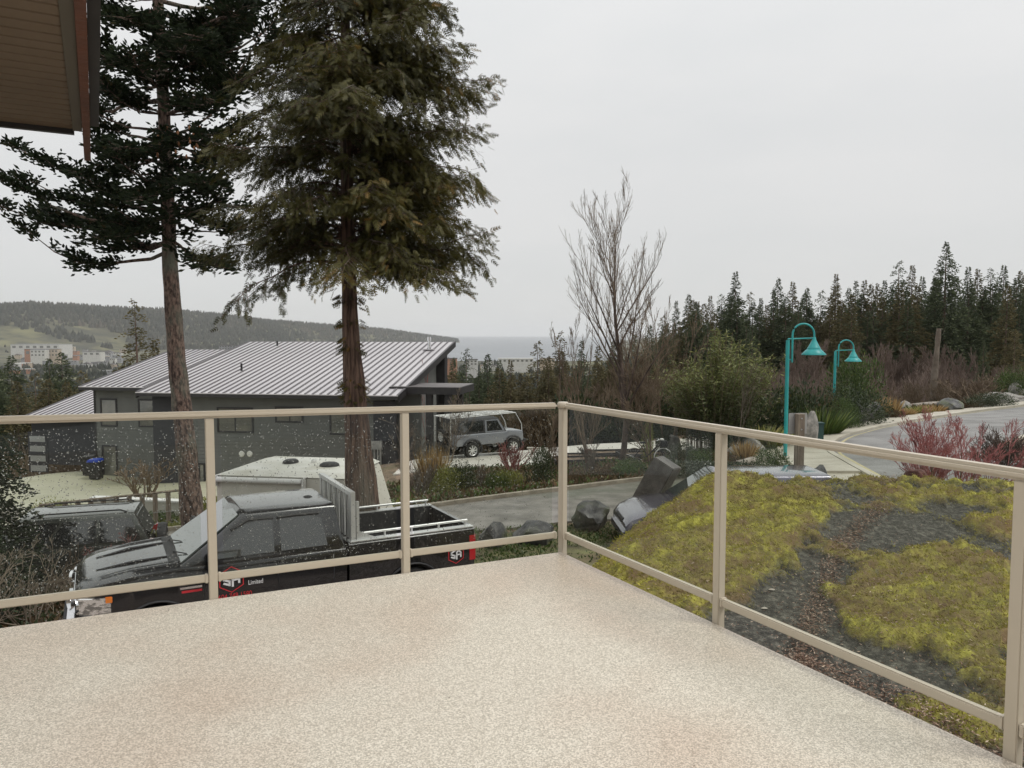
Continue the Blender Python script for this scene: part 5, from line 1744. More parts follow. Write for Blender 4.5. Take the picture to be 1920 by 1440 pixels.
# ---- generic cars
def car(name, label, cat, loc, rz, L, hw, zb, belt, hood, zr, pts, wheels, wr, paint, glass=None, hwr=None, roofrack=False, tail_red=True):
    e = empty(name, loc, rz, label, cat)
    rb, rt, ft, fb = pts
    def tz_(x):
        return float(np.interp(x, [0, 0.06, max(rb, 0.1), fb - 0.1, fb + 0.05, L - 0.45, L - 0.12, L], [belt - 0.28, belt - 0.06, belt, belt, hood + 0.06, hood - 0.03, hood - 0.16, hood - 0.30]))
    lower_body(L, hw, zb, tz_, wheels, wr, e, paint, nose=0.85, tail=0.25, deck=0.88)
    hwb = hw * 0.955; hwr = hwr or hw * 0.76
    greenhouse(e, pts, hwb, belt, hwr, zr, paint, 'roof')
    PL_ = (hwb, belt, hwr, zr - 0.06)
    zt = zr - 0.13
    def xr(z): return lerp(rb, rt, (z - belt) / (zr - belt))
    def xf(z): return lerp(fb, ft, (z - belt) / (zr - belt))
    z0 = belt + 0.05
    xa_, xb_ = xr(z0) + 0.10, xf(z0) - 0.22
    xc, xd = xr(zt) + 0.10, xf(zt) - 0.10
    n = 3
    for sg in (-1, 1):
        cuts = [0, 0.30, 0.62, 1.0]
        for k in range(n):
            f0, f1 = cuts[k] + 0.012, cuts[k + 1] - 0.012
            side_poly(e, 'side_window', glass or m_carglass, [(lerp(xa_, xb_, f0), z0), (lerp(xa_, xb_, f1), z0), (lerp(xc, xd, f1), zt), (lerp(xc, xd, f0), zt)], PL_, sg, t=0.008)
        for wx in wheels: wheel(e, wx, sg * (hw - 0.12), wr, 0.22, face=sg)
        MB().box((L - 0.22, sg * (hw - 0.25), hood - 0.25), (0.26, 0.28, 0.12)).build('headlight', m_lens, e, bevel=0.04)
        MB().box((0.05, sg * (hw - 0.13), belt - 0.12), (0.12, 0.16, 0.30)).build('tail_light', m_redlens, e, bevel=0.02)
        MB().box((fb - 0.38, sg * (hw + 0.08), belt + 0.07), (0.14, 0.20, 0.15)).build('wing_mirror', m_blackmat, e, bevel=0.03)
        for xg in (lerp(xa_, xb_, 0.62), lerp(xa_, xb_, 0.30)):
            MB().box2((xg - 0.005, sg * (hw - 0.004), zb + 0.1), (xg + 0.005, sg * (hw + 0.002), belt - 0.09)).build('door_gap', m_blackmat, e)
    slab4(e, 'windscreen', m_winds, [(fb - 0.05, -hwb * 0.88, belt + 0.05), (fb - 0.05, hwb * 0.88, belt + 0.05), (ft + 0.04, hwr * 0.90, zr - 0.03), (ft + 0.04, -hwr * 0.90, zr - 0.03)], 0.016)
    slab4(e, 'rear_window', m_carglass, [(xr(belt + 0.06), hwb * 0.80, belt + 0.06), (xr(belt + 0.06), -hwb * 0.80, belt + 0.06), (xr(zr - 0.1), -hwr * 0.85, zr - 0.1), (xr(zr - 0.1), hwr * 0.85, zr - 0.1)], 0.012)
    MB().box2((L - 0.08, -hw * 0.8, zb + 0.02), (L + 0.06, hw * 0.8, zb + 0.26)).build('front_bumper', paint, e, bevel=0.05)
    MB().box2((L - 0.07, -hw * 0.40, hood - 0.36), (L + 0.012, hw * 0.40, hood - 0.24)).build('grille', m_blackmat, e, bevel=0.02)
    MB().box2((-0.08, -hw * 0.9, zb + 0.02), (0.05, hw * 0.9, zb + 0.24)).build('rear_bumper', m_blackmat, e, bevel=0.04)
    if roofrack:
        for sg in (-1, 1):
            rr = MB().tube([(rt + 0.15, sg * hwr * 0.90, zr + 0.0), (rt + 0.3, sg * hwr * 0.90, zr + 0.06), (ft - 0.4, sg * hwr * 0.90, zr + 0.06), (ft - 0.2, sg * hwr * 0.90, zr)], 0.018, 8)
            rr.build('roof_rail', m_blackmat, e, smooth=True)
    return e


sx, sy = P(282, 1000, Y=18.2).x, 18.2
srz = math.atan2(-0.33, -0.94)
suv_c = Vector((sx, sy, 0)) + Vector((0.33, -0.94, 0)).normalized() * -0.6
suv = car('parked_suv', 'dark grey green estate suv behind bare shrubs at lower left, wet silver roof', 'suv', (suv_c.x + 0.1, suv_c.y, h1(sx - 2, 18) + 0.05), srz,
          4.75, 0.93, 0.32, 1.08, 1.08, 1.76, (0.10, 0.42, 2.75, 3.72), (0.95, 3.72), 0.37, m_suv, roofrack=True)
MB().lathe([(0, 0.12), (0.34, 0.10), (0.36, 0.0), (0.34, -0.10)], n=20, M=Matrix.Rotation(R(-90), 3, 'Y')).build('spare_wheel_cover', m_blackmat, suv, loc=(-0.12, 0, 0.95), smooth=True)
lav = car('parked_wagon', 'wet lavender grey car mostly hidden behind the mossy rock', 'car', (7.12, 16.95, h1(5, 17) - 0.02), R(182),
          4.75, 0.95, 0.30, 1.05, 0.98, 1.70, (0.05, 0.35, 2.60, 3.52), (0.95, 3.8), 0.35, m_lav)

# ---- off-roader by the slab
jq = P(905, 862, Y=36); jz = h1(jq.x, 36.2) + 0.06
jrz = math.atan2(-0.24, 0.97)
je = empty('off_road_vehicle', (-3.0, 35.5, h1(-1.8, 36.2) + 0.05), R(35), 'silver grey two door off roader with hard top, pipe roof rack and rear spare wheel', 'off-roader')
def jt(x): return float(np.interp(x, [0, 2.75, 2.85, 3.75, 3.85], [1.22, 1.22, 1.25, 1.17, 1.0]))
lower_body(3.85, 0.80, 0.62, jt, (0.85, 3.15), 0.40, je, m_jeep, nose=0.15, tail=0.05, deck=0.93)
greenhouse(je, (0.02, 0.10, 2.38, 2.78), 0.775, 1.22, 0.70, 1.90, m_blackmat, 'hard_top')
PJ = (0.775, 1.22, 0.70, 1.84)
for sg in (-1, 1):
    side_poly(je, 'side_window', m_carglass, [(0.22, 1.30), (1.50, 1.30), (1.50, 1.78), (0.34, 1.78), (0.22, 1.66)], PJ, sg)
    side_poly(je, 'door_frame', m_jeep, [(1.60, 1.22), (2.72, 1.22), (2.36, 1.83), (1.60, 1.83)], PJ, sg, t=0.006)
    side_poly(je, 'door_window', m_carglass, [(1.70, 1.28), (2.56, 1.28), (2.30, 1.77), (1.70, 1.77)], PJ, sg, t=0.014)
    for wx in (0.85, 3.15):
        wheel(je, wx, sg * 0.74, 0.40, 0.27, face=sg)
        MB().tube([(wx + math.cos(a) * 0.50, sg * 0.83, 0.42 + math.sin(a) * 0.50) for a in [math.pi * (k - 1) / 12 for k in range(15)]], 0.06, 6).build('wheel_flare', m_blackmat, je, smooth=True)
    MB().box2((1.62, sg * 0.80, 0.55), (2.5, sg * 0.88, 0.60)).build('side_step', m_blackmat, je)
slab4(je, 'windscreen', m_winds, [(2.74, -0.68, 1.28), (2.74, 0.68, 1.28), (2.42, 0.64, 1.84), (2.42, -0.64, 1.84)], 0.016)
sw = wheel(je, 0, 0, 0.36, 0.24, face=1); sw.name = 'spare_wheel'; sw.rotation_euler = (0, 0, R(90)); sw.location = (-0.16, 0.15, 1.05)
rk = MB(); yy = 0.72
for sg in (-1, 1):
    rk.tube([(-0.3, sg * yy, 2.02), (3.35, sg * yy, 2.10), (3.72, sg * yy, 1.5), (3.80, sg * yy * 0.9, 1.0)], 0.022, 8)
    rk.tube([(-0.25, sg * yy, 0.75), (-0.25, sg * yy, 2.02)], 0.022, 8); rk.tube([(0.05, sg * yy, 1.25), (0.02, sg * yy, 2.02)], 0.022, 8)
for k in range(4): rk.tube([(-0.3, -yy + 2 * yy * (k + 0.5) / 4, 2.06), (3.3, -yy + 2 * yy * (k + 0.5) / 4, 2.13)], 0.018, 6)
for x in (-0.28, 0.6, 1.5, 2.4, 3.3): rk.tube([(x, -yy, 2.04 + 0.02 * x), (x, yy, 2.04 + 0.02 * x)], 0.02, 6)
rk.build('pipe_rack', m_alu, je, smooth=True)
MB().box2((3.83, -0.70, 0.58), (4.02, 0.70, 0.72)).build('front_bumper', m_blackmat, je)
MB().box2((-0.14, -0.78, 0.50), (0.0, 0.78, 0.68)).build('rear_bumper', m_blackmat, je)
MB().box2((-0.02, -0.7, 1.28), (0.0, 0.7, 1.72)).build('rear_window', m_carglass, je)

je.scale = (1.0, 1.0, 0.95)
# ---- white camper trailer between truck and trees
ra_ = R(11.0)
rq = P(405, 889, Y=15.7)
rz_ = h1(-5, 16) + 0.02
cv = empty('camper_trailer', (rq.x, rq.y, rz_), R(-9), 'cream travel trailer with roof vents and rolled awning, parked behind the black pickup', 'camper trailer')
CH = rq.z - rz_
CLn = 2.80; CW = 2.15
c_ = MB(); pr = [(0.0, 0.42), (CLn + 0.42, 0.42), (CLn + 0.30, 0.95), (CLn, CH - 0.10), (CLn - 0.06, CH - 0.02), (0.06, CH - 0.02), (0.0, CH - 0.10)]
c_.prism(pr, CW, 'y', 0.0)
c_.build('shell', m_rv, cv, bevel=0.02)
r_ = MB()
r_.add([(-0.02, -0.03, CH - 0.018), (CLn + 0.0, -0.03, CH - 0.018), (CLn + 0.0, CW + 0.02, CH - 0.018), (-0.02, CW + 0.02, CH - 0.018),
        (0.30, 0.10, CH + 0.06), (CLn - 0.12, 0.10, CH + 0.06), (CLn - 0.12, CW - 0.1, CH + 0.06), (0.30, CW - 0.1, CH + 0.06)],
       [(3, 2, 1, 0), (4, 5, 6, 7), (0, 1, 5, 4), (1, 2, 6, 5), (2, 3, 7, 6), (3, 0, 4, 7)])
r_.build('roof', m_rvroof, cv, bevel=0.01)
MB().tube([(0.06, -0.075, CH - 0.09), (CLn - 0.9, -0.075, CH - 0.09)], 0.058, 12).build('rolled_awning', m_white, cv, smooth=True)
for xx in (0.03, CLn - 0.86):
    MB().box((xx, -0.07, CH - 0.12), (0.05, 0.12, 0.22)).build('awning_bracket', m_white, cv, bevel=0.01)
dr = MB().box2((0.30, -0.022, 0.55), (0.92, -0.002, CH - 0.42)).build('door', m_rv, cv, bevel=0.008)
MB().box2((0.42, -0.034, CH - 0.92), (0.80, -0.024, CH - 0.60)).build('door_window', m_carglass, dr, bevel=0.004)
MB().box((1.62, -0.02, CH - 0.36), (0.07, 0.03, 0.13)).build('porch_light', m_white, cv)
MB().box((1.25, -0.008, CH - 0.52), (0.36, 0.008, 0.12)).build('warning_label', pmat('label_yellow', (0.62, 0.55, 0.25), rough=0.5), cv)
MB().box2((1.4, -0.012, 1.15), (2.4, -0.004, 1.6)).build('side_window', m_carglass, cv)
for (xx, yy, sx_, sy_, nm, mt) in [(1.05, 1.25, 0.26, 0.36, 'roof_vent', m_blackmat), (2.05, 1.0, 0.34, 0.34, 'roof_vent', m_blackmat), (1.55, 1.35, 0.10, 0.10, 'roof_cap', m_white), (2.65, 1.5, 0.12, 0.12, 'roof_cap', m_rvroof)]:
    MB().lathe([(0, 0.075), (0.7, 0.07), (0.95, 0.04), (1.0, 0.0)], n=20).build(nm, mt, cv, loc=(xx, yy, CH + 0.06), smooth=True).scale = (sx_ / 1.6, sy_ / 1.6, 1)
for sg in (0.1, CW - 0.1):
    wheel(cv, 1.9, sg, 0.33, 0.2, face=-1 if sg < 1 else 1)
MB().box2((CLn + 0.43, CW / 2 - 0.06, 0.45), (CLn + 1.2, CW / 2 + 0.06, 0.55)).build('drawbar', m_blackmat, cv)
for xx in (0.2, CLn - 0.2): MB().tube([(xx, 0.3, -0.05), (xx, 0.3, 0.42)], 0.03, 6).build('jack_leg', m_blackmat, cv)

# ================================================================== street furniture
def street_lamp(px_top, py_top, px_b, Y, label, side=1):
    top = P(px_top, py_top, Y=Y); b0 = P(px_b, 700, Y=Y)
    x = top.x; z0 = h1(x, Y)
    e = empty('street_lamp', (x, Y, z0), 0, label, 'street lamp', 'teal street lamps along the pavement')
    Hh = top.z - z0
    s = 1.0
    MB().tube([(0, 0, -0.05), (0, 0, Hh - 0.62)], 0.070, 14).build('pole', m_teal, e, smooth=True)
    MB().tube([(0, 0, -0.02), (0, 0, 0.10)], 0.14, 14).build('base_collar', m_teal, e, smooth=True)
    a = MB()
    x0 = 0.17; r = 0.40
    pts = [(x0, 0, Hh - 1.45), (x0, 0, Hh - 0.42)] + [(x0 + r - r * math.cos(t), 0, Hh - 0.42 + r * math.sin(t)) for t in [math.pi * k / 14 for k in range(1, 15)]] + [(x0 + 2 * r, 0, Hh - 0.55)]
    a.tube(pts, 0.036, 10)
    a.tube([(0.0, 0, Hh - 0.58), (x0 + 2 * r, 0, Hh - 0.55)], 0.025, 8)
    a.tube([(0, 0, Hh - 1.35), (x0, 0, Hh - 1.35)], 0.022, 8)
    a.build('arm', m_teal, e, smooth=True)
    sh = MB().lathe([(0.0, 0.02), (0.07, 0.0), (0.085, -0.10), (0.13, -0.18), (0.235, -0.36), (0.27, -0.40), (0.27, -0.44), (0.31, -0.46), (0.49, -0.62), (0.49, -0.65), (0.46, -0.65), (0.28, -0.50), (0.0, -0.49)], n=28)
    shd = sh.build('lamp_shade', m_teal, e, loc=(x0 + 2 * r, 0, Hh - 0.52), smooth=True, angle=50); shd.scale = (0.88, 0.88, 1)
    MB().lathe([(0, -0.60), (0.10, -0.58), (0.13, -0.50), (0.10, -0.492)], n=14).build('bulb_cover', m_lamp_in, shd, smooth=True)
    return e


street_lamp(1478, 606, 1470, 28.5, 'nearer and taller looking teal street lamp with curved arm and bell shade')
street_lamp(1567, 637, 1562, 41.5, 'farther teal street lamp standing behind shrubs and the stone wall')

# sign seen from behind on a wooden post
q = P(1500, 776, Y=21.0); z0 = h1(q.x, 21)
sg_ = empty('street_sign', (q.x, 21.0, z0), R(8), 'grey back of a street sign on a weathered square wooden post', 'sign')
hp = q.z - z0
MB().box2((-0.10, -0.10, -0.1), (0.10, 0.10, hp)).build('post', m_wood, sg_, bevel=0.008)
MB().box2((-0.27, 0.105, hp - 0.56), (0.27, 0.12, hp + 0.01)).build('sign_plate', m_signback, sg_, bevel=0.004)
MB().box2((0.0, 0.105, hp - 1.05), (0.17, 0.12, hp - 0.575)).build('small_plate', m_signback, sg_, bevel=0.004)
MB().box2((-0.125, -0.125, hp - 1.62), (0.125, 0.125, hp - 1.52)).build('red_band', m_redprint, sg_)
for dz in (0.12, 0.42):
    MB().lathe([(0, 0.02), (0.02, 0.015), (0.022, 0)], n=8, M=Matrix.Rotation(R(90), 3, 'X')).build('bolt', m_steel, sg_, loc=(0, -0.10, hp - dz))

# ================================================================== stones
def stone_mesh(seed, sx, sy, sz, sub=3, jag=0.22, flat=0.0):
    bm = bmesh.new(); bmesh.ops.create_icosphere(bm, subdivisions=sub, radius=1.0)
    r = random.Random(seed); planes = []
    for _ in range(9):
        n_ = Vector((r.gauss(0, 1), r.gauss(0, 1), r.gauss(0, 0.8))).normalized(); planes.append((n_, r.uniform(0.62, 0.88)))
    o_ = Vector((seed * 3.1, seed * 1.7, 0))
    for v in bm.verts:
        for n_, d_ in planes:
            k = v.co.dot(n_)
            if k > d_: v.co -= n_ * (k - d_) * 0.92
        v.co *= 1 + jag * mnoise.noise(v.co * 1.6 + o_) + 0.06 * mnoise.noise(v.co * 6 + o_)
        v.co.x *= sx; v.co.y *= sy; v.co.z *= sz
    me = bpy.data.meshes.new('boulder'); bm.to_mesh(me); bm.free()
    me.polygons.foreach_set('use_smooth', [True] * len(me.polygons)); me.set_sharp_from_angle(angle=R(28))
    return me


def boulder(px, py_bot, Y, w, h, label, seed, mat=None, group=None, name='boulder', d=None, rz=None, sink=0.12):
    q = P(px, py_bot, Y=Y)
    o = link(name, stone_mesh(seed, w / 2, (d or w * 0.8) / 2, h / 2 / 0.85), mat or m_basalt)
    o.location = (q.x, Y, h1(q.x, Y) + h / 2 - sink)
    o.rotation_euler = (0, 0, rz if rz is not None else seed * 1.3)
    tag(o, label, 'boulder', group)
    return o


boulder(925, 1010, 16.6, 0.80, 0.62, 'low dark boulder just right of the pickup tailgate', 11)
boulder(1003, 1005, 16.9, 1.10, 0.60, 'wide flat topped dark boulder between tailgate and corner post', 12)
boulder(1108, 975, 18.2, 1.15, 0.78, 'angular dark boulder lying on the mossy verge left of the tilted basalt column', 13)
boulder(1176, 968, 18.6, 0.62, 0.62, 'small dark rock supporting the foot of the tilted basalt column', 14)
boulder(1536, 905, 20.0, 0.92, 1.12, 'speckled dark upright boulder beside the wooden sign post', 15, d=0.6, rz=0.1)
_rq = P(1717, 903, Y=9.35)
o = link('small_stone', stone_mesh(16, 0.13, 0.10, 0.11, 3), pmat('red_stone', (0.06, 0.025, 0.022), (0.16, 0.07, 0.055), scale=9, rough=0.9, bump=1)); o.location = (_rq.x, 9.35, float(rock_base(np.array([_rq.x]), np.array([9.35]))[0]) + 0.09)
tag(o, 'small dark reddish stone on the crest of the mossy rock under the red shrub', 'stone')
# tilted basalt column: a squared block leaning to the right
q = P(1190, 962, Y=18.3)
colm = MB(); a_, b_ = 0.29, 0.33
colm.prism([(-a_, -b_ * 0.8), (a_ * 0.9, -b_), (a_ * 1.05, b_ * 0.8), (-a_ * 0.9, b_)], 1.85, 'z', -0.15)
o = colm.build('basalt_column', pmat('wet_basalt', (0.050, 0.042, 0.036), (0.115, 0.10, 0.088), scale=3, rough=0.38, bump=0.6, bscale=12, c3=(0.16, 0.15, 0.135), scale3=2.2), bevel=0.02)
o.location = (q.x, 18.3, h1(q.x, 18.3) + 0.15)
o.rotation_euler = (R(-4), R(27), R(-30))
tag(o, 'squared dark basalt column block leaning to the right on the verge', 'stone block')
# standing stone with small bin beside it
q = P(1515, 815, Y=31)
o = link('standing_stone', stone_mesh(21, 0.42, 0.26, 0.95, 3, 0.15), m_stone); o.location = (q.x, 31, h1(q.x, 31) + 0.62); o.rotation_euler = (0.0, 0.12, 0.2)
tag(o, 'tall pale standing stone at the pavement edge behind the sign', 'standing stone')
q = P(1535, 800, Y=31.5)
bn = empty('green_bin', (q.x, 31.5, h1(q.x, 31.5)), 0, 'small dark green bin beside the pale standing stone', 'bin')
MB().prism([(-0.16, -0.16), (0.16, -0.16), (0.16, 0.16), (-0.16, 0.16)], 0.85, 'z', 0).build('body', m_bin_green, bn, bevel=0.02)
MB().box2((-0.19, -0.19, 0.853), (0.19, 0.19, 0.93)).build('lid', m_bin_green, bn, bevel=0.02)
# stone retaining wall along the pavement
WL = [(1568, 812), (1590, 806), (1610, 800), (1628, 792), (1642, 783), (1652, 772)]
words = ['nearest and leftmost', 'second', 'third', 'fourth', 'fifth', 'farthest and rightmost']
_wl = offset_line(ra, 2.75)
for k, (px, py) in enumerate(WL):
    _i = int(np.argmin(np.abs(_wl[:, 0] / _wl[:, 1] - (1572 + k * 17 - 960) / FPX) + (_wl[:, 1] < 31) * 9)); Yd = float(_wl[_i, 1]); px = 960 + FPX * float(_wl[_i, 0]) / Yd
    boulder(px, py, Yd, 0.95, 1.05, words[k] + ' squared stone of the low wall along the pavement', 30 + k, name='wall_stone', group='squared stones walling the planted bank', d=0.8)
for px, py, Yd, w, h, lb, sd in [(1562, 762, 44, 1.8, 1.3, 'pale rough boulder up in the bank between the two lamps', 40), (1698, 752, 47.8, 0.9, 0.9, 'upright grey stone among the driftwood logs', 41),
                                 (1782, 760, 48.5, 1.9, 0.9, 'broad grey green boulder at the pavement before the logs', 42), (1905, 742, 55, 1.3, 1.4, 'pale round boulder on the bank at the right edge', 43),
                                 (1262, 815, 33, 0.8, 0.9, 'rounded grey garden stone right of the clipped yew', 44), (1408, 800, 31, 1.2, 0.6, 'low pale stones under the bamboo by the path', 45),
                                 (1880, 757, 53.5, 3.6, 0.8, 'long low mounded rock by the road at right', 46), (1385, 812, 30, 1.2, 0.5, 'flat grey stone left of the clipped round bush', 47)]:
    boulder(px, py, Yd, w, h, lb, sd, m_stone if sd not in (42,) else m_basalt)


# driftwood logs stacked as an edging
def log(px1, py1, px2, py2, Y1, Y2, rad, label, up=0.0, mat=None):
    a = P(px1, py1, Y=Y1); b_ = P(px2, py2, Y=Y2)
    a.z = h1(a.x, a.y) + rad + up; b_.z = h1(b_.x, b_.y) + rad + up
    rr = random.Random(px1)
    pts = [a.lerp(b_, t) + Vector((0, 0, rr.uniform(-.03, .03))) for t in (0, .25, .5, .75, 1)]
    c = (a + b_) / 2
    o = MB().tube([p_ - c for p_ in pts], [rad * rr.uniform(0.7, 1.1) for _ in pts], 9).build('driftwood_log', mat or m_driftwood, smooth=True, angle=50)
    o.location = c; tag(o, label, 'log', 'driftwood logs edging the bank')


log(1652, 758, 1745, 748, 45.5, 49, 0.16, 'lower left driftwood log beyond the orange grass')
log(1700, 762, 1760, 756, 46.8, 48.2, 0.11, 'short pale log just behind the yellow grass mounds')
log(1690, 745, 1790, 738, 49, 51, 0.15, 'long upper driftwood log ending at the bare snag', 0.35)
log(1745, 740, 1830, 742, 50.5, 52, 0.12, 'thin driftwood log right of the bare snag', 0.15)
log(1800, 760, 1862, 757, 51, 52.5, 0.12, 'short log lying near the broad grey green boulder')
log(1380, 838, 1440, 818, 27, 28, 0.14, 'slanting grey log in the garden behind the railing')

# ================================================================== plants
LM = {}
for i in range(3):
    LM['dome%d' % i] = leafy_mesh('dome', 2600, 1, 1, 1, 0.11, 100 + i, LEAF, 9)
    LM['fine%d' % i] = leafy_mesh('fine', 5200, 1, 1, 1, 0.065, 110 + i, LEAF, 14, bias=-0.05)
    LM['low%d' % i] = leafy_mesh('low', 2600, 1, 1, 0.5, 0.08, 120 + i, LEAF, 12, 0.8)
    LM['bare%d' % i] = bare_shrub_mesh('bare', 130 + i, 1.0, 0.75, 9, 0.004, 3, (3, 5))
    LM['bareS%d' % i] = bare_shrub_mesh('bare_thin', 140 + i, 1.0, 0.6, 12, 0.003, 2, (5, 8), 0.5, 0.5)


def grass_mesh(n, r, h, seed, lean=0.6):
    g = np.random.default_rng(seed)
    a = g.random(n) * 6.28; k = g.random(n) ** 0.5
    pos = np.stack([np.cos(a) * k * r * 0.35, np.sin(a) * k * r * 0.35, np.zeros(n)], 1)
    d = np.stack([np.cos(a) * k * lean, np.sin(a) * k * lean, np.ones(n)], 1) + g.normal(0, 0.12, (n, 3))
    return np_mesh('grass', *scatter(BLADE[0], BLADE[1], pos, d, h * g.uniform(0.5, 1.1, n), g.random(n) * 6.28))


LM['grass0'] = grass_mesh(420, 1, 1.2, 151)
LM['grass1'] = grass_mesh(420, 1, 1.2, 152, 0.9)


def plant(px, py, Y, w, h, kind, mat, label, cat='shrub', name='garden_shrub', group=None, part='foliage', stems=False, dz=0.0):
    """a plant whose foot shows near pixel (px, py)"""
    x = (px - 960) / FPX * Y * 1.002
    z = h1(x, Y) + dz
    e = empty(name, (x, Y, z), random.random() * 6.28, label, cat, group)
    o = link(part, LM[kind], None, e)
    me = LM[kind]
    if not me.materials: me.materials.append(mat)
    o.material_slots[0].link = 'OBJECT'; o.material_slots[0].material = mat
    o.scale = (w / 2, w / 2, h) if kind[:3] in ('dom', 'fin') else ((w / 2, w / 2, h * 2) if kind[:3] == 'low' else (w / 1.1, w / 1.1, h * 0.95))
    if stems:
        s_ = link('stems', LM['bare1'], None, e)
        if not LM['bare1'].materials: LM['bare1'].materials.append(m_twig)
        s_.material_slots[0].link = 'OBJECT'; s_.material_slots[0].material = m_twig
        s_.scale = (w / 1.4, w / 1.4, h * 0.9)
    return e


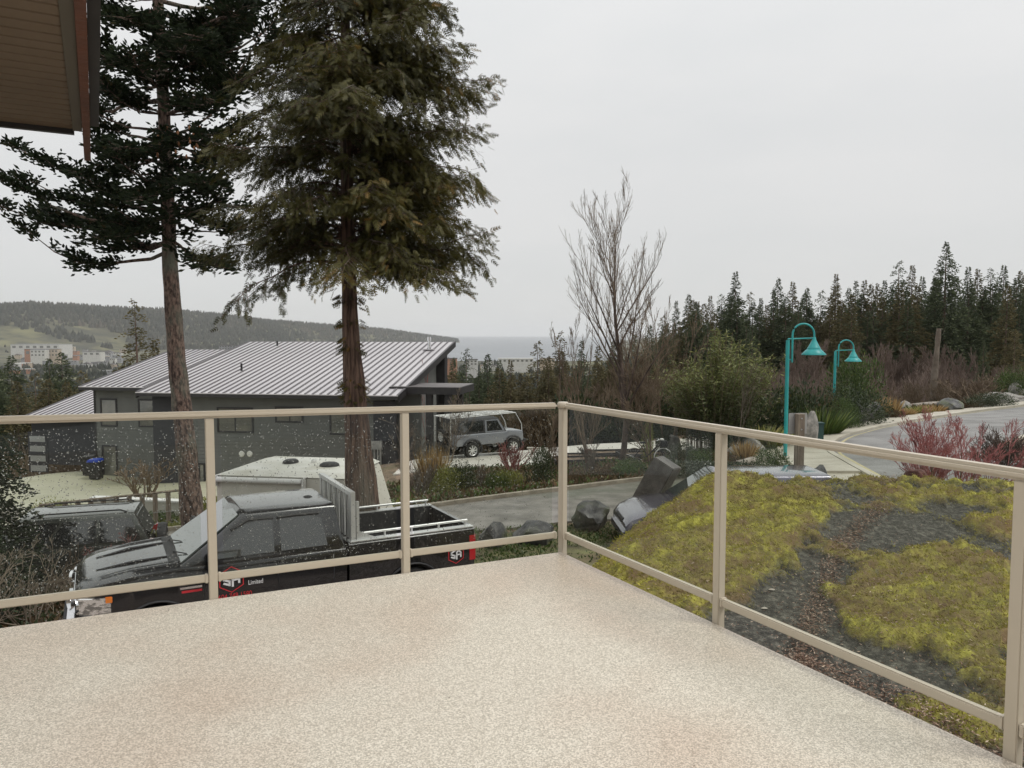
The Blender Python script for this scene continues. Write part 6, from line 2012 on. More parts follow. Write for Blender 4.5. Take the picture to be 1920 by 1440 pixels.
GL = [
    # garden between the drive and the slab, left to right
    (785, 915, 24.5, 1.3, 1.5, 'bareS0', m_twig_grey, 'bare twiggy shrub behind the tailgate beside the left middle post', 'twigs'),
    (812, 880, 27.0, 0.8, 1.5, 'grass0', m_leaf_straw, 'upright straw coloured grass clump left of the dark juniper', 'blades'),
    (835, 905, 25.0, 1.6, 0.9, 'fine0', m_leaf_yel, 'yellow green grassy shrub left of the dark juniper', 'foliage'),
    (870, 900, 25.6, 1.7, 1.05, 'fine1', m_leaf_dark, 'dark spreading juniper in front of the off roader', 'foliage'),
    (905, 900, 25.0, 0.8, 1.1, 'bareS1', m_twig_grey, 'thin pale bare shrub between juniper and bright green clump', 'twigs'),
    (930, 912, 24.4, 1.1, 0.7, 'fine2', m_leaf, 'bright green leafy clump at the kerb under the off roader', 'foliage'),
    (952, 912, 24.5, 1.2, 0.65, 'low0', m_leaf_yel, 'low yellow green cushion plant right of the bright green clump', 'foliage'),
    (958, 868, 29.5, 1.9, 1.5, 'bareS2', m_twig_red, 'reddish bare twig shrub by the front wheel of the off roader', 'twigs'),
    (1012, 905, 25.4, 1.3, 1.2, 'fine0', m_leaf_dark, 'dark green shrub just left of the corner post', 'foliage'),
    (1043, 862, 28.5, 1.6, 1.9, 'bare0', m_twig_brown, 'rounded brown twiggy bush directly behind the corner post', 'twigs'),
    (1083, 905, 25.0, 1.2, 0.4, 'low1', m_leaf_brown, 'rust coloured ground shrub right of the corner post', 'foliage'),
    (1108, 860, 26.5, 1.5, 1.5, 'bare2', m_twig_grey, 'open pale branched shrub left of the bare tree', 'twigs'),
    (1140, 888, 25.8, 1.6, 0.35, 'low2', m_leaf_brown, 'low rusty heather patch in front of the bare tree', 'foliage'),
    (1185, 880, 26.8, 1.5, 0.55, 'fine1', m_leaf, 'low green heath cushion at the foot of the bare tree', 'foliage'),
    (1172, 893, 25.8, 1.3, 0.40, 'low0', m_leaf, 'flat green heath cushion above the tilted column', 'foliage'),
    (1215, 845, 30.5, 0.62, 1.7, 'fine2', m_leaf_yel, 'small golden green clipped conifer cone by the planters', 'foliage'),
    (1247, 835, 33, 0.9, 1.1, 'dome0', m_leaf_dark, 'small dark round shrub behind the bicycle', 'foliage'),
    (1280, 865, 28.5, 1.6, 0.8, 'fine0', m_leaf_sil, 'silver grey lavender bush right of the bicycle', 'foliage'),
    (1318, 868, 27.5, 1.4, 0.65, 'fine1', m_leaf, 'mounded green heath left of the second right post', 'foliage'),
    (1300, 898, 25.5, 3.2, 0.42, 'low1', m_leaf_sil, 'long low grey green juniper mat along the drive', 'foliage'),
    (1250, 895, 25.8, 2.2, 0.40, 'low2', m_leaf_dark, 'dark creeping shrub behind the tilted column', 'foliage'),
    (1385, 882, 24.6, 2.4, 0.5, 'low0', m_leaf_dark, 'low olive heather behind the lavender car roof', 'foliage'),
    (1452, 880, 24.8, 1.45, 0.95, 'fine2', m_leaf, 'clipped round bush with bronze top left of the sign post', 'foliage'),
    (1360, 862, 27.5, 1.6, 0.45, 'low2', m_leaf_brown, 'brown flowered ground shrub right of the second right post', 'foliage'),
    (1400, 845, 28.5, 0.7, 0.7, 'grass0', m_leaf_straw, 'dry straw grass clump left of the clipped round bush', 'blades'),
    (1345, 842, 31.0, 1.6, 1.0, 'fine0', m_leaf_dark, 'dark box bush behind the second right post', 'foliage'),
    (1430, 812, 32, 1.5, 0.9, 'grass1', m_leaf_yel, 'yellow sedge clumps left of the nearer lamp', 'blades'),
    (1452, 815, 31.5, 1.0, 0.7, 'grass1', m_leaf_yel, 'small yellow sedge beside the nearer lamp foot', 'blades'),
    (1545, 800, 34.6, 1.5, 1.3, 'grass1', m_leaf, 'green arching sedge right of the green bin', 'blades'),
    (1500, 780, 36, 3.4, 2.6, 'dome1', m_leaf_dark, 'large dark evergreen bush behind the standing stone', 'foliage'),
    (1425, 790, 36, 2.6, 2.2, 'dome2', m_leaf_dark, 'dark evergreen bush left of the nearer lamp pole', 'foliage'),
    (1545, 775, 40, 2.8, 1.8, 'fine1', m_leaf_brown, 'brownish shrub under the farther lamp', 'foliage'),
    (1600, 775, 40, 4.2, 2.1, 'fine2', m_leaf_dark, 'broad olive shrub on the bank above the stone wall', 'foliage'),
    (1580, 790, 38.5, 2.2, 1.5, 'fine0', m_leaf, 'green leafy shrub spilling over the stone wall', 'foliage'),
    (1605, 760, 50, 4.4, 4.2, 'fine1', m_leaf, 'tall rounded evergreen laurel right of the farther lamp', 'foliage'),
    (1668, 775, 43.5, 0.9, 1.15, 'grass0', m_leaf_straw, 'tall orange feather grass at the end of the stone wall', 'blades'),
    (1680, 782, 43.0, 1.5, 0.5, 'low1', m_leaf_brown, 'dark rust ground plant below the orange feather grass', 'foliage'),
    (1700, 768, 45.0, 0.8, 0.5, 'grass1', m_leaf_straw, 'leftmost pale yellow grass mound by the pavement', 'blades'),
    (1725, 775, 46.0, 0.9, 0.55, 'grass1', m_leaf_yel, 'middle pale yellow grass mound by the pavement', 'blades'),
    (1752, 770, 47.0, 0.9, 0.55, 'grass1', m_leaf_straw, 'rightmost pale yellow grass mound by the pavement', 'blades'),
    (1835, 745, 52, 5.0, 2.4, 'bare0', m_twig_brown, 'wide brown bare thicket shrub right of the snag', 'twigs'),
    (1800, 762, 49.5, 3.6, 0.5, 'low2', m_leaf_brown, 'dark heather strip along the pavement before the logs', 'foliage'),
    (1860, 752, 49, 3.6, 0.9, 'fine0', m_leaf_dark, 'low dark shrub mound at the bend of the road', 'foliage'),
    (1905, 735, 55, 3.4, 2.4, 'fine1', m_leaf, 'green shrub at the far right edge above the road', 'foliage'),
    # left side
    (262, 915, 31, 3.6, 2.2, 'bare1', m_twig_brown, 'big brown rounded bare bush in front of the grey house', 'twigs'),
    (300, 975, 24.4, 2.6, 0.35, 'low1', m_leaf, 'low green ground cover by the kerb left of the fir trunk', 'foliage'),
    (395, 960, 24.6, 2.2, 0.6, 'low2', m_leaf_yel, 'low leafy plants right of the fir trunk', 'foliage'),
    (100, 975, 25.5, 2.4, 1.0, 'fine2', m_leaf_yel, 'olive shrub at the left end of the wooden fence', 'foliage'),
]
for (px, py, Y, w, h, kd, mt, lb, pt) in GL:
    cat = {'twigs': 'bare shrub', 'foliage': 'shrub', 'blades': 'ornamental grass'}[pt]
    nm = {'twigs': 'bare_shrub', 'foliage': 'garden_shrub', 'blades': 'grass_clump'}[pt]
    plant(px, py, Y, w, h, kd, mt, lb, cat, nm, None, pt)

# heath carpet and small ground plants that nobody could count
def carpet(name, poly, n, size, mat, seed, tpl=LEAF, zup=0.06, up=0.8):
    g = np.random.default_rng(seed); PL_ = np.array(poly)
    lo, hi = PL_.min(0), PL_.max(0)
    p_ = lo + (hi - lo) * g.random((n * 3, 2)); k = poly_sd(p_[:, 0], p_[:, 1], PL_) > 0
    p_ = p_[k]; dn = fbm(p_[:, 0], p_[:, 1], 0.8, seed, 4); p_ = p_[g.random(len(p_)) < (dn - 0.3) * 2.6][:n]
    z = H(p_[:, 0], p_[:, 1]) + zup * g.random(len(p_)) + 0.02
    d = g.normal(0, 0.7, (len(p_), 3)); d[:, 2] += up
    o = link(name, np_mesh(name, *scatter(tpl[0], tpl[1], np.stack([p_[:, 0], p_[:, 1], z], 1), d, size * g.uniform(0.5, 1.4, len(p_)), g.random(len(p_)) * 6.28,
             fbm(p_[:, 0], p_[:, 1], 0.5, seed + 5, 3))), mat)
    o['kind'] = 'stuff'


GARD = [(-6, 22.5), (-2.6, 21.8), (1.3, 23.6), (3.8, 25.0), (6.4, 26.1), (9.0, 28.5), (10.0, 31), (9.0, 32.2), (2.4, 32.0), (-3, 31.5), (-6.5, 27)]
carpet('rusty_heath', GARD, 9000, 0.16, m_leaf_brown, 31, zup=0.15)
carpet('green_heath', GARD, 6000, 0.15, m_leaf, 37, zup=0.15)
carpet('bank_ground_cover', [(9.4, 33.5), (11.6, 34.0), (15.0, 39), (20.5, 44), (29.5, 50.3), (40, 55.5), (40, 60), (22, 54), (12, 42)], 14000, 0.24, m_leaf_dark, 41, zup=0.4)
carpet('bank_brown_cover', [(10.4, 34.5), (11.6, 34.2), (15.0, 39), (20.5, 44), (29.5, 50.3), (40, 55.5), (40, 60), (22, 54), (12, 42)], 10000, 0.26, m_leaf_brown, 43, zup=0.4)
carpet('verge_tufts', [(-3.5, 15.2), (4.3, 14.8), (4.6, 19), (1.7, 18.5), (-3, 17.8)], 9000, 0.07, m_leaf, 47, BLADE if False else LEAF, zup=0.03)
carpet('left_bank_litter', [(-14, 8), (-6.8, 8), (-6.8, 16.5), (-10, 16.8), (-16, 16)], 12000, 0.11, m_leaf_brown, 53, zup=0.10)
carpet('left_bank_green', [(-14, 8), (-6.5, 8), (-6.5, 16.5), (-10, 16.8), (-16, 16)], 5000, 0.12, m_leaf_dark, 57, zup=0.15)
carpet('fence_foot_green', [(-12, 23.1), (-7, 22.4), (-3, 22), (-3, 24), (-7, 25.5), (-14, 25)], 5000, 0.12, m_leaf_yel, 59, zup=0.12)
# loose pebbles on the pad by the tailgate
g = np.random.default_rng(3); n = 9000
px_ = -2.5 + 5.3 * g.random(n); py_ = 9.0 + 6.0 * g.random(n)
s = 0.02 + 0.02 * g.random(n)
TVp = np.array([(1, 0, 0), (0, 1, 0), (-1, 0, 0), (0, -1, 0), (0, 0, 0.7), (0, 0, -0.7)], float)
TFp = np.array([(0, 1, 4, 4), (1, 2, 4, 4), (2, 3, 4, 4), (3, 0, 4, 4)])
TFp = np.array([(0, 1, 4), (1, 2, 4), (2, 3, 4), (3, 0, 4), (1, 0, 5), (2, 1, 5), (3, 2, 5), (0, 3, 5)])
o = link('pebbles', np_mesh('pebbles', *scatter(TVp, TFp, np.stack([px_, py_, H(px_, py_) + 0.035], 1), g.normal(0, 1, (n, 3)) * [1, 1, 0.3], s, g.random(n) * 6.28)), m_pebble)
o['kind'] = 'stuff'

m_twig_pale = pmat('twig_pale', (0.17, 0.135, 0.10), (0.33, 0.275, 0.21), scale=2, rough=0.9)
# bare shrubs at the near left, in front of the suv
for k, (px, Y, w, h, mt, lb) in enumerate([(40, 12.2, 2.4, 1.45, m_twig_grey, 'large pale bare shrub reaching across the dark suv at lower left'),
                                          (-70, 11.0, 2.0, 1.9, m_twig_grey, 'tangled bare shrub at the left picture edge below the rail'),
                                          (150, 13.6, 1.8, 1.15, m_twig_brown, 'thin bare shrub in front of the suv rear door'),
                                          (215, 15.2, 1.5, 1.2, m_twig_red, 'reddish bare shrub between suv and pickup bonnet'),
                                          (20, 20.5, 3.0, 2.2, m_twig_grey, 'tall pale bare shrub behind the suv at the fence end')]):
    x = (px - 960) / FPX * Y
    me = bare_shrub_mesh('bare_near', 200 + k, h, w * 0.6, 9, 0.0032, 3, (3, 5), 0.2, 0.8)
    e = empty('bare_shrub', (x, Y, h1(x, Y) - 0.05), 0, lb, 'bare shrub')
    link('twigs', me, m_twig_pale if mt is m_twig_grey else mt, e)

# red twigged maple behind the rock
x = (1775 - 960) / FPX * 14.5
e = empty('red_maple_shrub', (x, 14.5, h1(x, 14.5)), 0, 'red stemmed bare maple shrub spreading behind the mossy rock', 'bare shrub')
rnd = random.Random(77); out = []
for i in range(11):
    a = 2 * math.pi * i / 11
    grow(rnd, (math.cos(a) * 0.08, math.sin(a) * 0.08, 0), (math.cos(a) * (0.08 + 0.20 * (i % 3) / 2), math.sin(a) * (0.08 + 0.20 * (i % 3) / 2), 1), 2.5, 0.034, 0, 3, out, 0.60, 0.22, (7, 9), 6, 0.47, 0.09, 0.42)
low = [s_ for s_ in out if s_[2] > 0.010]; hi_ = [s_ for s_ in out if s_[2] <= 0.010]
link('stems', seg_mesh('maple_stems', low, 5), m_twig_brown, e)
link('red_twigs', seg_mesh('maple_twigs', hi_, 3, 0.0030), pmat('maple_red', (0.27, 0.085, 0.085), (0.50, 0.22, 0.20), scale=2.5, rough=0.7), e)
# spiky dark shrub on the gravel island
for px, Y, w, h, mt, lb in [(1890, 25.5, 2.6, 1.5, m_twig, 'dark arching shrub on the gravel island at right'), (1850, 26.5, 1.2, 0.6, m_twig_brown, 'small low twiggy plant on the gravel island')]:
    x = (px - 960) / FPX * Y
    e = empty('bare_shrub', (x, Y, h1(x, Y)), 0, lb, 'bare shrub')
    link('twigs', bare_shrub_mesh('island', int(px), h, w * 0.6, 16, 0.006, 2, (6, 9), 0.15, 0.7), mt, e)
plant(1900, 850, 25.8, 1.8, 1.0, 'fine1', m_leaf_brown, 'brown green foliage tuft within the gravel island planting')

# ---- the tall bare tree and its companions
def bare_tree(px, Y, H_, w, label, seed, minr=0.006, mats=(None, None), first=0.25, levels=3, nch=(9, 12), trunk_r=0.15, up=0.38, spread=0.55, name='bare_tree', nstem=1, sub=None, ratio=0.50):
    x = (px - 960) / FPX * Y; z = h1(x, Y) - 0.05
    e = empty(name, (x, Y, z), 0, label, 'bare tree')
    rnd = random.Random(seed); out = []
    for s_ in range(nstem):
        a = rnd.uniform(0, 6.28); k = 0.0 if nstem == 1 else 0.22
        grow(rnd, (math.cos(a) * k * 0.5, math.sin(a) * k * 0.5, 0), (math.cos(a) * k + (0.10 if nstem == 1 else 0.03), math.sin(a) * k, 1), H_ * (1 if s_ == 0 else rnd.uniform(0.7, 0.95)), trunk_r * (1 if nstem == 1 else 0.6), 0, levels, out, spread, up, nch, 9, ratio, 0.05, first, sub)
    lo_ = [q for q in out if q[2] > 0.02]; hi_ = [q for q in out if q[2] <= 0.02]
    link('trunk', seg_mesh('bare_trunk', lo_, 7), mats[0] or m_twig, e, smooth=True)
    link('twigs', seg_mesh('bare_twigs', hi_, 3, minr), mats[1] or m_twig, e)
    return e


bare_tree(1168, 29.5, 8.5, 4, 'tall bare deciduous tree with upswept twigs rising above the corner of the deck', 5, 0.0048, (m_twig, m_twig_brown), 0.18, 3, (19, 22), 0.13, 0.30, 0.80, sub=(8, 10), ratio=0.53)
bare_tree(1112, 31.0, 5.2, 3, 'slimmer bare tree just left of the tall bare tree', 9, 0.0065, (m_twig_brown, m_twig_brown), 0.30, 3, (8, 11), 0.08, 0.40, 0.55, nstem=2, sub=(4, 6))
bare_tree(1255, 33.0, 6.2, 3, 'bare tree leaning into the bamboo right of the tall bare tree', 10, 0.007, (m_twig_brown, m_twig_brown), 0.28, 3, (7, 10), 0.08, 0.35, 0.6, nstem=2, sub=(4, 6))
bare_tree(1385, 30.0, 3.0, 1, 'young pale sapling between the bamboo and the nearer lamp', 12, 0.006, (m_twig_grey, m_twig_grey), 0.3, 2, (6, 8), 0.03, 0.4, 0.5)
bare_tree(1225, 29.0, 4.6, 3, 'low brown bare tree in front of the bamboo stand', 13, 0.007, (m_twig_brown, m_twig_brown), 0.12, 3, (8, 10), 0.08, 0.15, 0.8, nstem=2)
# dense brown hedge of shrubs behind the slab
HB = [leafy_mesh('hedge_b', 5200, 1, 1, 1, 0.10, 301, LEAF, 12), leafy_mesh('hedge_c', 5200, 1, 1, 1, 0.10, 305, LEAF, 12)]
for k, (px, Y, w, h, lb, mt) in enumerate([(1010, 50.2, 4.2, 3.3, 'brown green hedge shrub left of the corner post behind the slab', m_leaf_brown), (1075, 49.7, 4.4, 3.6, 'olive hedge shrub right behind the corner post', m_leaf_dark),
                                          (1140, 49.7, 4.4, 3.2, 'dark hedge shrub behind the tall bare tree', m_leaf_dark), (1205, 49.2, 4.4, 3.0, 'dark hedge shrub right of the tall bare tree', m_leaf_dark),
                                          (1275, 48.7, 4.4, 3.0, 'black green hedge shrub behind the clipped cone', m_leaf_dark), (1345, 46.2, 4.2, 3.0, 'russet hedge shrub under the bamboo stand', m_leaf_brown),
                                          (950, 50.0, 3.6, 2.6, 'olive hedge shrub behind the off roader bonnet', m_leaf_dark), (890, 51.0, 3.6, 2.6, 'brown hedge shrub behind the off roader roof rack', m_leaf_brown)]):
    x = (px - 960) / FPX * Y
    e = empty('hedge_shrub', (x, Y, h1(x, Y) - 0.1), k, lb, 'hedge')
    me = HB[k % 2]
    if not me.materials: me.materials.append(mt)
    o = link('foliage', me, None, e); o.scale = (w / 2, w / 2, h)
    o.material_slots[0].link = 'OBJECT'; o.material_slots[0].material = mt
    s_ = link('twigs', LM['bare%d' % (k % 3)], None, e)
    if not s_.material_slots[0].material: LM['bare%d' % (k % 3)].materials[0] = m_twig
    s_.material_slots[0].link = 'OBJECT'; s_.material_slots[0].material = m_twig_brown; s_.scale = (w / 1.2, w / 1.2, h * 1.35)

m_bamboo = pmat('bamboo_leaf', (0.035, 0.050, 0.018), (0.15, 0.17, 0.055), tint=True, c3=(0.32, 0.33, 0.12), rough=0.5, trans=0.3)
# bamboo / willow like evergreen stand
x = (1345 - 960) / FPX * 32.0; z = h1(x, 32)
e = empty('bamboo_stand', (x, 32.0, z), 0, 'tall feathery light green bamboo like shrub left of the nearer teal lamp', 'shrub')
g = np.random.default_rng(8); ps = []; ds = []; cs0 = []; cs1 = []; tn = []
for k in range(230):
    a = g.random() * 6.28; rr = g.random() ** 0.6
    bx, by = math.cos(a) * rr * 1.25, math.sin(a) * rr * 1.1
    hh = (4.9 - 1.5 * rr + g.normal(0, 0.45)) * (1.0 if math.cos(a) > -0.2 else 0.86)
    lean = 0.9 * rr + 0.1
    pp = None
    for t in np.linspace(0, 1, 9):
        q = np.array([bx * (1 + lean * 1.3 * t * t) + 0.0, by * (1 + lean * 1.3 * t * t), hh * t])
        if pp is not None: cs0.append(pp); cs1.append(q)
        pp = q
    for j in range(int(hh * 26)):
        t = 0.18 + 0.82 * g.random()
        q = np.array([bx * (1 + lean * 1.3 * t * t), by * (1 + lean * 1.3 * t * t), hh * t])
        ps.append(q + g.normal(0, 0.07, 3)); ds.append([g.normal(0, 0.8), g.normal(0, 0.8), g.normal(0.35, 0.4)])
        tn.append(0.15 + 0.55 * t * t + 0.25 * (hh * t > 2.6) * g.random())
link('leaves', np_mesh('bamboo_leaves', *scatter(LEAF[0] * [1, 0.55, 1], LEAF[1], np.array(ps), np.array(ds), g.uniform(0.12, 0.26, len(ps)), g.random(len(ps)) * 6.28, np.array(tn))), m_bamboo, e)
n = len(cs0); link('canes', np_mesh('canes', *tubes(cs0, cs1, np.full(n, .010), np.full(n, .009), 3)), m_twig_brown, e)

# ================================================================== conifers
def conifer_mesh(name, seed, rw=0.16, nbr=380, crown0=0.10, droop=0.25, gap=0.0, ragged=0.3, power=0.85, sz0=0.0115):
    """unit-height conifer: irregular boughs of many small sprays"""
    g = np.random.default_rng(seed); pos = []; dr_ = []; sz = []; tn = []
    lump = g.uniform(0, 6.28, 6)
    for w in range(nbr):
        f = (w + g.random()) / nbr
        f = f ** 0.9
        z = crown0 + (1 - crown0) * f
        a = g.random() * 6.28
        wav = 1 + 0.22 * math.sin(f * 23 + lump[0] + 2 * math.sin(a + lump[1])) + 0.16 * math.sin(f * 51 + lump[2] + a)
        if g.random() < gap * (0.6 + 0.8 * math.sin(f * 17 + a * 1.0 + lump[3])): continue
        L_ = (rw * (1 - f) ** power * min(1, 0.55 + f * 3.5) * wav + 0.004) * g.uniform(1 - ragged, 1 + ragged * 0.35)
        m_ = max(4, int(L_ / 0.0058))
        sh = g.random() * 0.30; tip = g.uniform(-0.05, 0.35)
        for j in range(m_):
            t = 0.15 + 0.85 * (j + g.random()) / m_
            zz = z + tip * L_ * t - droop * L_ * t * t * 1.4 + g.normal(0, 0.0055)
            aa = a + g.normal(0, 0.30) * (1.2 - t)
            pos.append((math.cos(aa) * L_ * t, math.sin(aa) * L_ * t, zz))
            side = g.choice([-1, 1]) * g.uniform(0.1, 1.1)
            dr_.append((math.cos(a) - math.sin(a) * side, math.sin(a) + math.cos(a) * side, -0.10 + g.normal(0, 0.35)))
            sz.append((sz0 + sz0 * (1 - f)) * g.uniform(0.6, 1.3)); tn.append(0.10 + sh + 0.45 * t * g.random())
    V, F, T = scatter(np.vstack([LEAF[0] * [1, 1.3, 1], LEAF[0][:, [0, 2, 1]] * [1, 1, 1.1]]), np.vstack([LEAF[1], LEAF[1] + 4]), np.array(pos), np.array(dr_), np.array(sz), g.random(len(pos)) * 6.28, np.array(tn), 0.06)
    return np_mesh(name, V, F, T)


CON = [conifer_mesh('conifer_crown', 500, 0.155, 420, 0.06), conifer_mesh('conifer_crown', 501, 0.19, 430, 0.05, 0.35), conifer_mesh('conifer_crown', 502, 0.13, 400, 0.08, 0.2, 0.1),
       conifer_mesh('conifer_crown', 503, 0.17, 330, 0.12, 0.3, 0.5, 0.5, 0.6), conifer_mesh('conifer_crown', 504, 0.25, 560, 0.02, 0.45, 0.0, 0.3, 0.8, 0.011)]
for c_ in CON: c_.materials.append(m_conif)
TRK = MB().tube([(0, 0, -0.05), (0, 0, 0.5), (0, 0, 0.97)], [0.014, 0.009, 0.001], 6).mesh('conifer_trunk'); TRK.materials.append(m_bark)


def conifer(px, py_top, Y, k, label, group=None, mat=None, wide=1.0, name='conifer', lift=0.0, base=None, cat='tree'):
    t = P(px, py_top, Y=Y); z0 = (h1(t.x, Y) - 0.3) if base is None else base
    h_ = max(2.0, t.z - z0)
    e = empty(name, (t.x, Y, z0), random.random() * 6.28, label, cat, group)
    c_ = link('crown', CON[k], None, e); c_.scale = (h_ * wide, h_ * wide, h_)
    if mat: c_.material_slots[0].link = 'OBJECT'; c_.material_slots[0].material = mat
    tr = link('trunk', TRK, None, e); tr.scale = (h_, h_, h_)
    if random.random() < 0.4: e.rotation_euler[0] = random.uniform(-0.03, 0.03)
    return e


# skyline of the wood at right
SKY = [(1243, 592, 120, 3), (1268, 565, 125, 2), (1292, 552, 128, 1), (1332, 556, 130, 2), (1352, 552, 132, 3), (1379, 511, 118, 0), (1406, 548, 128, 3), (1432, 560, 130, 2), (1459, 522, 130, 1), (1487, 530, 122, 0), (1513, 540, 118, 1),
       (1540, 545, 132, 3), (1566, 515, 134, 2), (1592, 540, 130, 1), (1605, 528, 128, 2), (1621, 527, 134, 0), (1654, 527, 136, 2), (1686, 490, 138, 3), (1711, 499, 132, 2), (1730, 520, 138, 0),
       (1816, 502, 128, 2), (1834, 506, 130, 0), (1862, 504, 125, 3), (1883, 499, 135, 0), (1915, 508, 128, 1), (1945, 500, 128, 0), (1980, 510, 126, 2), (2010, 505, 130, 1)]
random.seed(21)
for i, (px, py, Y, k) in enumerate(SKY):
    ordn = ['first', 'second', 'third', 'fourth', 'fifth', 'sixth', 'seventh', 'eighth', 'ninth', 'tenth', 'eleventh', 'twelfth', 'thirteenth', 'fourteenth', 'fifteenth', 'sixteenth', 'seventeenth', 'eighteenth', 'nineteenth', 'twentieth',
            'twenty-first', 'twenty-second', 'twenty-third', 'twenty-fourth', 'twenty-fifth', 'twenty-sixth', 'twenty-seventh', 'twenty-eighth'][i]
    shp = ['evenly tapered', 'full drooping', 'narrow spired', 'ragged open', 'broad'][k]
    conifer(px, py, Y, k, '%s dark conifer on the skyline of the right wood, %s from the left' % (shp, ordn), 'conifers on the wooded skyline', m_conif if i % 3 else m_conif2, 1.25)
conifer(1775, 455, 100, 4, 'tallest and broadest dark conifer standing above the snag at right', None, m_conif, 1.0)
conifer(1755, 520, 104, 1, 'shaggy dark conifer leaning against the tallest one on its left', None, m_conif, 1.2)
conifer(1890, 535, 92, 1, 'dark conifer in front of the wood near the right picture edge', None, m_conif2, 1.1)
conifer(1845, 640, 70, 2, 'small narrow dark conifer at the brown thicket right of the snag', None, m_conif, 1.2)
conifer(1905, 620, 74, 3, 'loose olive conifer at the right picture edge before the wood', None, m_conif2, 1.2)
for i in range(95):
    px = 1235 + 760 * (i + random.random()) / 95
    yt = np.interp(px, [1235, 1300, 1500, 1700, 1950], [592, 560, 540, 520, 515]) + random.uniform(0, 62)
    conifer(px, yt, random.uniform(98, 128), random.choice((0, 1, 2, 4)), 'dark green conifer within the wood at right below the skyline', 'conifers inside the wood at right', random.choice((m_conif, m_conif, m_conif2)), random.uniform(1.2, 1.6))
# lighter broken tops behind the bare tree
for i, (px, py, Y, k, lb) in enumerate([(1008, 640, 66, 3, 'olive brown cedar left of the corner post rising into the sea'), (1050, 622, 62, 3, 'thin topped olive cedar directly above the corner post'),
                                      (1028, 668, 60, 1, 'low olive cedar between the two taller ones near the corner post'), (1090, 640, 66, 2, 'slender conifer behind the slim bare tree'),
                                      (914, 664, 72, 1, 'dark blue green fir in the middle distance right of the grey house'), (936, 678, 76, 4, 'broad dark fir touching the blue green one on its right'),
                                      (872, 654, 120, 3, 'distant loose topped pine over the orange apartment block'), (958, 676, 95, 0, 'narrow grey green conifer below the sea'),
                                      (898, 700, 66, 0, 'small dark fir left of the blue green fir'), (850, 672, 110, 0, 'narrow fir before the orange apartment block'),
                                      (1120, 650, 74, 0, 'dark conifer seen through the bare tree, left of its trunk'), (1150, 640, 78, 1, 'dark conifer seen through the bare tree near its trunk'),
                                      (1190, 628, 80, 2, 'dark conifer seen through the bare tree, right of its trunk'), (1218, 610, 84, 1, 'dark conifer at the left end of the wood'),
                                      (975, 700, 64, 1, 'brownish conifer below the sea left of the olive cedar')]):
    conifer(px, py, Y, k, lb, None, m_conif2 if i in (0, 1, 2, 7, 10, 14) else m_conif, 1.25)
for i in range(34):
    px = 838 + 400 * (i + random.random()) / 34
    conifer(px, random.uniform(685, 735) - (px > 1050) * 25, random.uniform(56, 70), random.choice((0, 1, 3, 4)), 'conifer in the lower belt of trees between house and sea', 'conifers in the belt below the sea', random.choice((m_conif2, m_conif, m_conif2)), random.uniform(1.3, 1.8))
# trees left of and behind the house
for i, (px, py, Y, k, lb, mt, wd) in enumerate([(258, 563, 64, 3, 'brown tipped conifer rising behind the roof left of the fir trunk', m_conif2, 1.15), (290, 640, 66, 4, 'broad low conifer between roof and fir trunk', m_conif2, 1.1),
                                      (115, 662, 95, 4, 'broad dark tree before the town left of the house', m_conif, 1.5), (92, 672, 92, 1, 'dark tree beside the broad one before the town', m_conif, 1.3), (20, 668, 90, 4, 'grey blue dark tree at the left picture edge before the town', m_conif, 1.5),
                                      (-20, 660, 85, 4, 'dark tree cut by the left picture edge', m_conif, 1.4), (150, 695, 80, 3, 'brown green tree above the lower roof', m_conif2, 1.4), (62, 700, 80, 3, 'russet tree above the lower roof', m_conif2, 1.5),
                                      (125, 715, 72, 1, 'olive tree right behind the lower roof', m_conif2, 1.5), (30, 715, 72, 1, 'olive tree behind the dark near conifer', m_conif2, 1.6), (165, 712, 74, 4, 'low olive tree touching the roof corner', m_conif2, 1.5), (90, 712, 74, 4, 'low brown tree in the middle above the lower roof', m_conif2, 1.6)]):
    conifer(px, py, Y, k, lb, None, mt, wd)
# near dark conifer at the left picture edge
conifer(-48, 640, 15.0, 4, 'near black green conifer cut by the left picture edge above the rail', None, m_fir, 0.95)
conifer(-75, 880, 12.0, 1, 'small dark spruce at the left picture edge behind the glass', None, m_fir, 1.8)

# bare snag
t = P(1760, 616, Y=58); z0 = h1(t.x, 58); hh = t.z - z0
o = tree_trunk([(0, 0, -0.2), (0.15, 0, hh * 0.5), (0.32, 0, hh)], [0.26, 0.22, 0.17], 10, 0.08, 4).build('bare_snag', m_twig_grey, smooth=True, angle=60)
o.location = (t.x - 0.3, 58, z0); tag(o, 'pale limbless dead trunk standing below the tallest conifer', 'dead trunk')

# brown alder thicket on the slope: nobody could count its stems
def thicket(name, n, xr, yr, hr, mat, seed, tmpl, cond=None):
    g = np.random.default_rng(seed); V0, F0 = tmpl
    A = []
    px = g.uniform(xr[0], xr[1], n); Y = g.uniform(yr[0], yr[1], n)
    x = (px - 960) / FPX * Y
    z = H(x, Y) - 0.2; s_ = g.uniform(hr[0], hr[1], n); a = g.random(n) * 6.28
    c, q = np.cos(a), np.sin(a)
    V = V0[None] * np.stack([s_ * 0.9, s_ * 0.9, s_], 1)[:, None, :]
    VX = V[..., 0] * c[:, None] - V[..., 1] * q[:, None] + x[:, None]
    VY = V[..., 0] * q[:, None] + V[..., 1] * c[:, None] + Y[:, None]
    VZ = V[..., 2] + z[:, None]
    F = (F0[None] + (np.arange(n) * len(V0))[:, None, None]).reshape(-1, 4)
    o = link(name, np_mesh(name, np.stack([VX, VY, VZ], -1).reshape(-1, 3), F), mat); o['kind'] = 'stuff'


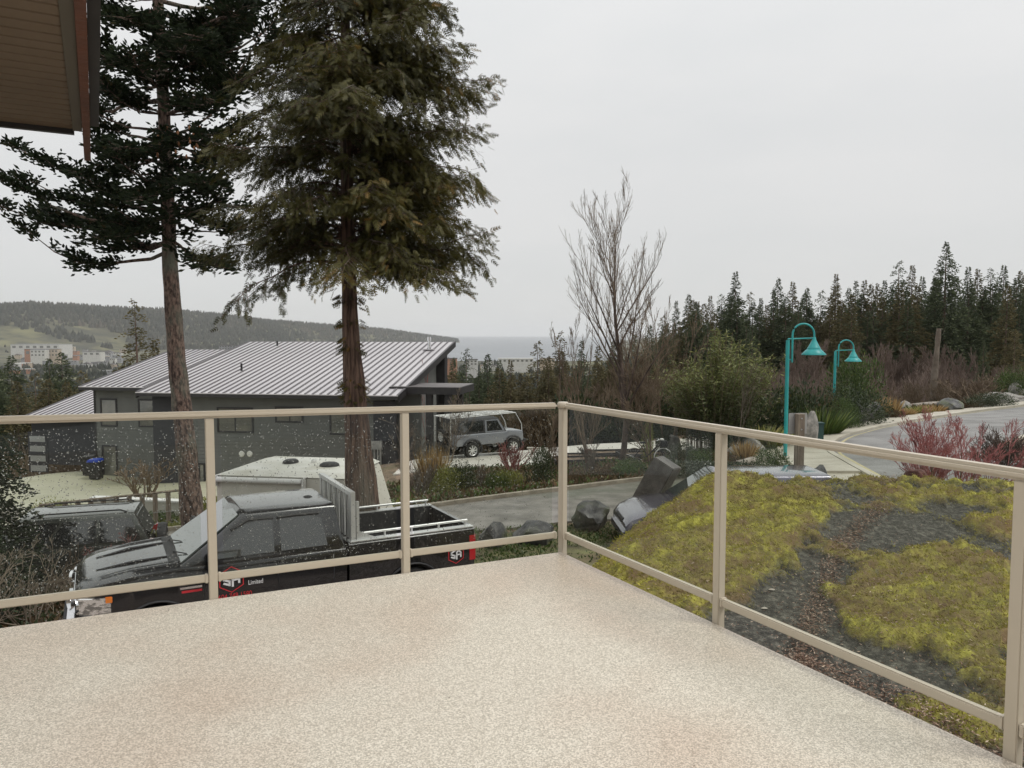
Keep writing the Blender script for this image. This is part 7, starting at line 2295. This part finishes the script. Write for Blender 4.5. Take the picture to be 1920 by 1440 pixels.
def th_tmpl(seed, r):
    rnd = random.Random(seed); out = []
    for i in range(4):
        a = rnd.uniform(0, 6.28)
        grow(rnd, (math.cos(a) * .08, math.sin(a) * .08, 0), (math.cos(a) * .3, math.sin(a) * .3, 1), 0.9, 0.012, 0, 2, out, 0.55, 0.4, (4, 5), 4, 0.55)
    V, F, T = tubes([q[0] for q in out], [q[1] for q in out], [max(q[2], r) for q in out], [max(q[3], r) for q in out], 3)
    return V, F


m_th1 = pmat('alder_twigs', (0.115, 0.080, 0.062), (0.23, 0.175, 0.145), scale=0.12, rough=0.95)
m_th2 = pmat('brush_twigs', (0.095, 0.07, 0.045), (0.20, 0.15, 0.10), scale=0.15, rough=0.95)
TT = th_tmpl(1, 0.0050); TT2 = th_tmpl(2, 0.0062)
thicket('alder_thicket', 200, (1450, 1990), (60, 92), (2.3, 3.9), m_th1, 61, TT)
thicket('low_brush', 110, (1400, 1980), (55, 62), (1.3, 2.2), m_th2, 62, TT2)
thicket('garden_brush', 90, (860, 1420), (47, 58), (2.0, 3.4), m_th2, 63, TT2)
thicket('house_brush', 70, (-40, 200), (56, 70), (2.0, 4.5), m_th2, 64, TT2)
# thin bare sapling and low stems beside the porch
bare_tree(795, 44, 4.6, 1, 'thin reddish bare sapling in front of the house gable', 31, 0.008, (m_twig_red, m_twig_red), 0.2, 2, (6, 9), 0.03, 0.8, 0.35)
bare_tree(840, 34, 3.0, 2, 'bare branched shrub tree between porch and off roader', 32, 0.006, (m_twig_grey, m_twig_grey), 0.1, 3, (5, 7), 0.04, 0.2, 0.8, nstem=3)
bare_tree(775, 27.5, 2.6, 2, 'grey bare shrub tree behind the left middle post', 33, 0.005, (m_twig_grey, m_twig_grey), 0.1, 3, (5, 7), 0.035, 0.1, 0.9, nstem=3)

# ================================================================== garden things
# bicycle used as ornament
bq = P(1243, 874, Y=28.6)
bz = h1(bq.x, 28.6)
by = empty('bicycle', (bq.x, 28.6, bz), R(178), 'old bicycle with white rimmed wheels and dark basket standing in the heath', 'bicycle')
RX = Matrix.Rotation(R(90), 3, 'X')
for x in (0.0, 1.08):
    w_ = MB()
    w_.tube([(math.cos(t) * 0.33, 0, math.sin(t) * 0.33) for t in [2 * math.pi * k / 28 for k in range(29)]], 0.019, 6)
    wo = w_.build('wheel', m_white if x == 0 else m_twig_grey, by, loc=(x, 0, 0.36), smooth=True)
    s_ = MB()
    for k in range(9):
        a = math.pi * k / 9; s_.tube([(math.cos(a) * -0.32, 0, math.sin(a) * -0.32), (math.cos(a) * 0.32, 0, math.sin(a) * 0.32)], 0.0035, 4)
    s_.build('spokes', m_steel, wo)
f_ = MB()
for a, b_ in [((0, 0, .36), (0.16, 0, 0.95)), ((0.15, 0, 0.88), (0.62, 0, 0.36)), ((0.14, 0, 0.82), (0.55, 0, 0.42)), ((0.62, 0, 0.36), (0.74, 0, 0.86)), ((0.62, 0, 0.36), (1.08, 0, 0.36)), ((0.74, 0, 0.80), (1.08, 0, 0.36))]:
    f_.tube([a, b_], 0.017, 7)
f_.build('frame', m_darkwood, by, smooth=True)
MB().tube([(0.30, -0.26, 1.0), (0.17, -0.14, 1.04), (0.15, 0, 0.99), (0.17, 0.14, 1.04), (0.30, 0.26, 1.0)], 0.014, 7).build('handlebar', m_chrome, by, smooth=True)
MB().prism([(-0.14, -0.15), (0.10, -0.15), (0.10, 0.15), (-0.14, 0.15)], 0.22, 'z', 0.76).build('basket', m_blackmat, by, bevel=0.02)
MB().box((0.77, 0, 0.90), (0.24, 0.13, 0.06)).build('saddle', m_blackmat, by, bevel=0.02)
MB().box((0.05, 0, 1.03), (0.14, 0.2, 0.06)).build('white_flower_pot', m_white, by, bevel=0.02)

# dark timber planters by the slab
for k, (px, py, Y, w, d, h_, lb) in enumerate([(1105, 845, 31.5, 3.0, 1.1, 0.32, 'nearest dark timber planter box left of the bare tree trunk'), (1118, 832, 33.2, 2.6, 1.0, 0.30, 'second dark timber planter box behind the nearest one'),
                                            (1160, 830, 33.6, 3.0, 1.1, 0.32, 'long dark timber planter behind the bare tree trunk'), (1205, 838, 32.0, 2.0, 1.0, 0.30, 'dark timber planter just left of the bicycle')]):
    x = (px - 960) / FPX * Y; z = h1(x, Y)
    e = empty('planter_box', (x, Y, z), R(8), lb, 'planter')
    for j in range(2):
        for (a, b_) in (((-w / 2, -d / 2), (w / 2, -d / 2 + 0.06)), ((-w / 2, d / 2 - 0.06), (w / 2, d / 2)), ((-w / 2, -d / 2 + 0.062), (-w / 2 + 0.06, d / 2 - 0.062)), ((w / 2 - 0.06, -d / 2 + 0.062), (w / 2, d / 2 - 0.062))):
            MB().box2((a[0], a[1], j * h_ / 2 + 0.006), (b_[0], b_[1], (j + 1) * h_ / 2 - 0.006)).build('plank', m_darkwood, e)
    MB().box2((-w / 2 + 0.07, -d / 2 + 0.07, 0), (w / 2 - 0.07, d / 2 - 0.07, h_ - 0.08)).build('soil_fill', m_soil, e)
q = P(1100, 850, Y=31)
o = MB().prism([(-0.13, -0.1), (0.13, -0.1), (0.13, 0.1), (-0.13, 0.1)], 0.75, 'z', 0).build('timber_bollard', pmat('red_timber', (0.12, 0.05, 0.03), (0.2, 0.08, 0.05), scale=9, rough=0.8), loc=(q.x, 30.4, h1(q.x, 30.4)), bevel=0.01)
tag(o, 'short red brown timber post beside the nearest planter', 'post')
# low parapet behind the slab and its posts
for k, (p1, p2, lb) in enumerate([((990, 46.2), (1330, 44.2), 'low pale wall along the back of the parking slab')]):
    a = P(p1[0], 800, Y=p1[1]); b_ = P(p2[0], 800, Y=p2[1])
    d = (b_ - a); L_ = math.hypot(d.x, d.y)
    e = empty('low_wall', (a.x, a.y, h1(a.x, a.y)), math.atan2(d.y, d.x), lb, 'wall')
    MB().box2((0, -0.1, -0.3), (L_, 0.1, 0.42)).build('wall_body', m_conc_w, e)
    MB().box2((-0.05, -0.14, 0.423), (L_ + 0.05, 0.14, 0.48)).build('coping', m_conc_w, e)

# white retaining wall and wooden fence on the left
wa = P(236, 990, Y=25.3); wb = P(352, 975, Y=24.9)
d = wb - wa; L_ = math.hypot(d.x, d.y)
e = empty('retaining_wall', (wa.x - 0.5, wa.y, h1(wa.x, wa.y) - 0.1), math.atan2(d.y, d.x), 'low white plastered wall behind the wooden fence left of the fir trunk', 'wall')
MB().box2((-0.6, -0.12, 0), (L_ + 1.3, 0.12, 0.95)).build('wall_body', m_conc_w, e, bevel=0.01)
MB().box2((-0.65, -0.17, 0.953), (L_ + 1.35, 0.17, 1.02)).build('coping', m_white, e, bevel=0.01)
MB().box2((-5.5, -0.10, 0), (-0.603, 0.10, 0.42)).build('wall_body', m_conc_w, e, bevel=0.01)
fa_ = P(76, 985, Y=23.9); fb_ = P(341, 980, Y=23.6)
fe = empty('wooden_fence', (fa_.x, fa_.y, 0), 0, 'weathered wooden post and rail fence with thin dark wire in front of the white wall', 'fence')
NP_ = 12
tops = []
for k in range(NP_):
    t = k / (NP_ - 1); x = lerp(fa_.x, fb_.x, t); y = lerp(fa_.y, fb_.y, t)
    ztop = P(lerp(76, 341, t), lerp(947, 919, t), Y=y).z; zb = h1(x, y) - 0.1
    MB().box2((-0.055, -0.055, zb), (0.055, 0.055, ztop - 0.04)).build('fence_post', m_wood, fe, loc=(x - fa_.x, y - fa_.y, 0))
    tops.append((x - fa_.x, y - fa_.y, ztop, zb))
for a, b_ in zip(tops[:-1], tops[1:]):
    MB().tube([(a[0], a[1], a[2]), (b_[0], b_[1], b_[2])], 0.038, 5).build('top_rail', m_wood, fe)
for f_ in (0.2, 0.5):
    m_ = MB()
    m_.tube([(a[0], a[1] - 0.06, lerp(a[3], a[2], f_)) for a in tops], 0.006, 4); m_.build('wire', m_steel, fe)

# wheelie bins by the garage
for px, Y, mt, lb in ((172, 43.3, m_bin_blue, 'black wheelie bin with bright blue lid by the garage'), (160, 44.6, m_blackmat, 'black wheelie bin half hidden behind the blue lidded one')):
    x = (px - 960) / FPX * Y; z = h1(x, Y) + 0.05
    e = empty('wheelie_bin', (x, Y, z), 0.2, lb, 'bin')
    m_ = MB(); a, b_ = 0.27, 0.33
    m_.add([(-a, -a, 0.05), (a, -a, 0.05), (a, a, 0.05), (-a, a, 0.05), (-b_, -b_ - .05, 1.02), (b_, -b_ - .05, 1.02), (b_, b_, 1.02), (-b_, b_, 1.02)], [(0, 1, 2, 3), (7, 6, 5, 4), (0, 4, 5, 1), (1, 5, 6, 2), (2, 6, 7, 3), (3, 7, 4, 0)])
    m_.build('body', m_blackmat, e, bevel=0.02)
    MB().prism([(-0.36, 1.02), (0.36, 1.02), (0.30, 1.16), (-0.30, 1.16)], 0.78, 'y', -0.42).build('lid', mt, e, bevel=0.02)
    for s_ in (-0.25, 0.25): MB().tube([(s_ - 0.03, 0.3, 0.1), (s_ + 0.03, 0.3, 0.1)], 0.1, 12).build('wheel', m_tyre, e)

# ================================================================== town far below
random.seed(5)
def far_building(px0, px1, py0, py1, D, wallm, label, group=None, rows=2, cols=5, roof='flat', rz=None):
    a = P(px0, py1, Y=D); b_ = P(px1, py0, Y=D)
    w = b_.x - a.x; h_ = b_.z - a.z; c = (a.x + b_.x) / 2
    zg = h1(c, D)
    e = empty('town_building', (c, D, min(zg, a.z) - 1), rz if rz is not None else 0, label, 'building', group)
    base = min(zg, a.z) - 1; H0 = b_.z - base; dp = max(10, w * 0.5)
    MB().box2((-w / 2, 0, -2), (w / 2, dp, H0)).build('wall', wallm, e)
    if roof == 'flat': MB().box2((-w / 2 - 0.4, -0.4, H0 + 0.02), (w / 2 + 0.4, dp + 0.4, H0 + 0.9)).build('roof', random.choice((m_whitepaint, m_greypaint, m_roofdark)), e)
    else: MB().prism([(-w / 2 - 0.6, H0 + 0.02), (w / 2 + 0.6, H0 + 0.02), (0, H0 + w * 0.2)], dp, 'y', 0).build('roof', m_roofdark, e)
    lo = a.z - base
    for r_i in range(rows):
        for c_i in range(cols):
            x = -w / 2 + w * (c_i + 0.5) / cols; z = lo + (H0 - lo) * (r_i + 0.5) / rows
            MB().box((x, -0.1, z), (w / cols * 0.5, 0.25, (H0 - lo) / rows * 0.45)).build('window', m_winglass, e)
    return e


far_building(46, 96, 655, 667, 1900, m_brick, 'wide tan and orange commercial building in the far town at left', rows=1, cols=4)
far_building(57, 84, 656, 669, 1850, m_whitepaint, 'long white fronted block in the middle of the far town at left', rows=2, cols=4)
far_building(84, 108, 655, 669, 1870, m_tanpaint, 'tan block right of the long white fronted one in the far town', rows=2, cols=4)
far_building(20, 110, 646, 655, 2300, m_whitepaint, 'long white building under the green hill at left', rows=1, cols=7)
far_building(155, 188, 660, 667, 1800, m_whitepaint, 'long low white industrial shed in the town right of centre', rows=1, cols=3)
far_building(411, 446, 648, 660, 1100, m_greypaint, 'pale apartment block with grid of windows above the main roof', rows=3, cols=7)
far_building(827, 856, 673, 686, 800, m_brick, 'orange apartment block right of the house roof peak', rows=3, cols=4)
far_building(874, 895, 675, 685, 900, m_whitepaint, 'small white and green block right of the orange apartments', rows=2, cols=3)
far_building(934, 1000, 673, 680, 1300, m_whitepaint, 'long pale waterfront building before the sea', rows=1, cols=8)
far_building(1012, 1040, 672, 679, 1300, m_tanpaint, 'tan waterfront building at the right end of the town', rows=1, cols=4)
cols_ = [m_whitepaint, m_tanpaint, m_greypaint, m_brick, m_whitepaint, m_greypaint]
for i in range(46):
    px = random.uniform(-10, 225); py = random.uniform(648, 700); w = random.uniform(5, 16) * (0.6 + (py - 640) / 60); h_ = random.uniform(2.0, 4.5)
    D = -66 / ((627 - py) / FPX) if False else max(700, 64 * FPX / (py - 627))
    D = min(D, 3000)
    far_building(px, px + w, py - h_, py, D, random.choice(cols_), 'small pale building of the far town in the valley at left', 'small buildings of the left town', 1, 3, random.choice(('flat', 'flat', 'gable')))
for i in range(14):
    px = random.uniform(858, 1050); py = random.uniform(678, 694); w = random.uniform(6, 16); h_ = random.uniform(2.5, 5)
    far_building(px, px + w, py - h_, py, max(700, 60 * FPX / (py - 627)), random.choice(cols_), 'small building of the waterfront town in front of the sea', 'small buildings by the sea', 1, 3, random.choice(('flat', 'gable')))
for i, (px, py, D) in enumerate([(590, 627, 5600), (552, 622, 5300), (8, 588, 4200)]):
    far_building(px, px + 8, py - 2.5, py, D, m_whitepaint, ['pale houses in the clearing of the hill behind the house roof', 'pale house higher in the hill clearing', 'white house high on the wooded hill at the left edge'][i], None, 1, 2)

# far woods on hills, headland and plain
g = np.random.default_rng(12)
def cone_wood(name, n, pxr, Dr, hgt, seed, keep=None, mat=m_farforest, wid=0.34):
    g = np.random.default_rng(seed)
    px = g.uniform(*pxr, n); D = g.uniform(Dr[0] ** 0.5, Dr[1] ** 0.5, n) ** 2
    x = (px - 960) / FPX * D; y = D.copy(); z = H(x, y)
    k = z > -68.5
    if keep is not None: k &= keep(px, D, x, y, z)
    x, y, z, px = x[k], y[k], z[k], px[k]; n = len(x)
    h_ = g.uniform(hgt[0], hgt[1], n)
    t = np.arange(5) * 2 * np.pi / 5
    TV = np.vstack([np.stack([np.cos(t) * wid, np.sin(t) * wid, np.zeros(5)], 1), np.stack([np.cos(t + .6) * wid * 0.62, np.sin(t + .6) * wid * 0.62, np.full(5, 0.5)], 1), [[0, 0, 1]]])
    TF = np.array([(i, (i + 1) % 5, 5 + (i + 1) % 5, 5 + i) for i in range(5)] + [(5 + i, 5 + (i + 1) % 5, 10, 10) for i in range(5)])
    TF3 = np.vstack([TF[:5][:, [0, 1, 2]], TF[:5][:, [0, 2, 3]], TF[5:][:, [0, 1, 2]]])
    wv = g.uniform(0.7, 1.4, n)
    V = TV[None] * np.stack([h_ * wv, h_ * wv, h_], 1)[:, None, :] + np.stack([x, y, z - 1], 1)[:, None, :]
    F = (TF3[None] + (np.arange(n) * 11)[:, None, None]).reshape(-1, 3)
    tn = np.clip(fbm(x, y, 1 / 260, seed, 4) * 1.3 - 0.25 + g.normal(0, 0.18, n), 0, 1)
    o = link(name, np_mesh(name, V.reshape(-1, 3), F, np.repeat(tn, 11)), mat); o['kind'] = 'stuff'


def notmeadow(px, D, x, y, z):
    ev = 627 - (z - EYE) / D * FPX          # apparent height of the ground
    mead = (px < 240) & (ev > 616) & (D < 4400) & (fbm(x, y, 1 / 160, 91, 4) > 0.40)
    return ~mead


cone_wood('far_hill_woods', 25000, (-60, 960), (3300, 8200), (22, 38), 71, notmeadow, wid=0.30)
cone_wood('hill_crest_woods', 2600, (-60, 940), (4300, 5400), (22, 40), 73, lambda px, D, x, y, z: np.abs(D - np.interp(px, [-300, 0, 500, 720, 930], [4700, 4500, 5200, 6300, 8100])) < 260, wid=0.22)
cone_wood('headland_woods', 2200, (500, 940), (5000, 8400), (24, 42), 75, lambda px, D, x, y, z: np.abs(D - np.interp(px, [-300, 0, 500, 720, 930], [4700, 4500, 5200, 6300, 8100])) < 500, wid=0.22)
cone_wood('valley_woods', 5200, (-60, 1240), (150, 1600), (7, 14), 77, lambda px, D, x, y, z: fbm(x, y, 1 / 70, 78, 3) > 0.42)
cone_wood('town_trees', 1500, (-40, 1060), (1500, 3000), (8, 14), 79, lambda px, D, x, y, z: fbm(x, y, 1 / 120, 80, 3) > 0.48)

# more of the brown leafless undergrowth round the tall bare tree, each a shrub of its own
UG = [(1062, 51, 4.4, 4.3), (1098, 52, 4.6, 5.0), (1130, 51, 4.4, 4.3), (1158, 52.5, 4.6, 5.4), (1200, 51, 4.6, 4.9), (1232, 52, 4.6, 5.6), (1268, 50.5, 4.2, 4.6), (1290, 52, 4.6, 5.0), (1075, 55, 5.0, 6.6), (1180, 54, 5.0, 7.0)]
ULAB = ['brown leafless shrub just right of the corner post', 'brown leafless shrub below the slim bare tree', 'low brown leafless shrub left of the tall tree trunk', 'brown leafless shrub directly behind the tall tree trunk', 'brown leafless shrub right of the tall tree trunk',
        'tall brown leafless shrub midway between tall tree and bamboo', 'low brown leafless shrub at the left foot of the bamboo', 'brown leafless shrub behind the left side of the bamboo', 'farther brown leafless shrub above the corner post', 'farther tall brown leafless shrub behind the tall bare tree']
UM = [bare_shrub_mesh('undergrowth', 400 + k, 1.0, 0.55, 12, 0.0024, 3, (4, 6), 0.35, 0.6) for k in range(3)]
for k in range(3): UM[k].materials.append(m_twig_brown)
for k, (px, Y, w, h) in enumerate(UG):
    x = (px - 960) / FPX * Y
    e = empty('bare_shrub', (x, Y, h1(x, Y) - 0.05), k * 1.9, ULAB[k], 'bare shrub', 'brown undergrowth round the tall bare tree')
    o = link('twigs', UM[k % 3], None, e); o.scale = (w / 1.3, w / 1.3, h)

# leafless crowns standing before the conifers of the wood
BW = bare_shrub_mesh('wood_edge_tree', 500, 1.0, 0.30, 9, 0.0022, 3, (4, 6), 0.4, 0.5); BW.materials.append(m_th1)
for k in range(26):
    px = 1250 + 25.5 * k + random.uniform(-10, 10); Y = random.uniform(84, 94)
    x = (px - 960) / FPX * Y
    h = random.uniform(5.5, 9.5) * (0.8 if px < 1450 else 1)
    e = empty('bare_tree', (x, Y, h1(x, Y) - 0.2), k * 1.3, 'brownish leafless tree mixed among the dark conifers at the edge of the right wood', 'bare tree', 'leafless trees along the edge of the wood')
    o = link('twigs', BW, None, e); o.scale = (h * 0.8, h * 0.8, h)
